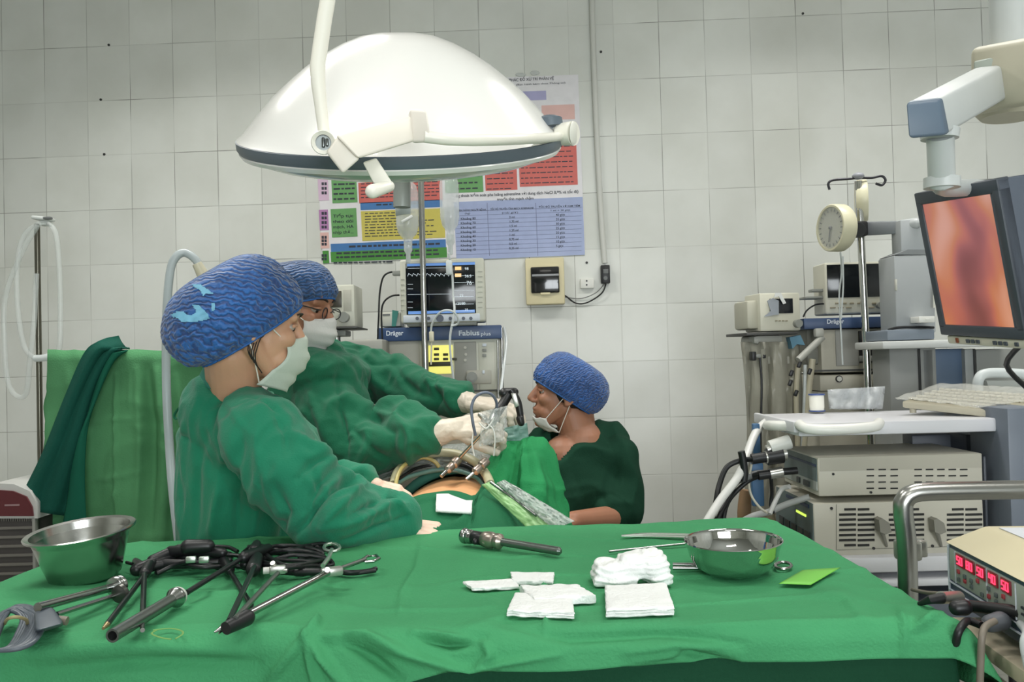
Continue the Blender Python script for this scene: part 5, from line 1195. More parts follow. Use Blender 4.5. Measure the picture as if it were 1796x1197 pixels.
t = inst('grasper', 420, 1040, 'black shafted grasper slanting from upper left to lower right under the crossed shafts', 'grasper')
bm = new(); rod(bm, 400,998,440,1062,.0042,.012,.006); finish(bm, 'shaft', M_rodb, t)
bm = new(); capsule(bm, PZ(402,1000,TS+.014), PZ(392,985,TS+.016), .009, .009); finish(bm, 'grip', M_black, t)
t = inst('grasper', 425, 1045, 'black shafted grasper slanting from upper right to lower left over the crossed shafts', 'grasper')
bm = new(); rod(bm, 446,995,402,1090,.0042,.026,.018); finish(bm, 'shaft', M_rodb, t)
bm = new(); capsule(bm, PZ(444,1000,TS+.02), PZ(450,980,TS+.022), .012, .011); finish(bm, 'grip', M_black, t)
t = inst('dissector', 455, 1045, 'steel dissector with white luer cap and wing, second long shaft from the right', 'dissector')
bm = new(); rod(bm, 487,1006,412,1086,.0038,.03,.022); finish(bm, 'shaft', mat('grey_steel', (128,134,130)), t)
bm = new(); box(bm, PZ(487,1000,TS+.024), .026,.012,.014, Matrix.Rotation(.3,3,'Z'), .003); tube(bm, [PZ(484,998,TS+.024),PZ(478,988,TS+.036)], .004, 12); tube(bm, [PZ(492,1000,TS+.024),PZ(504,1002,TS+.022)], .0035, 10); finish(bm, 'hub', M_sil, t)
bm = new(); tube(bm, [PZ(476,1001,TS+.022),PZ(462,1002,TS+.022)], .0055, 14); finish(bm, 'luer_cap', mat('white_seal', (206,206,200)), t)
t = inst('laparoscopic_scissors', 480, 1050, 'long steel scissors with ring handle, furthest right of the crossed instruments', 'scissors')
bm = new(); rod(bm, 575,1005,392,1100,.0052,.03,.012); finish(bm, 'shaft', M_rods, t)
bm = new(); rod(bm, 392,1100,376,1110,.004,.012,.008,.0012); finish(bm, 'blade', M_rods, t)
bm = new(); rod(bm, 395,1102,384,1112,.003,.008,.006,.001); finish(bm, 'blade', M_rods, t)
bm = new(); box(bm, PZ(582,1003,TS+.028), .034,.016,.014, Matrix.Rotation(.45,3,'Z'), .004); cyl(bm, PZ(574,1000,TS+.028), PZ(574,1000,TS+.040), .004, 14); finish(bm, 'hub', M_sil, t)
bm = new(); rod(bm, 590,1000,640,982,.0035,.026,.022); pl = [PZ(636,982,TS+.02),PZ(645,976,TS+.02),PZ(660,975,TS+.02),PZ(665,980,TS+.02),PZ(655,985,TS+.02),PZ(642,986,TS+.02)]; tube(bm, pl, .0028, 10, closed=True); finish(bm, 'ring_handle', M_rods, t)
bm = new(); tube(bm, [PZ(566,993,TS+.028),PZ(577,978,TS+.03),PZ(582,965,TS+.03)], .0036, 10); pl = [PZ(582+14*math.cos(a),961+7*math.sin(a),TS+.03) for a in [i*math.pi/6 for i in range(12)]]; tube(bm, pl, .003, 10, closed=True); finish(bm, 'second_ring', mat('pale_steel', (190,200,190), .3, .9), t)
bm = new(); a, b_ = PZ(396,1103,TS+.013), PZ(433,1084,TS+.016); tube(bm, [a,b_],[.0085,.011], 20); ball(bm, b_, .0108); tag(finish(bm, 'plug_head', M_black), 'black ribbed plug end beneath the tips of the crossed instruments', 'plug')
# black cable bundles and handles
def knot(pts_list, r, label, m_=M_cable, name='cable_bundle', group=None):
    t = inst(name, pts_list[0][0][0], pts_list[0][0][1], label, 'cable', group)
    for pts in pts_list:
        bm = new(); tube(bm, [PZ(x, y+h_*1500*.9/1.7*0, TS+r+h_) for x, y, h_ in pts], r, 9, smooth=6); finish(bm, 'strand', m_, t)
    return t
rr_ = random.Random(11); loops = []
for k_ in range(9):
    y = 960+k_*4.2; x0 = 300+rr_.uniform(-40,10); x1 = 415+rr_.uniform(-15,15)
    loops.append([(x0, y+14+rr_.uniform(-2,2), .0), (x0+30, y-1, .006+.002*(k_%3)), ((x0+x1)/2, y+rr_.uniform(-9,9), .008+.006*(k_%3)), (x1-20, y+rr_.uniform(-8,8), .006), (x1, y+8, .0)])
knot(loops, .0038, 'left heap of coiled black cables behind the graspers')
loops = []
for k_ in range(12):
    y = 955+k_*3.6; x0 = 432+rr_.uniform(-6,20); x1 = 570+rr_.uniform(-20,14)
    loops.append([(x0, y+6+rr_.uniform(-7,7), 0), (x0+24, y-2+rr_.uniform(-7,7), .008), ((x0+x1)/2, y+rr_.uniform(-10,10), .010+.006*(k_%3)), (x1-10, y-1, .008), (x1+4, y+8, .0), (x1-30, y+12, .004)])
loops.append([(560,990,.0),(600,1003,.004),(640,1003,.0),(660,998,.0)]); loops.append([(565,996,.0),(610,1006,.0),(659,1001,.0)])
knot(loops, .0038, 'right heap of coiled black cables beside the ring handled scissors')
def handle(pts, label, r=.010):  # black instrument handles, modelled apart from the graspers
    t = inst('instrument_handle', pts[0][0], pts[0][1], label, 'instrument_handle', 'black instrument handles among the cables')
    bm = new()
    for a, b_ in zip(pts, pts[1:]): capsule(bm, PZ(a[0],a[1],TS+a[2]), PZ(b_[0],b_[1],TS+b_[2]), r, r*.85)
    finish(bm, 'grip', M_black, t); return t
handle([(268,984,.02),(300,968,.03),(330,966,.034),(390,970,.03)], 'long black handle lying along the front of the left cable heap')
handle([(330,960,.045),(365,958,.045)], 'small black block on top of the left cable heap', .013)
handle([(250,998,.012),(290,990,.014),(340,990,.014),(400,985,.014)], 'black handle under the front edge of the left cable heap', .009)
handle([(430,990,.014),(445,965,.03),(450,955,.035)], 'upright black handle at the left end of the right cable heap', .009)
handle([(470,1000,.01),(520,1004,.012),(560,1003,.012)], 'black handle in front of the right cable heap', .007)
t = inst('metal_clasp', 345, 975, 'silver clasps between the cables of the left heap', 'clasp')
for x in (335, 358): 
    bm = new(); box(bm, PZ(x,982,TS+.045), .016,.008,.010, Matrix.Rotation(.2,3,'Z'), .002); finish(bm, 'clasp_body', mat('pale_steel', (190,200,190), .3, .9), t)
# grey cable bundle, plug and trocar pair at far left
M_gcab = mat('grey_cable2', (80,88,96), .45)
t = inst('coiled_cable', 20, 1110, 'thick grey cable coiled and tied with a tan band at the lower left corner', 'cable')
for k_ in range(10):
    o_ = k_*6.5
    bm = new(); tube(bm, [PZ(-30+o_*.3,1130+k_*1.0,TS+.006+.003*(k_%3)), PZ(-6+o_*.4,1085-k_*1.5,TS+.018+.004*(k_%3)), PZ(18+o_*.55,1072-k_*.8,TS+.026), PZ(38+o_*.7,1085,TS+.018), PZ(30+o_*.6,1112+k_*1.0,TS+.010), PZ(12+o_*.4,1138,TS+.006), PZ(-25+o_*.3,1142,TS+.006)], .0029, 9, smooth=6); finish(bm, 'strand', M_gcab, t)
bm = new(); tube(bm, [PZ(8,1095,TS+.016),PZ(14,1086,TS+.034),PZ(30,1083,TS+.036),PZ(46,1088,TS+.026),PZ(48,1098,TS+.012)], .0022, 8, smooth=5); finish(bm, 'tan_band', mat('tan_band', (150,140,100), .6), t)
t = inst('cable_plug', 85, 1095, 'grey two pronged plug between the coiled grey cable and the steel rods', 'plug')
bm = new(); hexa(bm, [PZ(60,1072,TS+.030),PZ(92,1064,TS+.030),PZ(112,1094,TS+.022),PZ(62,1108,TS+.022)], [PZ(58,1080,TS+.001),PZ(92,1070,TS+.001),PZ(114,1098,TS+.001),PZ(60,1114,TS+.001)], .005, 3); finish(bm, 'plug_body', M_gcab, t)
bm = new(); tube(bm, [PZ(102,1088,TS+.010),PZ(118,1090,TS+.008)], .006, 12); finish(bm, 'plug_collar', mat('dull_wire', (120,112,100)), t)
t = inst('trocar_sheath', 150, 1050, 'steel trocar sheath with ringed head, upper of two parallel rods by the basin', 'trocar')
bm = new(); rod(bm, 66,1066,204,1029,.0062,.034,.016); finish(bm, 'tube', M_rods, t)
a, b_ = PZ(198,1031,TS+.018), PZ(216,1024,TS+.018); dr = (b_-a).normalized()
bm = new(); lathe(bm, [(.006,0),(.014,.001),(.0155,.004),(.0155,.008),(.012,.010),(.0145,.013),(.0145,.016),(.006,.017)], a, dr, 24); finish(bm, 'ring_head', M_rods, t)
t = inst('trocar_pin', 160, 1060, 'thin steel trocar pin with dark ringed knob, lower of two parallel rods by the basin', 'trocar')
bm = new(); rod(bm, 100,1078,206,1044,.0036,.016,.012); finish(bm, 'pin', M_rods, t)
a = PZ(206,1044,TS+.0145); bm = new(); lathe(bm, [(.004,0),(.013,.002),(.0145,.007),(.011,.012),(.004,.013)], a, (PZ(222,1038,TS+.0145)-a).normalized(), 24); finish(bm, 'knob', mat('dark_steel2', (84,84,80), .3, .8), t)
# trocar at the back
t = inst('trocar', 880, 945, 'steel trocar with black valve, lying at the back edge of the green drape', 'trocar')
a, b_ = PZ(812,940,TS+.015), PZ(984,968,TS+.009); dr = (b_-a).normalized()
bm = new(); lathe(bm, [(0,0),(.013,0),(.0145,.003),(.0145,.008),(.012,.011),(.0135,.014),(.0135,.020),(.0115,.024)], a, dr, 28); finish(bm, 'head', M_rods, t)
bm = new(); lathe(bm, [(.010,.022),(.0125,.026),(.0125,.044),(.010,.050)], a, dr, 24); capsule(bm, a+dr*.036, a+dr*.036+V((-.004,-.012,-.004)), .007, .006); finish(bm, 'valve', M_black, t)
bm = new(); lathe(bm, [(.010,.046),(.014,.050),(.0155,.060),(.0155,.070),(.012,.076),(.0145,.080),(.0145,.088),(.008,.094)], a, dr, 28); ball(bm, a+dr*.053+V((.0,-.012,-.004)), (.006,.006,.006)); finish(bm, 'housing', mat('worn_steel', (176,164,154), .3, .9), t)
bm = new(); lathe(bm, [(.0075,.09),(.0075,(b_-a).length-.004),(.0035,(b_-a).length),(0,(b_-a).length)], a, dr, 24); finish(bm, 'sleeve', mat('grey_steel', (128,134,130)), t)
# forceps etc. beside the round bowl
t = inst('forceps', 1150, 941, 'long pointed steel forceps lying behind the round bowl', 'forceps')
for dy, hh in ((0,.006),(3.5,.003)):
    bm = new(); tube(bm, [PZ(1090,940+dy*.3,TS+.004),PZ(1140,938+dy,TS+hh),PZ(1230,941+dy,TS+hh)], [.0015,.0035,.004], 10, smooth=4); finish(bm, 'arm', mat('pale_steel', (190,200,190)), t)
t = inst('steel_probe', 1140, 960, 'thin steel probe lying between the forceps and the gauze pile', 'probe')
bm = new(); rod(bm, 1068,968,1215,953,.0022,.003,.005); finish(bm, 'rod', M_rods, t)
t = inst('clamp_scissors', 1200, 995, 'steel clamp with ring handles passing under the round bowl', 'clamp')
for dy in (0, 6):
    bm = new(); rod(bm, 1180,991+dy,1350,994+dy*.4,.0034,.004,.004); finish(bm, 'arm', M_rods, t)
for x, y in ((1374,993),):
    bm = new(); tube(bm, [PZ(x+14*math.cos(a),y+6*math.sin(a),TS+.004) for a in [i*math.pi/8 for i in range(16)]], .0028, 10, closed=True); finish(bm, 'finger_ring', M_rods, t)
bm = new(); q = [(1366,1024),(1408,1000),(1474,996),(1422,1026)]
rows = [[PZ(*[q[0][i]*(1-u)*(1-v)+q[1][i]*(1-u)*v+q[2][i]*u*v+q[3][i]*u*(1-v) for i in (0,1)], TS+.002+.004*u*v+.003*math.sin(u*3)*v) for u in [i/10 for i in range(11)]] for v in [i/6 for i in range(7)]]
sheet(bm, rows); o = finish(bm, 'suture_wrapper', mat('lime_paper', (112,190,70), .5), angle=180); solid(o, .0006); tag(o, 'lime green paper wrapper lying right of the round steel bowl', 'wrapper')
# ================================================================ people
M_skin = mat('skin', (206,158,128), .5, var=.05, vscale=14, sss=.08, bump=.06, bscale=300)
M_skin2 = mat('skin_tan', (168,118,92), .5, var=.06, vscale=14, sss=.06, bump=.06, bscale=300)
M_skinp = mat('patient_skin', (236,176,126), .42, var=.06, vscale=12, sss=.06)
M_hair = mat('black_hair', (26,20,18), .5, bump=.4, bscale=300)
M_eye = mat('eye_dark', (30,20,16), .15); M_eyew = mat('eye_white', (170,158,148), .35)
M_gown = mat('green_gown', (30,120,90), .9, var=.06, vscale=7, bump=.18, bscale=260, spec=.15, sheen=.15)
M_gown2 = mat('deep_green_gown', (26,98,70), .9, var=.06, vscale=7, bump=.18, bscale=260, spec=.15, sheen=.12)
M_scrub = mat('dark_scrub', (26,62,46), .9, var=.06, vscale=9, bump=.15, bscale=260, spec=.15)
M_glove = mat('latex_glove', (206,196,180), .5, var=.06, vscale=30, bump=.12, bscale=120)
M_glovep = mat('latex_glove_pink', (226,196,176), .5, var=.07, vscale=30, bump=.12, bscale=120)
M_mask = mat('mask_cloth', (196,206,194), .85, var=.03, vscale=20, bump=.1, bscale=200)
M_maskw = mat('mask_white', (226,226,220), .85, bump=.1, bscale=200)
def cap_mat(name, c1, c2, scale, dist, rot=(0,0,0)):
    m = mat(name, c1, .55, sheen=.3); nt = m.node_tree; L = nt.links; b = nt.nodes['Principled BSDF']; N = nt.nodes.new
    tc = N('ShaderNodeTexCoord'); mp = N('ShaderNodeMapping'); mp.inputs['Rotation'].default_value = rot; L.new(tc.outputs['Object'], mp.inputs[0])
    wv = N('ShaderNodeTexWave'); wv.inputs['Scale'].default_value = scale; wv.inputs['Distortion'].default_value = dist; wv.inputs['Detail'].default_value = 2.5; wv.inputs['Detail Scale'].default_value = 1.4
    wv.bands_direction = 'Z'; L.new(mp.outputs[0], wv.inputs['Vector'])
    r = N('ShaderNodeValToRGB'); e = r.color_ramp.elements; e[0].position = .12; e[0].color = tuple(lin(x) for x in c2)+(1,); e[1].position = .62; e[1].color = tuple(lin(x) for x in c1)+(1,)
    L.new(wv.outputs['Fac'], r.inputs[0])
    n = N('ShaderNodeTexNoise'); n.inputs['Scale'].default_value = 9; L.new(tc.outputs['Object'], n.inputs['Vector'])
    mx = N('ShaderNodeMixRGB'); mx.blend_type = 'MULTIPLY'; r2 = N('ShaderNodeValToRGB'); r2.color_ramp.elements[0].color = (.55,.6,.62,1); r2.color_ramp.elements[0].position = .38; r2.color_ramp.elements[1].position = .62
    L.new(n.outputs['Fac'], r2.inputs[0]); mx.inputs[0].default_value = .8; L.new(r.outputs[0], mx.inputs[1]); L.new(r2.outputs[0], mx.inputs[2]); L.new(mx.outputs[0], b.inputs['Base Color'])
    bp = N('ShaderNodeBump'); bp.inputs['Strength'].default_value = .8; bp.inputs['Distance'].default_value = .003; L.new(wv.outputs['Fac'], bp.inputs['Height']); L.new(bp.outputs['Normal'], b.inputs['Normal'])
    return m
def hmat(c, fwd, up=(0,0,1), s=1.0):
    f = V(fwd).normalized(); l = V(up).cross(f).normalized(); u = f.cross(l)
    return Matrix.Translation(V(c)) @ Matrix((f, l, u)).transposed().to_4x4() @ Matrix.Scale(s, 4)
def head_parts(bm, H, ears=True):
    s = H.to_scale().x; R3 = H.to_3x3().normalized()
    def b(c, r, rot=None): ball(bm, H @ V(c), tuple(x*s for x in r), R3 @ rot if rot is not None else R3, 24, 16)
    def cp(a, c, r0, r1): capsule(bm, H @ V(a), H @ V(c), r0*s, r1*s, 16)
    b((-.008,0,.032), (.088,.073,.082)); b((.030,0,-.020), (.058,.060,.085)); b((.045,0,.04), (.048,.058,.05))
    for y in (-1, 1):
        cp((-.002,y*.050,-.045), (.055,y*.022,-.094), .022, .018)
        b((.058,y*.038,-.020), (.026,.022,.022)); b((.055,y*.030,-.062), (.025,.022,.024))
        cp((.078,y*.014,.026), (.070,y*.042,.024), .011, .010)
        b((.098,y*.011,-.028), (.011,.008,.008))
    cp((.083,0,.018), (.107,0,-.020), .010, .0125); b((.072,0,-.100), (.019,.021,.016))
    b((.090,0,-.054), (.010,.024,.0075)); b((.088,0,-.066), (.010,.021,.0075)); b((.072,0,-.058), (.022,.034,.03))
    if ears:
        for y in (-1, 1):
            rot = Matrix.Rotation(-.25, 3, 'Y')
            b((-.014,y*.077,-.006), (.019,.005,.030), rot); b((-.008,y*.080,-.030), (.010,.006,.012))
            pts = [H @ V((-.014+.020*math.cos(a)*1.0-.008*math.sin(a), y*(.083+.004*math.cos(a+2)), -.004+.031*math.sin(a))) for a in [math.radians(q) for q in range(40, 290, 25)]]
            tube(bm, pts, .0042*s, 8)
            b((.002,y*.080,-.008), (.006,.005,.008))
def face_details(H, t, mat_skin, brow=True):
    s = H.to_scale().x; R3 = H.to_3x3().normalized()
    for y in (-1, 1):
        bm = new(); ball(bm, H @ V((.0695,y*.031,.004)), (.0105*s,.0125*s,.0085*s), R3); e = finish(bm, 'eye', M_eyew, t)
        bm = new(); ball(bm, H @ V((.0778,y*.031,.003)), (.0034*s,.0066*s,.0062*s), R3); finish(bm, 'iris', M_eye, e)
        bm = new(); tube(bm, [H @ V((.079,y*.016,.009)), H @ V((.083,y*.030,.0105)), H @ V((.074,y*.045,.007))], .0034*s, 8, smooth=4); finish(bm, 'eyelid', mat_skin, t)
        bm = new(); tube(bm, [H @ V((.091,y*.012,.030)), H @ V((.090,y*.028,.035)), H @ V((.078,y*.047,.031))], [.003*s,.0042*s,.0022*s], 8, smooth=4, flat=.6); finish(bm, 'eyebrow', M_hair, t)
def hand_parts(bm, wpt, d, n, side, curls=(.5,.5,.5,.5), spread=.10, thumb=(.7,.3), s=1.0, infl=0.0):
    """wrist point, pointing direction, back-of-hand normal, side=+1 thumb on d x n side"""
    d = V(d).normalized(); n = (V(n)-d*V(n).dot(d)).normalized(); t = d.cross(n)*side
    wpt = V(wpt); f = lambda a, b_, c: wpt + (d*a + t*b_ + n*c)*s
    e = infl
    kn = [(.088,.030),(.092,.010),(.088,-.011),(.080,-.030)]
    for (a, b_) in kn: capsule(bm, f(.0,b_*.45,0), f(a,b_,0), .0165*s+e, .0125*s+e, 12)
    capsule(bm, f(.01,.0,-.004), f(.07,.0,-.006), .018*s+e, .017*s+e, 12)
    Ls = [(.042,.026,.021),(.047,.029,.022),(.043,.027,.022),(.034,.021,.019)]
    for i, ((a, b_), L3, cu) in enumerate(zip(kn, Ls, curls)):
        p = f(a, b_, 0); dr = (d + t*spread*(1.4-i)*.7).normalized(); nn = n.copy()
        for j, L_ in enumerate(L3):
            ax_ = dr.cross(nn); 
            ang = -cu*(1.0, 1.15, .8)[j]
            Rm = Matrix.Rotation(ang, 3, ax_.normalized()) 
            dr2 = Rm @ dr
            if dr2.dot(nn) > dr.dot(nn)+1e-6: Rm = Matrix.Rotation(-ang, 3, ax_.normalized()); dr2 = Rm @ dr
            nn = Rm @ nn; dr = dr2
            q = p + dr*L_*s; capsule(bm, p, q, (.0098-.001*j-(.0012 if i == 3 else 0))*s+e, (.0090-.001*j-(.0012 if i == 3 else 0))*s+e, 12); p = q
    a0 = f(.018,.018,-.006); a1 = f(.050,.042,-.014-.012*thumb[1]); dr = (d*math.cos(thumb[0])+t*math.sin(thumb[0])*.6-n*thumb[1]).normalized()
    a2 = a1+dr*.034*s; dr2 = (dr*.9+d*.25-n*thumb[1]*.4-t*.25).normalized(); a3 = a2+dr2*.027*s
    capsule(bm, a0, a1, .0165*s+e, .0130*s+e, 12); capsule(bm, a1, a2, .0115*s+e, .0105*s+e, 12); capsule(bm, a2, a3, .0102*s+e, .0085*s+e, 12)
def bouffant(name, o_, rdir, ndir, a, b_, h, m_, t, lean=0.0, seed=0, ruff=.004, sag=.0, nu=160, nv=60, rimk=.86, bulge=.0):
    """rim centre, front direction, crown direction, half length, half width, height"""
    n_ = V(ndir).normalized(); r_ = V(rdir); r_ = (r_-n_*r_.dot(n_)).normalized(); s_ = n_.cross(r_)
    rows = []
    for i in range(nv+1):
        v = i/nv
        if v < .12: k_ = rimk + (1-rimk)*(v/.12)**.7*.75; z = -.012+.03*v/.12*.6
        else:
            q = (v-.12)/.88; ph = q*math.pi/2; k_ = (rimk+(1-rimk)*.75) + (1-(rimk+(1-rimk)*.75))*min(1,q*3)
            k_ *= math.cos(ph)**.47 if q < 1 else 0; z = .006 + (h-.006)*math.sin(ph)**.92
        row = []
        for j in range(nu):
            th_ = 2*math.pi*j/nu
            g = ruff*math.sin(th_*38+seed+2*math.sin(th_*5))*(max(0, 1-v*1.6))**1.2*(1 if v > .02 else .4) + ruff*.8*noise.noise(V((math.cos(th_)*5, math.sin(th_)*5, v*7+seed)))
            rip = .0016*math.sin(v*120+3*math.sin(th_*7+seed))*min(1,v*3)*(1-v)
            x = math.cos(th_); y = math.sin(th_)
            kk_ = k_*(1 + (g+rip)/max(a,.01) + bulge*math.sin(math.pi*min(1,v*1.15))**1.2*(.25+.75*max(0,-x))) if k_ > .02 else k_
            zz = z*(1+ (g+rip)*2)
            bk = lean*z - sag*max(0,-x)*math.sin(min(1,v*1.5)*math.pi)
            row.append(V(o_) + r_*(a*kk_*x + bk) + s_*(b_*kk_*y) + n_*(zz - sag*.6*max(0,-x)*math.sin(min(1, v*1.4)*math.pi)))
        rows.append(row)
    bm = new(); sheet(bm, rows, closed_u=True); bmesh.ops.remove_doubles(bm, verts=bm.verts, dist=1e-5)
    o = finish(bm, name, m_, t, angle=180)
    bm = new(); tube(bm, [r + n_*(-.001) for r in rows[0]], .0028, 6, closed=True); finish(bm, 'elastic_band', mat('cap_band_blue', (30,92,160), .6), o)
    return o
def mask_mesh(H, t, m_, pull=0.0, z0=-.004, z1=-.120, w_=.066, name='face_mask'):
    rows = []
    for i in range(22):
        v = i/21; row = []
        z = z0+(z1-z0)*v
        for j in range(25):
            u = -1+2*j/24
            px_ = .112 + .016*math.sin(min(1,v*1.5)*math.pi)*1.0 - .026*max(0, v-.62)**1.2*2.4
            x = px_ - (.052+.020*v)*abs(u)**1.9 + .0022*math.sin(v*26)*(1-abs(u)) 
            y = w_*u*(1-.12*abs(2*v-1)**2) ; zz = z + .010*(1-abs(u))*(1 if v < .1 else 0) + .008*abs(u)*(1-2*v)*-1
            row.append(H @ V((x-pull*.3, y, zz-pull)))
        rows.append(row)
    bm = new(); sheet(bm, rows); o = finish(bm, name, m_, t, angle=180); s_ = o.modifiers.new('thick','SOLIDIFY'); s_.thickness = .002
    return o, rows
def straps(H, rows, t, r=.0014, sides=(-1,1)):
    for y in sides:
        j = 0 if y < 0 else -1
        for i, ez in ((1,.020),(-2,-.030)):
            a = rows[i][j]; e = H @ V((-.020, y*.086, ez)); m_ = a.lerp(e, .5) + (H.to_3x3() @ V((0, y*.006, 0)))
            bm = new(); tube(bm, [a, m_, e], r, 8, smooth=4); finish(bm, 'ear_loop', mat('strap_white', (232,228,218), .7), t)
        bm = new(); tube(bm, [H @ V((-.020,y*.086,.020)), H @ V((-.034,y*.084,.0)), H @ V((-.020,y*.086,-.030))], r, 8, smooth=4); finish(bm, 'ear_loop', mat('strap_white', (232,228,218)), t)
def blob(parts, vox, sm=5):
    bm = new()
    for p in parts: capsule(bm, p[0], p[1], p[2], p[3], 18, p[4] if len(p) > 4 else 1.0)
    return bm
# ================================================================ nurse
ND = 1.80
H = hmat(P(441,568,ND), V((math.cos(math.radians(32)), math.sin(math.radians(32)), -.18)), (0.06,0,1), 1.04)
nc = P(430,900,1.9)
nurse = thing('person', V((nc.x, nc.y+.02, 0)), 'woman in green gown and blue bouffant cap seen from behind, reaching over the patient', 'person', 'surgical team')
shR, elR, wrR = P(462,772,1.72), P(568,905,1.66), P(700,925,1.78)
shL, elL, wrL = P(470,760,2.02), P(560,850,2.06), P(646,852,2.06)
nb = H @ V((-.028,0,-.065)); base = P(420,735,1.88)
tor0, tor1 = P(422,775,1.90), P(428,1010,1.97)
legz = V((tor1.x, tor1.y, .52))
bm = new(); head_parts(bm, H)
capsule(bm, nb, base, .052, .056, 20); capsule(bm, H @ V((-.05,0,-.03)), base+V((-.02,0,.02)), .043,.048, 20)
capsule(bm, P(425,758,1.80), P(425,750,1.98), .050,.050); capsule(bm, tor0, tor1, .11,.12); capsule(bm, base, tor0, .07, .10)
for a, b_, c_ in ((shR,elR,wrR),(shL,elL,wrL)): capsule(bm, a, b_, .043,.036); capsule(bm, b_, c_, .036,.026)
for dy in (-.09,.09): capsule(bm, V((tor1.x,tor1.y+dy,tor1.z)), V((tor1.x+.01,tor1.y+dy,.5)), .085,.06); capsule(bm, V((tor1.x+.01,tor1.y+dy,.5)), V((tor1.x,tor1.y+dy,.09)), .055,.04); capsule(bm, V((tor1.x,tor1.y+dy,.05)), V((tor1.x+.15,tor1.y+dy,.035)), .042,.032)
hl = (wrL, P(712,872,2.02)-wrL, V((.25,-.35,1)), 1)
hr = (wrR, P(770,936,1.78)-wrR, V((.1,-.3,1)), -1)
hand_parts(bm, *hl, curls=(.12,.16,.3,.4), spread=.18, thumb=(.5,.5), s=.86, infl=-.0012)
hand_parts(bm, *hr, curls=(.3,.35,.35,.4), spread=.1, thumb=(.5,.4), s=.86, infl=-.0012)
bm = remesh(bm, .0032, 3); finish(bm, 'body', M_skin, nurse, angle=180)
face_details(H, nurse, M_skin)
for nm, hd, cu, sp in (('glove', hl, (.12,.16,.3,.4), .18), ('glove', hr, (.3,.35,.35,.4), .1)):
    bm = new(); hand_parts(bm, *hd, curls=cu, spread=sp, thumb=(.5,.5 if hd is hl else .4), s=.86, infl=.0008); w0 = hd[0]; dd_ = V(hd[1]).normalized()
    capsule(bm, w0-dd_*.035, w0+dd_*.02, .030,.024); bm = remesh(bm, .0022, 2); finish(bm, nm, M_glovep, nurse, angle=180)
# hair under the cap edge
bm = new(); 
s1 = 1.06
b2r = H.to_3x3().normalized()
ball(bm, H @ V((-.030,0,.012)), (.083*s1,.080*s1,.080*s1), b2r); ball(bm, H @ V((-.058,0,-.020)), (.045*s1,.060*s1,.045*s1), b2r); ball(bm, H @ V((-.066,0,-.058)), (.032,.050,.034), b2r)
bm = remesh(bm, .004, 2); finish(bm, 'hair', M_hair, nurse, angle=180)
bm = new()
for k_ in range(5): tube(bm, [H @ V((.004+.004*k_,-.079,.03)), H @ V((-.016+.004*k_,-.081,-.045-.004*k_)), H @ V((-.004+.006*k_,-.076,-.072-.006*k_))], .0012, 6, smooth=4)
finish(bm, 'hair_strand', M_hair, nurse)
CAPN = cap_mat('blue_bouffant', (22,98,174), (12,62,126), 30, 9.0, (.5,0,0))
def cap_on(H_, fr, bk, h, m_, t, **kw):
    f_, b_ = H_ @ V((fr[0],0,fr[1])), H_ @ V((bk[0],0,bk[1])); c = (f_+b_)/2; rd = f_-b_; nd = rd.cross(H_.to_3x3() @ V((0,1,0)))
    return bouffant('bouffant_cap', c, rd, nd, rd.length/2/.86*1.02, kw.pop('half', .108), h, m_, t, **kw)
cap = cap_on(H, (.080,.062), (-.084,-.088), .146, CAPN, nurse, half=.104, lean=-.04, seed=1.0, sag=.010, bulge=.12)
# pale patches on the cap
dg = bpy.context.evaluated_depsgraph_get()
capme = cap.data; rootl = nurse.location
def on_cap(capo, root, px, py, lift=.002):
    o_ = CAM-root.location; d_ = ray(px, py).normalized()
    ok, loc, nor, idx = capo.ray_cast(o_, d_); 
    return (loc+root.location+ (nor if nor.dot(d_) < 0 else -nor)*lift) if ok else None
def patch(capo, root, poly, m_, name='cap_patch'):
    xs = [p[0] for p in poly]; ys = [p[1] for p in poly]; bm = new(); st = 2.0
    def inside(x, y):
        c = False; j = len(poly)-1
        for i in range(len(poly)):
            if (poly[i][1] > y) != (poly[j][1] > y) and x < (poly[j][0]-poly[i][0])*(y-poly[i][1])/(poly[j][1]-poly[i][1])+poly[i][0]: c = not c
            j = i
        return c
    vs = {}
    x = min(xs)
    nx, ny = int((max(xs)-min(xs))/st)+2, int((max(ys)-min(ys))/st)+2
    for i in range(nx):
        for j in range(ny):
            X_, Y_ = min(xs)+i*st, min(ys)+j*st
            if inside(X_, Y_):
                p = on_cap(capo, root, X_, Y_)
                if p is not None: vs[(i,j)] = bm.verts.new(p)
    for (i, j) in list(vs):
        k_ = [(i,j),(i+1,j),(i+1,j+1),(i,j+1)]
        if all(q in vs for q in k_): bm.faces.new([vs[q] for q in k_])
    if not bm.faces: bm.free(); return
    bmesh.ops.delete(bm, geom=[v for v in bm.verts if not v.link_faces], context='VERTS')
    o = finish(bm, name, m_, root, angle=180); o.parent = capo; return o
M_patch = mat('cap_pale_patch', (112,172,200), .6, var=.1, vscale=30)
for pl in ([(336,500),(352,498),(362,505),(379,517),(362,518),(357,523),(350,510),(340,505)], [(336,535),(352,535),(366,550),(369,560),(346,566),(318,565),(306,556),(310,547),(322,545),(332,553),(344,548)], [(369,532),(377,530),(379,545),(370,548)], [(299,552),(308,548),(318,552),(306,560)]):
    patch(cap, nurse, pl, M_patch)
mk, rows = mask_mesh(H, nurse, M_mask, z0=-.014, z1=-.128, w_=.052); straps(H, rows, nurse)
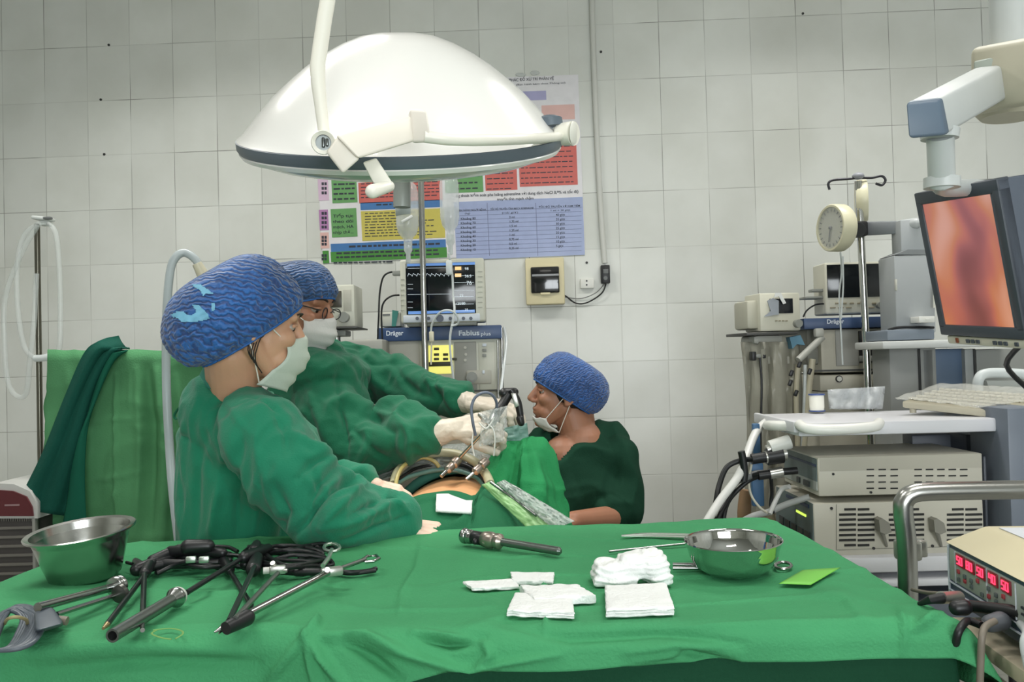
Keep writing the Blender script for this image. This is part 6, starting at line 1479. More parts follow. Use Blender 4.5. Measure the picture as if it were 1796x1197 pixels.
# gown
bm = new()
capsule(bm, P(408,725,1.88), P(420,790,1.90), .085,.120, 24); capsule(bm, P(420,790,1.90), V((tor1.x-.012,tor1.y,.70)), .122,.155, 28); capsule(bm, P(402,712,1.87), P(412,730,1.87), .070,.08)
capsule(bm, P(385,722,1.90), P(452,748,1.76), .055,.072, 20); capsule(bm, P(385,722,1.92), P(455,745,2.02), .055,.068, 20); capsule(bm, P(440,745,1.86), P(470,800,1.86), .09,.11)
capsule(bm, P(360,760,1.92), P(358,900,1.93), .05,.055); capsule(bm, P(392,722,1.86), P(430,765,1.82), .085,.085)
for a, b_, c_, k_ in ((shR,elR,P(690,922,1.76),1.0),(shL,elL,P(632,850,2.06),.9)):
    capsule(bm, a, b_, .082*k_,.072*k_, 22); capsule(bm, b_, c_, .072*k_,.048*k_, 22)
capsule(bm, P(560,850,1.72), P(640,900,1.72), .055,.045); capsule(bm, P(500,820,1.72), P(600,930,1.70), .07,.05); capsule(bm, P(640,895,1.74), P(700,905,1.76), .045,.040)
capsule(bm, V((tor1.x,tor1.y,.75)), V((tor1.x,tor1.y,.40)), .150,.16, 28)
bm = remesh(bm, .0052, 6)
nf = [([(438,697),(470,712),(497,733)],3,-.005), ([(505,760),(551,790),(596,813)],9,.010), ([(596,813),(560,850),(533,898)],9,-.012), ([(632,835),(590,856),(550,895),(515,939)],8,-.013), ([(640,850),(600,880),(560,925)],8,.010),
 ([(713,885),(680,888),(640,905),(560,930)],8,.010), ([(700,870),(650,885),(600,915)],6,-.009), ([(715,905),(660,925),(600,945)],6,-.008), ([(650,880),(690,880),(720,900)],5,.007),
 ([(424,770),(420,850),(415,952)],8,-.006), ([(390,800),(384,871),(370,952)],8,.006), ([(360,760),(350,850),(345,952)],8,-.006), ([(455,800),(450,880),(440,950)],9,.006), ([(480,850),(500,900),(490,950)],10,-.010),
 ([(400,700),(420,740),(450,770)],6,.004), ([(470,710),(500,760),(505,800)],8,-.006), ([(520,840),(545,815),(585,800)],7,-.008), ([(330,740),(326,800),(322,870)],6,.005), ([(575,870),(620,862),(655,868)],6,.007), ([(680,860),(672,890),(690,915)],5,.006)]
nf = [(a_, b_*.8, c_*1.6) for a_, b_, c_ in nf]
folds(bm, nf, .010, 7.5, 3.0, stretch=(1.3,1.0,.6)); folds(bm, [], .003, 21, 6.0, stretch=(1.2,1.0,.6)); bmesh.ops.smooth_vert(bm, verts=bm.verts, factor=.3, use_axis_x=True, use_axis_y=True, use_axis_z=True)
finish(bm, 'gown', M_gown, nurse, angle=180)
bm = new()
for k_, (dz, rr0) in enumerate(((0,.082),(.014,.074))):
    pass
nk = P(416,680,1.862); rows = []
for i in range(6):
    v = i/5; row = []
    for j in range(48):
        a = 2*math.pi*j/48; rx, ry = .080-.014*v, .078-.014*v
        row.append(nk + V((rx*math.cos(a), ry*math.sin(a), -.048*math.cos(a)*.9+.002*math.sin(a*9)+.030*v-.018)))
    rows.append(row)
sheet(bm, rows, closed_u=True); o = finish(bm, 'collar', mat('teal_collar', (48,122,104), .9, var=.05), nurse, angle=180); solid(o, .003)
bm = new(); tube(bm, [P(362,640,1.86),P(348,665,1.85),P(340,700,1.85),P(322,728,1.85),P(310,735,1.86),P(306,728,1.86),P(318,712,1.86),P(345,690,1.86)], .003, 8, smooth=5, flat=.5)
tube(bm, [P(372,672,1.84),P(350,690,1.84),P(340,712,1.84)], .003, 8, smooth=5, flat=.5); finish(bm, 'neck_tie', M_gown2, nurse)
# ================================================================ surgeon
SD = 2.42
Hs = hmat(P(519,536,SD), V((.93,-.20,-.27)), (0,0,1), 1.10)
scn = P(545,900,SD)
surg = thing('person', V((scn.x, scn.y+.03, 0)), 'man with glasses, white mask and deep green gown, standing behind the woman and operating', 'person', 'surgical team')
sb = P(540,660,2.5); st0, st1 = P(548,720,2.48), P(545,1000,2.46)
fSh, fEl, fWr = P(600,650,2.66), P(700,668,2.62), P(812,704,2.45)
nSh, nEl, nWr = P(575,715,2.34), P(640,785,2.26), P(762,762,2.22)
bm = new(); head_parts(bm, Hs); capsule(bm, Hs @ V((-.028,0,-.065)), sb, .058,.07,20); capsule(bm, sb, st0, .08,.12); capsule(bm, st0, st1, .12,.12); capsule(bm, fSh, nSh, .06,.06)
for a, b_, c_ in ((fSh,fEl,fWr),(nSh,nEl,nWr)): capsule(bm, a, b_, .046,.038); capsule(bm, b_, c_, .038,.027)
for dy in (-.09,.09): capsule(bm, V((st1.x,st1.y+dy,st1.z)), V((st1.x,st1.y+dy,.5)), .085,.06); capsule(bm, V((st1.x,st1.y+dy,.5)), V((st1.x,st1.y+dy,.09)), .055,.04); capsule(bm, V((st1.x,st1.y+dy,.05)), V((st1.x+.16,st1.y+dy,.035)), .042,.032)
hN = (P(800,752,2.20), P(872,745,2.20)-P(800,752,2.20), V((-.15,-.75,.62)), 1)
hF = (P(828,708,2.40), P(900,716,2.36)-P(828,708,2.40), V((0,-.25,1)), -1)
kwN = dict(curls=(.75,.85,.9,.95), spread=.12, thumb=(.55,.5), s=.98); kwF = dict(curls=(.45,.6,.7,.8), spread=.10, thumb=(.6,.5), s=.98)
hand_parts(bm, *hN, infl=-.001, **kwN); hand_parts(bm, *hF, infl=-.001, **kwF); capsule(bm, nWr, hN[0], .027,.025); capsule(bm, fWr, hF[0], .027,.025)
bm = remesh(bm, .0036, 3); finish(bm, 'body', M_skin2, surg, angle=180)
face_details(Hs, surg, M_skin2)
for hd, kw, el in ((hN,kwN,nEl),(hF,kwF,fEl)):
    bm = new(); hand_parts(bm, *hd, infl=.0012, **kw); w0 = hd[0]
    back = (nWr if hd is hN else fWr)
    capsule(bm, back.lerp(el, .12), w0, .040,.027, 20); bm = remesh(bm, .0025, 2)
    folds(bm, [], .0012, 40, 2.0); finish(bm, 'glove', M_glove, surg, angle=180)
bm = new(); b2r = Hs.to_3x3().normalized(); ball(bm, Hs @ V((-.026,0,.014)), (.088*1.1,.081*1.1,.080*1.1), b2r); ball(bm, Hs @ V((-.055,0,-.02)), (.045,.062,.05), b2r); bm = remesh(bm, .004, 2); finish(bm, 'hair', M_hair, surg, angle=180)
CAPS = cap_mat('blue_bouffant_dark', (26,86,146), (14,56,102), 34, 8.0, (.4,.3,0))
cap_on(Hs, (.086,.050), (-.106,-.044), .114, CAPS, surg, half=.098, lean=-.12, seed=4.0, sag=.004, bulge=.05)
mk, rows = mask_mesh(Hs, surg, mat('mask_grey_white', (206,204,200), .85, bump=.1, bscale=200), z0=-.014, z1=-.120); straps(Hs, rows, surg)
t_ = new()
for y in (-1,1):
    tube(t_, [Hs @ V((.100+.004*math.cos(a), y*(.030+.019*math.cos(a)), .002+.014*math.sin(a))) for a in [i*math.pi/8 for i in range(16)]], .0016, 8, closed=True)
    tube(t_, [Hs @ V((.098,y*.053,.008)), Hs @ V((.06,y*.078,.010)), Hs @ V((-.01,y*.086,.012))], .0016, 8)
tube(t_, [Hs @ V((.104,-.010,.006)), Hs @ V((.107,0,.009)), Hs @ V((.104,.010,.006))], .0016, 8); finish(t_, 'glasses', M_black, surg)
bm = new()
capsule(bm, P(545,650,2.5), st0, .085,.135, 24); capsule(bm, st0, V((st1.x,st1.y,.8)), .138,.165, 28); capsule(bm, V((st1.x,st1.y,.8)), V((st1.x,st1.y,.4)), .155,.165, 28)
capsule(bm, P(560,655,2.36), P(580,640,2.62), .075,.07, 20); capsule(bm, fSh, nSh, .092,.088, 20); capsule(bm, fSh, P(560,700,2.5), .09,.11, 20); capsule(bm, P(590,670,2.40), P(575,760,2.38), .08,.12, 20); capsule(bm, P(600,720,2.42), P(640,800,2.42), .085,.09)
for a, b_, c_, k_ in ((fSh,fEl,P(805,700,2.46),1.0),(nSh,nEl,P(745,764,2.22),1.05)):
    capsule(bm, a, b_, .080*k_,.072*k_, 22); capsule(bm, b_, c_, .070*k_,.048*k_, 22)
capsule(bm, P(690,735,2.3), P(740,755,2.24), .055,.05); capsule(bm, P(740,690,2.56), P(800,700,2.46), .06,.05)
bm = remesh(bm, .0055, 6)
sf = [([(533,673),(560,730),(591,795)],7,.007), ([(591,660),(600,740),(605,804)],7,-.009), ([(620,640),(650,690),(660,720)],8,-.008), ([(640,650),(690,690),(745,715)],7,.008), ([(600,700),(650,720),(700,735)],8,.009),
 ([(650,720),(690,760),(690,810)],8,-.010), ([(700,730),(720,770),(715,810)],7,.008), ([(620,750),(660,800),(700,825)],8,-.008), ([(680,630),(720,680),(760,700)],7,-.008), ([(740,650),(760,680),(800,690)],6,.007),
 ([(760,660),(770,700),(765,725)],5,-.007), ([(500,700),(530,780),(540,860)],9,.006), ([(640,740),(640,790),(620,830)],8,.008), ([(790,665),(785,700),(800,720)],5,.006), ([(600,615),(650,640),(700,640)],6,-.005)]
sf = [(a_, b_*.8, c_*1.7) for a_, b_, c_ in sf]
folds(bm, sf, .011, 7.5, 9.0, stretch=(1.0,1.0,.8)); folds(bm, [], .003, 21, 2.0); bmesh.ops.smooth_vert(bm, verts=bm.verts, factor=.3, use_axis_x=True, use_axis_y=True, use_axis_z=True)
finish(bm, 'gown', M_gown2, surg, angle=180)
# ================================================================ seated assistant
AD = 2.85
Ha = hmat(P(988,691,AD), V((-.93,-.05,.08)), (0,0,1), 1.0)
ac = P(1020,900,AD+.02)
asst = thing('person', V((ac.x, ac.y, 0)), 'seated man in dark green V neck scrubs with mask pulled under his chin, looking left', 'person', 'surgical team')
bm = new(); head_parts(bm, Ha); nk0 = Ha @ V((-.03,0,-.065)); nk1 = P(1018,778,AD)
capsule(bm, nk0, nk1, .056,.062,20); capsule(bm, Ha @ V((-.055,0,-.03)), P(1020,752,AD+.03), .044,.048, 20); capsule(bm, P(980,808,AD+.01), P(1058,808,AD+.03), .048,.050,20)
at0, at1 = P(1015,820,AD+.02), P(1015,1000,AD+.03)
capsule(bm, nk1, at0, .08,.12, 20); capsule(bm, P(990,800,AD-.03), P(995,850,AD-.03), .07,.09); capsule(bm, at0, at1, .125,.13, 24)
lSh, lEl, lWr = P(1085,800,AD-.02), P(1096,905,AD-.08), P(1005,913,AD-.25)
rSh, rEl, rWr = P(948,790,AD+.06), P(935,880,AD+.0), P(905,912,AD-.2)
for a, b_, c_ in ((lSh,lEl,lWr),(rSh,rEl,rWr)):
    capsule(bm, a, b_, .046,.038); capsule(bm, b_, c_, .040,.028)
    hand_parts(bm, c_, V((-.8,-.5,-.1)), V((0,-.2,1)), 1 if a is lSh else -1, curls=(.5,.5,.5,.6))
for sx in (-.09,.09):
    hip = V((at1.x+sx, at1.y, .56)); kn_ = V((at1.x+sx+.06, at1.y-.36, .52)); capsule(bm, hip, kn_, .085,.062); an_ = V((kn_.x, kn_.y+.02, .09)); capsule(bm, kn_, an_, .06,.04); capsule(bm, V((an_.x,an_.y,.045)), V((an_.x,an_.y-.15,.035)), .042,.032)
bm = remesh(bm, .0036, 3); finish(bm, 'body', M_skin2, asst, angle=180); face_details(Ha, asst, M_skin2)
bm = new(); b2r = Ha.to_3x3().normalized(); ball(bm, Ha @ V((-.026,0,.016)), (.086,.080,.080), b2r); ball(bm, Ha @ V((-.056,0,-.018)), (.044,.060,.052), b2r); bm = remesh(bm, .004, 2); finish(bm, 'hair', M_hair, asst, angle=180)
CAPA = cap_mat('blue_bouffant_mid', (32,98,176), (18,70,136), 38, 10.0, (.2,.5,.3))
cap_on(Ha, (.090,.052), (-.096,-.050), .126, CAPA, asst, half=.098, lean=-.05, seed=7.0, sag=.004, bulge=.06)
# mask under the chin
rows = []
for i in range(12):
    v = i/11; row = []
    for j in range(21):
        u = -1+2*j/20; row.append(Ha @ V((.100-.045*abs(u)**1.8-.045*v+.010*math.sin(v*math.pi), .052*u, -.082-.044*v+.006*noise.noise(V((u*3,v*3,0))))))
    rows.append(row)
bm = new(); sheet(bm, rows); o = finish(bm, 'chin_mask', M_maskw, asst, angle=180); solid(o, .002)
for i, ez in ((0,.018),(-1,-.030)):
    bm = new(); a = rows[i][-1]; tube(bm, [a, a.lerp(Ha @ V((-.018,.086,ez)), .5), Ha @ V((-.018,.086,ez))], .0014, 8); finish(bm, 'ear_loop', mat('strap_white', (232,228,218)), asst)
    bm = new(); a = rows[i][0]; tube(bm, [a, Ha @ V((-.018,-.086,ez))], .0014, 8); finish(bm, 'ear_loop', mat('strap_white', (232,228,218)), asst)
# scrub top with V neck: remeshed shell, neck wedge cut out
bm = new()
capsule(bm, P(960,782,AD+.05), P(1068,776,AD+.04), .066,.070, 22); capsule(bm, P(1050,770,AD+.05), P(1085,810,AD-.01), .06,.065); capsule(bm, P(962,790,AD+.02), P(948,810,AD+.03), .05,.055)
capsule(bm, at0, V((at1.x,at1.y,.62)), .142,.168, 28); capsule(bm, P(980,830,AD-.04), P(985,900,AD-.04), .09,.12, 20); capsule(bm, P(1050,820,AD-.02), P(1050,900,AD-.02), .09,.11, 20)
capsule(bm, lSh, P(1092,893,AD-.07), .068,.066, 20); capsule(bm, P(1092,893,AD-.07), P(1062,900,AD-.12), .060,.052, 20); capsule(bm, rSh, P(938,870,AD+.01), .066,.062, 20)
bm = remesh(bm, .0065, 6)
folds(bm, [([(1070,830),(1060,870),(1070,915)],7,-.008), ([(1040,850),(1075,880),(1110,885)],6,.006), ([(1000,840),(1010,880),(1000,915)],8,.006), ([(1090,770),(1080,830),(1085,880)],7,-.006), ([(985,860),(1030,850),(1060,855)],6,.004)], .009, 8, 14.0, stretch=(1,1,.8))
cut = [(1048,722),(958,742),(940,760),(979,812)]
dele = []
vneck = [(952,752),(1050,716),(1052,726),(979,813)]
def in_poly(x, y, poly):
    c = False; j = len(poly)-1
    for i in range(len(poly)):
        if (poly[i][1] > y) != (poly[j][1] > y) and x < (poly[j][0]-poly[i][0])*(y-poly[i][1])/(poly[j][1]-poly[i][1])+poly[i][0]: c = not c
        j = i
    return c
bm.normal_update()
for f in bm.faces:
    c = f.calc_center_median(); x_, y_, D_ = proj(c)
    if in_poly(x_, y_, [(958,744),(1046,700),(1050,728),(980,812)]) and c.y < AD+.1: dele.append(f)
bmesh.ops.delete(bm, geom=dele, context='FACES')
o = finish(bm, 'scrub_top', M_scrub, asst, angle=180, recalc=False); solid(o, .003)
bm = new()
for sx in (-.09,.09):
    hip = V((at1.x+sx, at1.y, .56)); kn_ = V((at1.x+sx+.06, at1.y-.36, .52)); capsule(bm, hip, kn_, .105,.080); capsule(bm, kn_, V((kn_.x,kn_.y+.02,.12)), .078,.062)
capsule(bm, V((at1.x-.07,at1.y,.58)), V((at1.x+.07,at1.y,.58)), .13,.13); bm = remesh(bm, .008, 4); finish(bm, 'trousers', M_scrub, asst, angle=180)
t = thing('stool', V((at1.x, at1.y+.02, 0)), 'round stool on five legs hidden under the seated man', 'stool')
bm = new(); lathe(bm, [(0,.0),(.17,.0),(.18,.02),(.17,.045),(0,.05)], (at1.x,at1.y+.02,.40), (0,0,1), 28); finish(bm, 'seat', M_black, t)
bm = new(); cyl(bm, (at1.x,at1.y+.02,.08), (at1.x,at1.y+.02,.40), .025, 16); finish(bm, 'column', M_steel, t)
for i in range(5):
    a = i*2*math.pi/5; bm = new(); tube(bm, [(at1.x,at1.y+.02,.1),(at1.x+.2*math.cos(a),at1.y+.02+.2*math.sin(a),.06)], .014, 10); ball(bm, (at1.x+.2*math.cos(a),at1.y+.02+.2*math.sin(a),.03), .028); finish(bm, 'leg', M_steel, t)
# ================================================================ patient, drapes, scope
pc = P(792,850,2.1); PX = pc.x+.0
tt = thing('operating_table', V((PX, 2.25, 0)), 'operating table beneath the patient, hidden by green drapes', 'table')
bm = new(); box(bm, (PX,1.98,.745), .46,1.50,.07, bev=.02, seg=3); box(bm, (PX+.02,2.93,.77), .24,.36,.06, bev=.02, seg=3); finish(bm, 'mattress', M_black, tt)
bm = new(); box(bm, (PX,1.98,.68), .46,1.50,.05, bev=.006); box(bm, (PX+.02,2.85,.70), .10,.4,.03, bev=.006); finish(bm, 'table_frame', M_steel, tt)
bm = new(); box(bm, (PX,2.35,.36), .28,.34,.60, bev=.02); box(bm, (PX,2.3,.04), .46,.9,.08, bev=.02); finish(bm, 'pedestal', M_steel, tt)
pat = thing('person', V((PX, 2.2, .78)), 'patient lying under green drapes with bare orange tinted abdomen showing', 'person')
ZT = 1.035
def torso_z(dx, y):    # height of the body surface under the drapes
    hw = .205
    k_ = max(0, 1-(dx/hw)**2)
    top = ZT if y > 1.93 else ZT - .09*((1.93-y)/.2)**1.3
    if y > 2.3: top = ZT-.10*min(1,(y-2.3)/.4)
    return .80 + (top-.80)*k_**.42
bm = new(); rows = []
for i in range(60):
    y = 1.80+.95*i/59; row = []
    for j in range(60):
        a = math.pi*j/59; dx = -.2*math.cos(a); row.append(V((PX+dx, y, torso_z(dx,y) - .006 - .010*math.exp(-((dx+.0)/.012)**2-((y-2.13)/.02)**2)- .003*math.exp(-((dx)/.01)**2))))
    for j in range(1,30): row.append(V((PX+.2-.4*j/30, y, .785)))
    rows.append(row)
sheet(bm, rows, closed_u=True)
bmesh.ops.contextual_create(bm, geom=[]) if False else None
for rg in (rows[0], rows[-1]): pass
bm.verts.ensure_lookup_table(); n_ = len(rows[0]); vs = list(bm.verts); bm.faces.new(vs[:n_][::-1]); bm.faces.new(vs[-n_:])
# neck, head, legs grown into the same surface
Hp = hmat(V((PX,2.98,.90)), V((.1,-.1,1)), (0,1,0), 1.0)
head_parts(bm, Hp); capsule(bm, V((PX,2.70,.88)), V((PX,2.90,.88)), .07,.06)
for sx in (-.10,.10): capsule(bm, V((PX+sx,1.86,.865)), V((PX+sx,1.45,.85)), .082,.062); capsule(bm, V((PX+sx,1.45,.85)), V((PX+sx*.9,1.28,.84)), .06,.05)
for sx in (-.22,.22): capsule(bm, V((PX+sx,2.62,.87)), V((PX+sx*1.05,2.35,.84)), .045,.038); capsule(bm, V((PX+sx*1.05,2.35,.84)), V((PX+sx*1.0,2.1,.82)), .036,.026)
bm = remesh(bm, .005, 2); finish(bm, 'body', M_skinp, pat, angle=180)
bm = new(); ball(bm, V((PX,3.02,.87)), (.10,.10,.085)); finish(bm, 'hair', M_hair, pat)
# front drape over the pelvis: edge of the opening at y=2.02
def cover(y0, y1, name, m_, label, edge=None, half=.40, lift=.010, amp=.007, seed=0, nu=110, nv=70, folds_=(), side_drop=.72):
    rows = []
    for i in range(nv+1):
        v = i/nv; row = []
        for j in range(nu+1):
            dx = -half + 2*half*j/nu; e0 = y0(dx) if callable(y0) else y0; e1 = y1(dx) if callable(y1) else y1
            y = e0 + (e1-e0)*v
            z = torso_z(max(-.204,min(.204,dx)), y) if abs(dx) < .204 else .80
            if abs(dx) > .19:
                k_ = (abs(dx)-.19)/(half-.19); z = max(.0, .88-(.88-side_drop)*min(1,k_*1.0)**.8) if abs(dx) > .204 else max(z, .87)
            z = z + lift + amp*noise.noise(V((dx*14,y*14,seed))) + amp*1.4*max(0,1-abs(noise.noise(V((dx*6,y*9,seed+5))))*7)
            row.append(V((PX+dx, y, z)))
        rows.append(row)
    bm = new(); sheet(bm, rows); folds(bm, folds_); o = finish(bm, name, m_, angle=180); solid(o, .003); return tag(o, label, 'drape')
M_dr_mid = mat('mid_green_drape', (36,104,70), .88, var=.06, vscale=7, bump=.2, bscale=220, spec=.2)
fe = lambda dx: 1.925 - .6*dx*dx - 1.6*max(0,-dx-.09) + (.33*min(1,max(0,(dx-.072)/.012)))
cover(fe, 1.62, 'pelvis_drape', M_dr_mid, 'darker green drape over the patient in front of the bare abdomen', lift=.012, seed=2)
cover(lambda dx: 2.295-.3*dx*dx, 2.78, 'chest_drape', M_dr_mid, 'green drape over the patient chest behind the cables', lift=.014, seed=6, half=.25, side_drop=.82)
# rolled edge of the drape behind the skin
bm = new(); tube(bm, [V((PX+dx, 2.302-.3*dx*dx, torso_z(dx,2.30)+.012)) for dx in [-.20+.02*i for i in range(21)]], .013, 12); tag(finish(bm, 'rolled_towel', mat('teal_towel', (64,128,112), .9, var=.1)), 'rolled teal towel edge along the far side of the bare abdomen', 'towel')
# gauze on the drape
def onbody(px, py, lift=.02):
    r_ = ray(px, py); D = 1.6
    while D < 2.9:
        p = CAM + r_*D; dx = p.x-PX
        if abs(dx) < .2 and p.z <= torso_z(dx, p.y)+lift: return p
        D += .002
    return P(px, py, 2.0)
rows = []
q = [(765,872),(788,869),(829,882),(822,904),(768,899)]
for i in range(9):
    v = i/8; row = []
    for j in range(13):
        u = j/12; xx = 766+ (828-766)*u - 2*v; yy = (870+ (11 if u > .35 else 0)*min(1,max(0,(u-.3)*2)))*(1-v) + (899+4*u)*v
        row.append(onbody(xx, yy, .021+.002*noise.noise(V((u*4,v*4,2)))))
    rows.append(row)
bm = new(); sheet(bm, rows); o = finish(bm, 'gauze_square', M_gz, angle=180); s_ = solid(o, .005); tag(o, 'white gauze square lying on the drape in front of the bare abdomen', 'gauze')
# drape tent on the right
D6 = 2.28
rows = []
topl = [(862,772),(880,769),(905,768),(930,769),(950,770),(962,778),(972,800)]
def tent(u, v):
    # u around from left-back over front to right; v from top to bottom
    tx = 868+ (968-868)*u; ty = 770 + (6 if u > .85 else 0)*(u-.85)*20 + 8*max(0,.15-u)*10
    bx = 770 + (1012-770)*u; by = 960
    x = tx+(bx-tx)*v**(1.15 if u < .5 else .9); y = ty+(by-ty)*v
    D = D6 - .22*math.sin(math.pi*(.12+.76*u))*v**.8 - .03*math.sin(u*9+1)*v - .016*math.sin(u*21)*v
    return P(x, y, D)
nb_ = 70
for i in range(61):
    v = i/60; row = [tent(j/nb_, v) + V((0,.0,.003*noise.noise(V((j*.2, i*.1, 0))))) for j in range(nb_+1)]
    # far side closing the tent
    far = [tent(1-j/20, v)+V((0,.02+.28*v*math.sin(math.pi*j/20)+.03*math.sin(math.pi*j/20),0)) for j in range(1,20)]
    rows.append(row+far)
bm = new(); sheet(bm, rows, closed_u=True); vs = list(bm.verts); bm.faces.new(vs[:len(rows[0])][::-1])
folds(bm, [([(905,775),(900,820),(880,900)],8,-.016), ([(930,780),(945,840),(950,905)],8,.016), ([(890,790),(870,830),(850,860)],7,.012), ([(955,800),(975,850),(985,900)],6,-.010), ([(915,772),(920,830),(915,910)],6,.012), ([(870,790),(905,800),(950,795)],6,-.008)], .007, 9, 3)
M_tent = mat('tent_green', (44,136,82), .88, var=.06, vscale=7, bump=.2, bscale=220, spec=.2)
o = finish(bm, 'raised_drape', M_tent, angle=60); tag(o, 'green drape raised like a tent right of the abdomen, in front of the seated man', 'drape')
# yellow-green plastic sleeve & clear sleeve falling forward right
def strip(p0, p1, D0, D1, w0, w1, label, m_, name, n=24, crinkle=.006, seed=0):
    rows = []
    for i in range(n+1):
        v = i/n; cx, cy = p0[0]+(p1[0]-p0[0])*v, p0[1]+(p1[1]-p0[1])*v; D = D0+(D1-D0)*v; w_ = w0+(w1-w0)*v
        rows.append([P(cx+w_*u*.9, cy-w_*u*.35, D-.01*math.cos(u*1.5)+crinkle*noise.noise(V((u*4+seed,v*22,1)))+crinkle*.6*noise.noise(V((u*9+seed,v*45,1)))) for u in [-1+k_/7 for k_ in range(15)]])
    bm = new(); sheet(bm, rows); o = finish(bm, name, m_, angle=180); solid(o, .001); return tag(o, label, 'sleeve')
strip((852,848),(958,928),1.99,1.84,8,26,'pale yellow green sleeve running down right from the abdomen', mat('pale_green_sleeve', (150,196,132), .4, bump=.2, bscale=60), 'instrument_sleeve', seed=3)
strip((878,845),(990,922),1.965,1.82,8,20,'crinkled clear plastic sleeve beside the pale green one', mat('clear_crinkle', (226,232,228), .08, alpha=.5, bump=1.0, bscale=90), 'plastic_sleeve', crinkle=.012, seed=8)
bm = new(); tube(bm, [P(860,846,1.95),P(900,875,1.93),P(940,905,1.85)], .0035, 10, smooth=4); tag(finish(bm, 'steel_tube', M_rods), 'thin steel tube lying on the pale green sleeve', 'tube')
# plastic sheet behind, under surgeon hands
rows = []
for i in range(20):
    v = i/19; rows.append([P(652+ (868-652)*u + 10*v, 800+18*math.sin(u*3.0)*-1 + 44*v + (22-40*u)*(1-v), 2.33-.10*v+.014*noise.noise(V((u*12,v*9,3)))) for u in [k_/39 for k_ in range(40)]])
bm = new(); sheet(bm, rows); o = finish(bm, 'plastic_sheet', mat('grey_clear_sheet', (150,156,150), .12, alpha=.72, bump=1.0, bscale=70), angle=180); solid(o, .001); tag(o, 'crinkled grey clear sheet under the surgeon hands', 'sheet')
# tubes arching over the abdomen
def arch(pts, r, m_, lb, name='tube_line'):
    bm = new(); tube(bm, [P(*p) for p in pts], r, 12, smooth=6); tag(finish(bm, name, m_), lb, 'tube')
M_ytube = mat('yellow_tube', (176,164,104), .35); M_btube = mat('beige_tube', (186,182,150), .4); M_gtube = mat('teal_tube', (86,124,116), .4)
arch([(694,868,2.08),(695,845,2.14),(704,822,2.18),(722,808,2.22),(744,803,2.24),(762,810,2.24),(770,820,2.24)], .0052, M_ytube, 'yellow tube arching at the left of the abdomen')
arch([(690,850,2.16),(700,825,2.22),(730,803,2.27),(770,795,2.29),(805,798,2.27),(835,812,2.22),(852,832,2.14),(860,850,2.06)], .0115, M_btube, 'thick beige tube arching furthest over the abdomen')
arch([(688,856,2.14),(715,838,2.20),(760,826,2.235),(800,826,2.235),(835,838,2.2),(850,855,2.10)], .0062, M_gtube, 'teal tube arching closest to the bare abdomen')
arch([(700,840,2.17),(730,822,2.23),(765,816,2.26),(790,820,2.26)], .004, M_cable, 'black cable arching between the yellow and teal tubes')
arch([(790,812,2.25),(820,818,2.24),(843,834,2.18),(852,848,2.12)], .0065, M_cable, 'black cable at the right end of the abdomen')
# trocars and scope
def troc(p0, p1, D0, D1, label):
    a, b_ = P(*p0, D0), P(*p1, D1); t = thing('trocar_port', b_, label, 'trocar'); dr = (b_-a).normalized(); L_ = (b_-a).length
    bm = new(); lathe(bm, [(.004,0),(.0105,.001),(.0125,.006),(.0125,.022),(.009,.026),(.0105,.030),(.0105,.046),(.005,.052)], a, dr, 22); finish(bm, 'head', mat('worn_steel', (176,164,154), .3, .9), t)
    bm = new(); lathe(bm, [(.0048,.05),(.0048,L_)], a, dr, 16); finish(bm, 'sleeve', M_rods, t)
    return t
troc((804,806),(774,836), 2.17, 2.12, 'steel trocar entering the middle of the abdomen below the scope')
troc((855,808),(818,842), 2.14, 2.10, 'steel trocar entering the right side of the abdomen')
sc_ = thing('laparoscope', P(852,752,2.14), 'steel laparoscope held by the surgeon, its shaft slanting down to the abdomen', 'laparoscope')
bm = new(); tube(bm, [P(854,752,2.12), P(800,810,2.17)], .0042, 14); finish(bm, 'shaft', M_rods, sc_)
bm = new(); tube(bm, [P(856,750,2.12),P(862,742,2.12),P(868,730,2.13)], [.007,.011,.012], 18, smooth=3); finish(bm, 'eyepiece', M_rods, sc_)
bm = new(); tube(bm, [P(862,745,2.10),P(846,736,2.09)], .006, 12); capsule(bm, P(850,735,2.09), P(842,728,2.09), .008,.006); finish(bm, 'light_post', M_sil, sc_)
bm = new(); capsule(bm, P(884,690,2.16), P(902,688,2.18), .013,.011); tube(bm, [P(896,684,2.16),P(908,706,2.16),P(914,738,2.16)], [.009,.010,.008], 14, smooth=4); capsule(bm, P(912,735,2.15), P(914,742,2.15), .010,.009); finish(bm, 'camera_head', M_black, sc_)
bm = new(); hexa(bm, [P(896,690,2.13),P(905,690,2.13),P(911,712,2.13),P(903,716,2.13)], [P(896,690,2.15),P(905,690,2.15),P(911,712,2.15),P(903,716,2.15)], .002); finish(bm, 'silver_plate', M_sil, sc_)
bm = new(); tube(bm, [P(868,730,2.13),P(880,712,2.15),P(892,692,2.16)], .012, 14, smooth=4); finish(bm, 'coupler', M_black, sc_)
arch([(834,764,2.08),(829,740,2.07),(827,715,2.07),(834,697,2.07),(849,689,2.07),(863,693,2.08),(871,708,2.10),(868,730,2.12),(860,745,2.12)], .0036, mat('bluegrey_cable', (104,112,128), .4), 'blue grey light cable looping over the surgeon glove', 'light_cable')
M_wirew = mat('white_string', (216,218,214), .4)
for pts, lb in (([(856,745,2.07),(864,752,2.07),(868,770,2.07),(866,800,2.08)],'white string hanging right of the laparoscope shaft'), ([(830,760,2.1),(828,780,2.1),(832,800,2.1)],'white string hanging left of the laparoscope shaft'), ([(840,742,2.06),(852,752,2.06),(862,742,2.06),(866,732,2.06)],'white string knotted round the laparoscope eyepiece')):
    arch(pts, .002, M_wirew, lb, 'string')
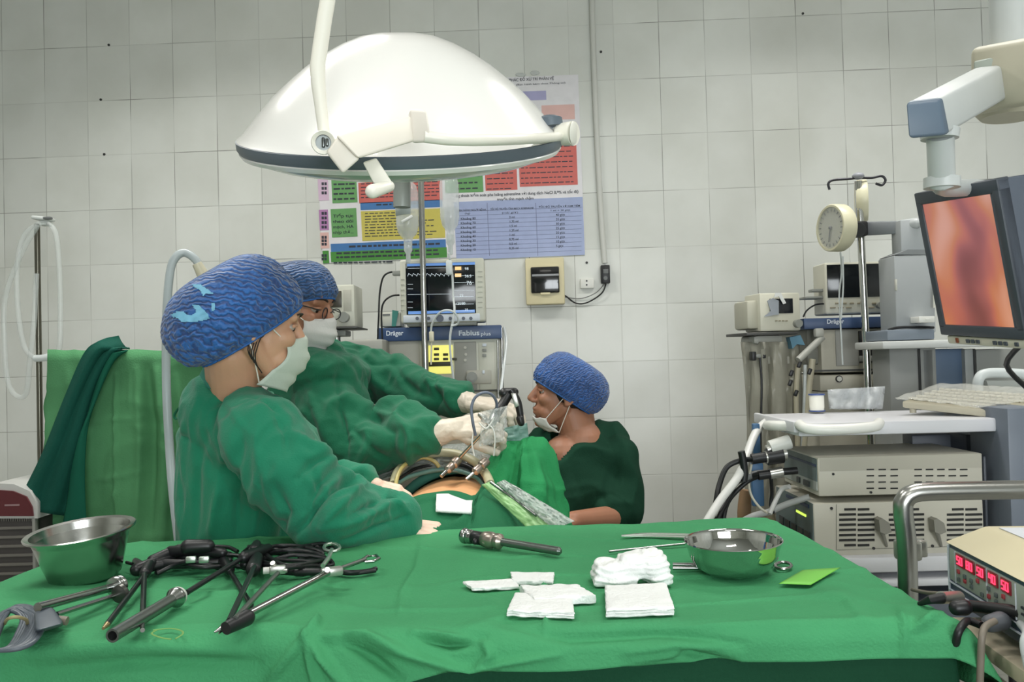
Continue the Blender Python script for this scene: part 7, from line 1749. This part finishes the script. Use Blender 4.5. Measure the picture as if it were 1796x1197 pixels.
# crinkled clear wrap of the camera
rows = []
for i in range(16):
    v = i/15; rows.append([P(846+ 44*u-6*v, 722+62*v-10*u, 2.075+.03*u*u+.012*noise.noise(V((u*9,v*10,7)))) for u in [k_/17 for k_ in range(18)]])
bm = new(); sheet(bm, rows); o = finish(bm, 'clear_wrap', mat('clear_wrap', (226,230,226), .08, alpha=.32, bump=1.0, bscale=110), angle=180); solid(o, .0008); tag(o, 'crinkled clear wrap round the laparoscope camera in the surgeon hands', 'wrap')
rows = []
for i in range(14):
    v = i/13; rows.append([P(880+ 44*u+4*v-14*v*(1-u), 742+32*v+10*(1-u)*(1-v), 2.26+.05*abs(u-.5)+.006*noise.noise(V((u*6,v*6,2)))) for u in [k_/15 for k_ in range(16)]])
bm = new(); sheet(bm, rows); o = finish(bm, 'teal_film', mat('teal_film', (120,160,150), .25, alpha=.8, bump=.5, bscale=60), angle=180); solid(o, .001); tag(o, 'pale teal film standing on top of the raised drape left of the seated man', 'film')
# ================================================================ draped stand at left with dark cloth, hose
DS = 2.75
def dstand(u, v):
    L0, R0 = (82-14*v, 352+10*v)
    x = L0+(R0-L0)*u; y = 628+ (1000-628)*v
    if v == 0: pass
    rnd_ = .05
    D = DS - .06*math.sin(math.pi*u)**.5 - .012*math.sin(u*26+2*v)*v - .010*math.sin(u*11+1)*v
    return P(x, y, D)
rows = []
nv, nu = 70, 90
for i in range(12):      # top, rounded
    a = (1-i/11)*math.pi/2; rows.append([dstand(j/nu, 0)+V((0, .30*math.sin(a)**1.0 if i else .30, .020*(1-math.cos(a))*-1+.024-.02*math.cos(a)*0)) for j in range(nu+1)])
for i in range(1, nv+1): rows.append([dstand(j/nu, i/nv*1.0) for j in range(nu+1)])
pl = [r[-1] for r in rows]
bm = new(); sheet(bm, rows)
# sides & back
for k_ in (0, -1):
    side = [[r[k_] + V(((-.01 if k_ == 0 else .01)*w_*2, 0, 0)) if False else V((r[k_].x, r[k_].y+ (max(.0,(rows[0][k_].y - r[k_].y)))*w_, r[k_].z)) for r in rows[11:]] for w_ in [q_/6 for q_ in range(7)]]
    sheet(bm, side)
bmesh.ops.remove_doubles(bm, verts=bm.verts, dist=1e-4)
folds(bm, [([(203,655),(204,760),(205,950)],3,.006), ([(165,664),(185,655),(203,652)],3,.004), ([(160,740),(210,735),(255,730)],3,.004), ([(150,845),(200,838),(258,825)],3,.004), ([(258,650),(266,760),(262,930)],9,-.014), ([(275,650),(290,760),(285,940)],8,.012), ([(240,650),(245,780),(240,940)],8,.008), ([(228,655),(227,720)],3,.003), ([(180,900),(200,870),(210,860)],4,.004), ([(310,660),(320,760),(312,930)],8,.010), ([(120,660),(150,760),(140,930)],9,.008)]*2, .004, 8, 2)
M_dst = mat('sage_green_drape', (88,148,102), .9, var=.08, vscale=5, bump=.2, bscale=220, spec=.15)
o = finish(bm, 'stand_drape', M_dst, angle=180); solid(o, .002); tag(o, 'sage green drape over a tall stand behind the woman at left', 'drape')
t = thing('draped_cabinet', P(215,1000,DS+.14)*1, 'tall cabinet hidden under the sage green drape', 'cabinet'); 
ca = P(215,800,DS+.14); tl_ = P(95,640,DS+.05); tr_ = P(335,640,DS+.05); zt_ = tl_.z-.02
bm = new(); box(bm, ((tl_.x+tr_.x)/2, ca.y+.03, zt_/2), tr_.x-tl_.x-.02, .20, zt_, bev=.01); finish(bm, 'cabinet_body', M_boomw, t); t.location = t.location
# dark cloth hung over it
rows = []
lft = [(205,590),(178,598),(150,620),(115,700),(75,800),(28,893)]
rgt = [(228,612),(218,612),(200,618),(172,672),(150,760),(118,905)]
def lerp_poly(pl_, v):
    k_ = v*(len(pl_)-1); i = min(int(k_), len(pl_)-2); f_ = k_-i; p0 = pl_[max(i-1,0)]; p1 = pl_[i]; p2 = pl_[i+1]; p3 = pl_[min(i+2,len(pl_)-1)]
    return tuple(.5*((2*p1[c])+(p2[c]-p0[c])*f_+(2*p0[c]-5*p1[c]+4*p2[c]-p3[c])*f_*f_+(3*p1[c]-p0[c]-3*p2[c]+p3[c])*f_**3) for c in (0,1))
for i in range(51):
    v = i/50; a, b_ = lerp_poly(lft, v), lerp_poly(rgt, v)
    rows.append([P(a[0]+(b_[0]-a[0])*u, a[1]+(b_[1]-a[1])*u + 8*math.sin(u*3)*(1-v), DS-.11+.10*max(0,.25-v)*4 - .02*math.sin(u*math.pi) + .008*math.sin(u*12+v*3)) for u in [k_/30 for k_ in range(31)]])
bm = new(); sheet(bm, rows); o = finish(bm, 'dark_cloth', mat('dark_teal_cloth', (22,78,66), .9, var=.06, vscale=6, bump=.2, bscale=220, spec=.15), angle=180); solid(o, .006); tag(o, 'folded dark teal cloth hung over the left of the sage drape', 'cloth')
rows = []
lf2 = [(222,600),(205,625),(180,665),(150,760),(132,800),(118,905)]; rg2 = [(228,612),(212,618),(192,650),(172,690),(160,780),(130,800)]
lf3 = [(196,620),(175,665),(152,730),(126,770),(140,850),(148,905)]; 
for i in range(41):
    v = i/40; a = lerp_poly([(186,622),(172,665),(150,740),(128,800),(122,860),(112,918)], v); b_ = lerp_poly([(224,614),(200,632),(176,680),(154,745),(148,830),(152,925)], v)
    rows.append([P(a[0]+(b_[0]-a[0])*u, a[1]+(b_[1]-a[1])*u, DS-.115-.012*math.sin(u*3.1)) for u in [k_/14 for k_ in range(15)]])
bm = new(); sheet(bm, rows); o2 = finish(bm, 'cloth_fold', mat('dark_teal_cloth2', (26,92,72), .9, var=.06, vscale=6, spec=.15), o, angle=180); o2.parent = o; solid(o2, .004)
# suction hose in front of the drape
bm = new(); tube(bm, [P(352,478,2.2),P(345,458,2.2),P(325,444,2.2),P(308,452,2.19),P(298,480,2.18),P(292,560,2.15),P(292,680,2.12),P(297,780,2.1),P(303,860,2.05),P(314,955,2.0),P(322,1040,2.0)], .0105, 14, smooth=8)
tag(finish(bm, 'suction_hose', mat('grey_hose', (176,186,188), .3, alpha=.85)), 'pale grey hose arching up behind the woman cap and down her back', 'hose')
bm = new(); tube(bm, [P(345,462,2.19),P(358,486,2.2)], [.012,.016], 14); tag(finish(bm, 'hose_connector', mat('beige_clip', (206,200,176))), 'beige connector at the upper end of the pale grey hose', 'connector')
bm = new(); cyl(bm, P(372,640,2.3), P(352,690,2.3), .006, 10); q = P(360,480,2.25); cyl(bm, (q.x,q.y,.06), (q.x,q.y,q.z), .010, 12); lathe(bm, [(.16,0),(.16,.03),(.02,.06)], (q.x,q.y,0), (0,0,1), 24); tag(finish(bm, 'hose_stand', M_steel), 'steel stand behind the woman holding the pale grey hose', 'stand')
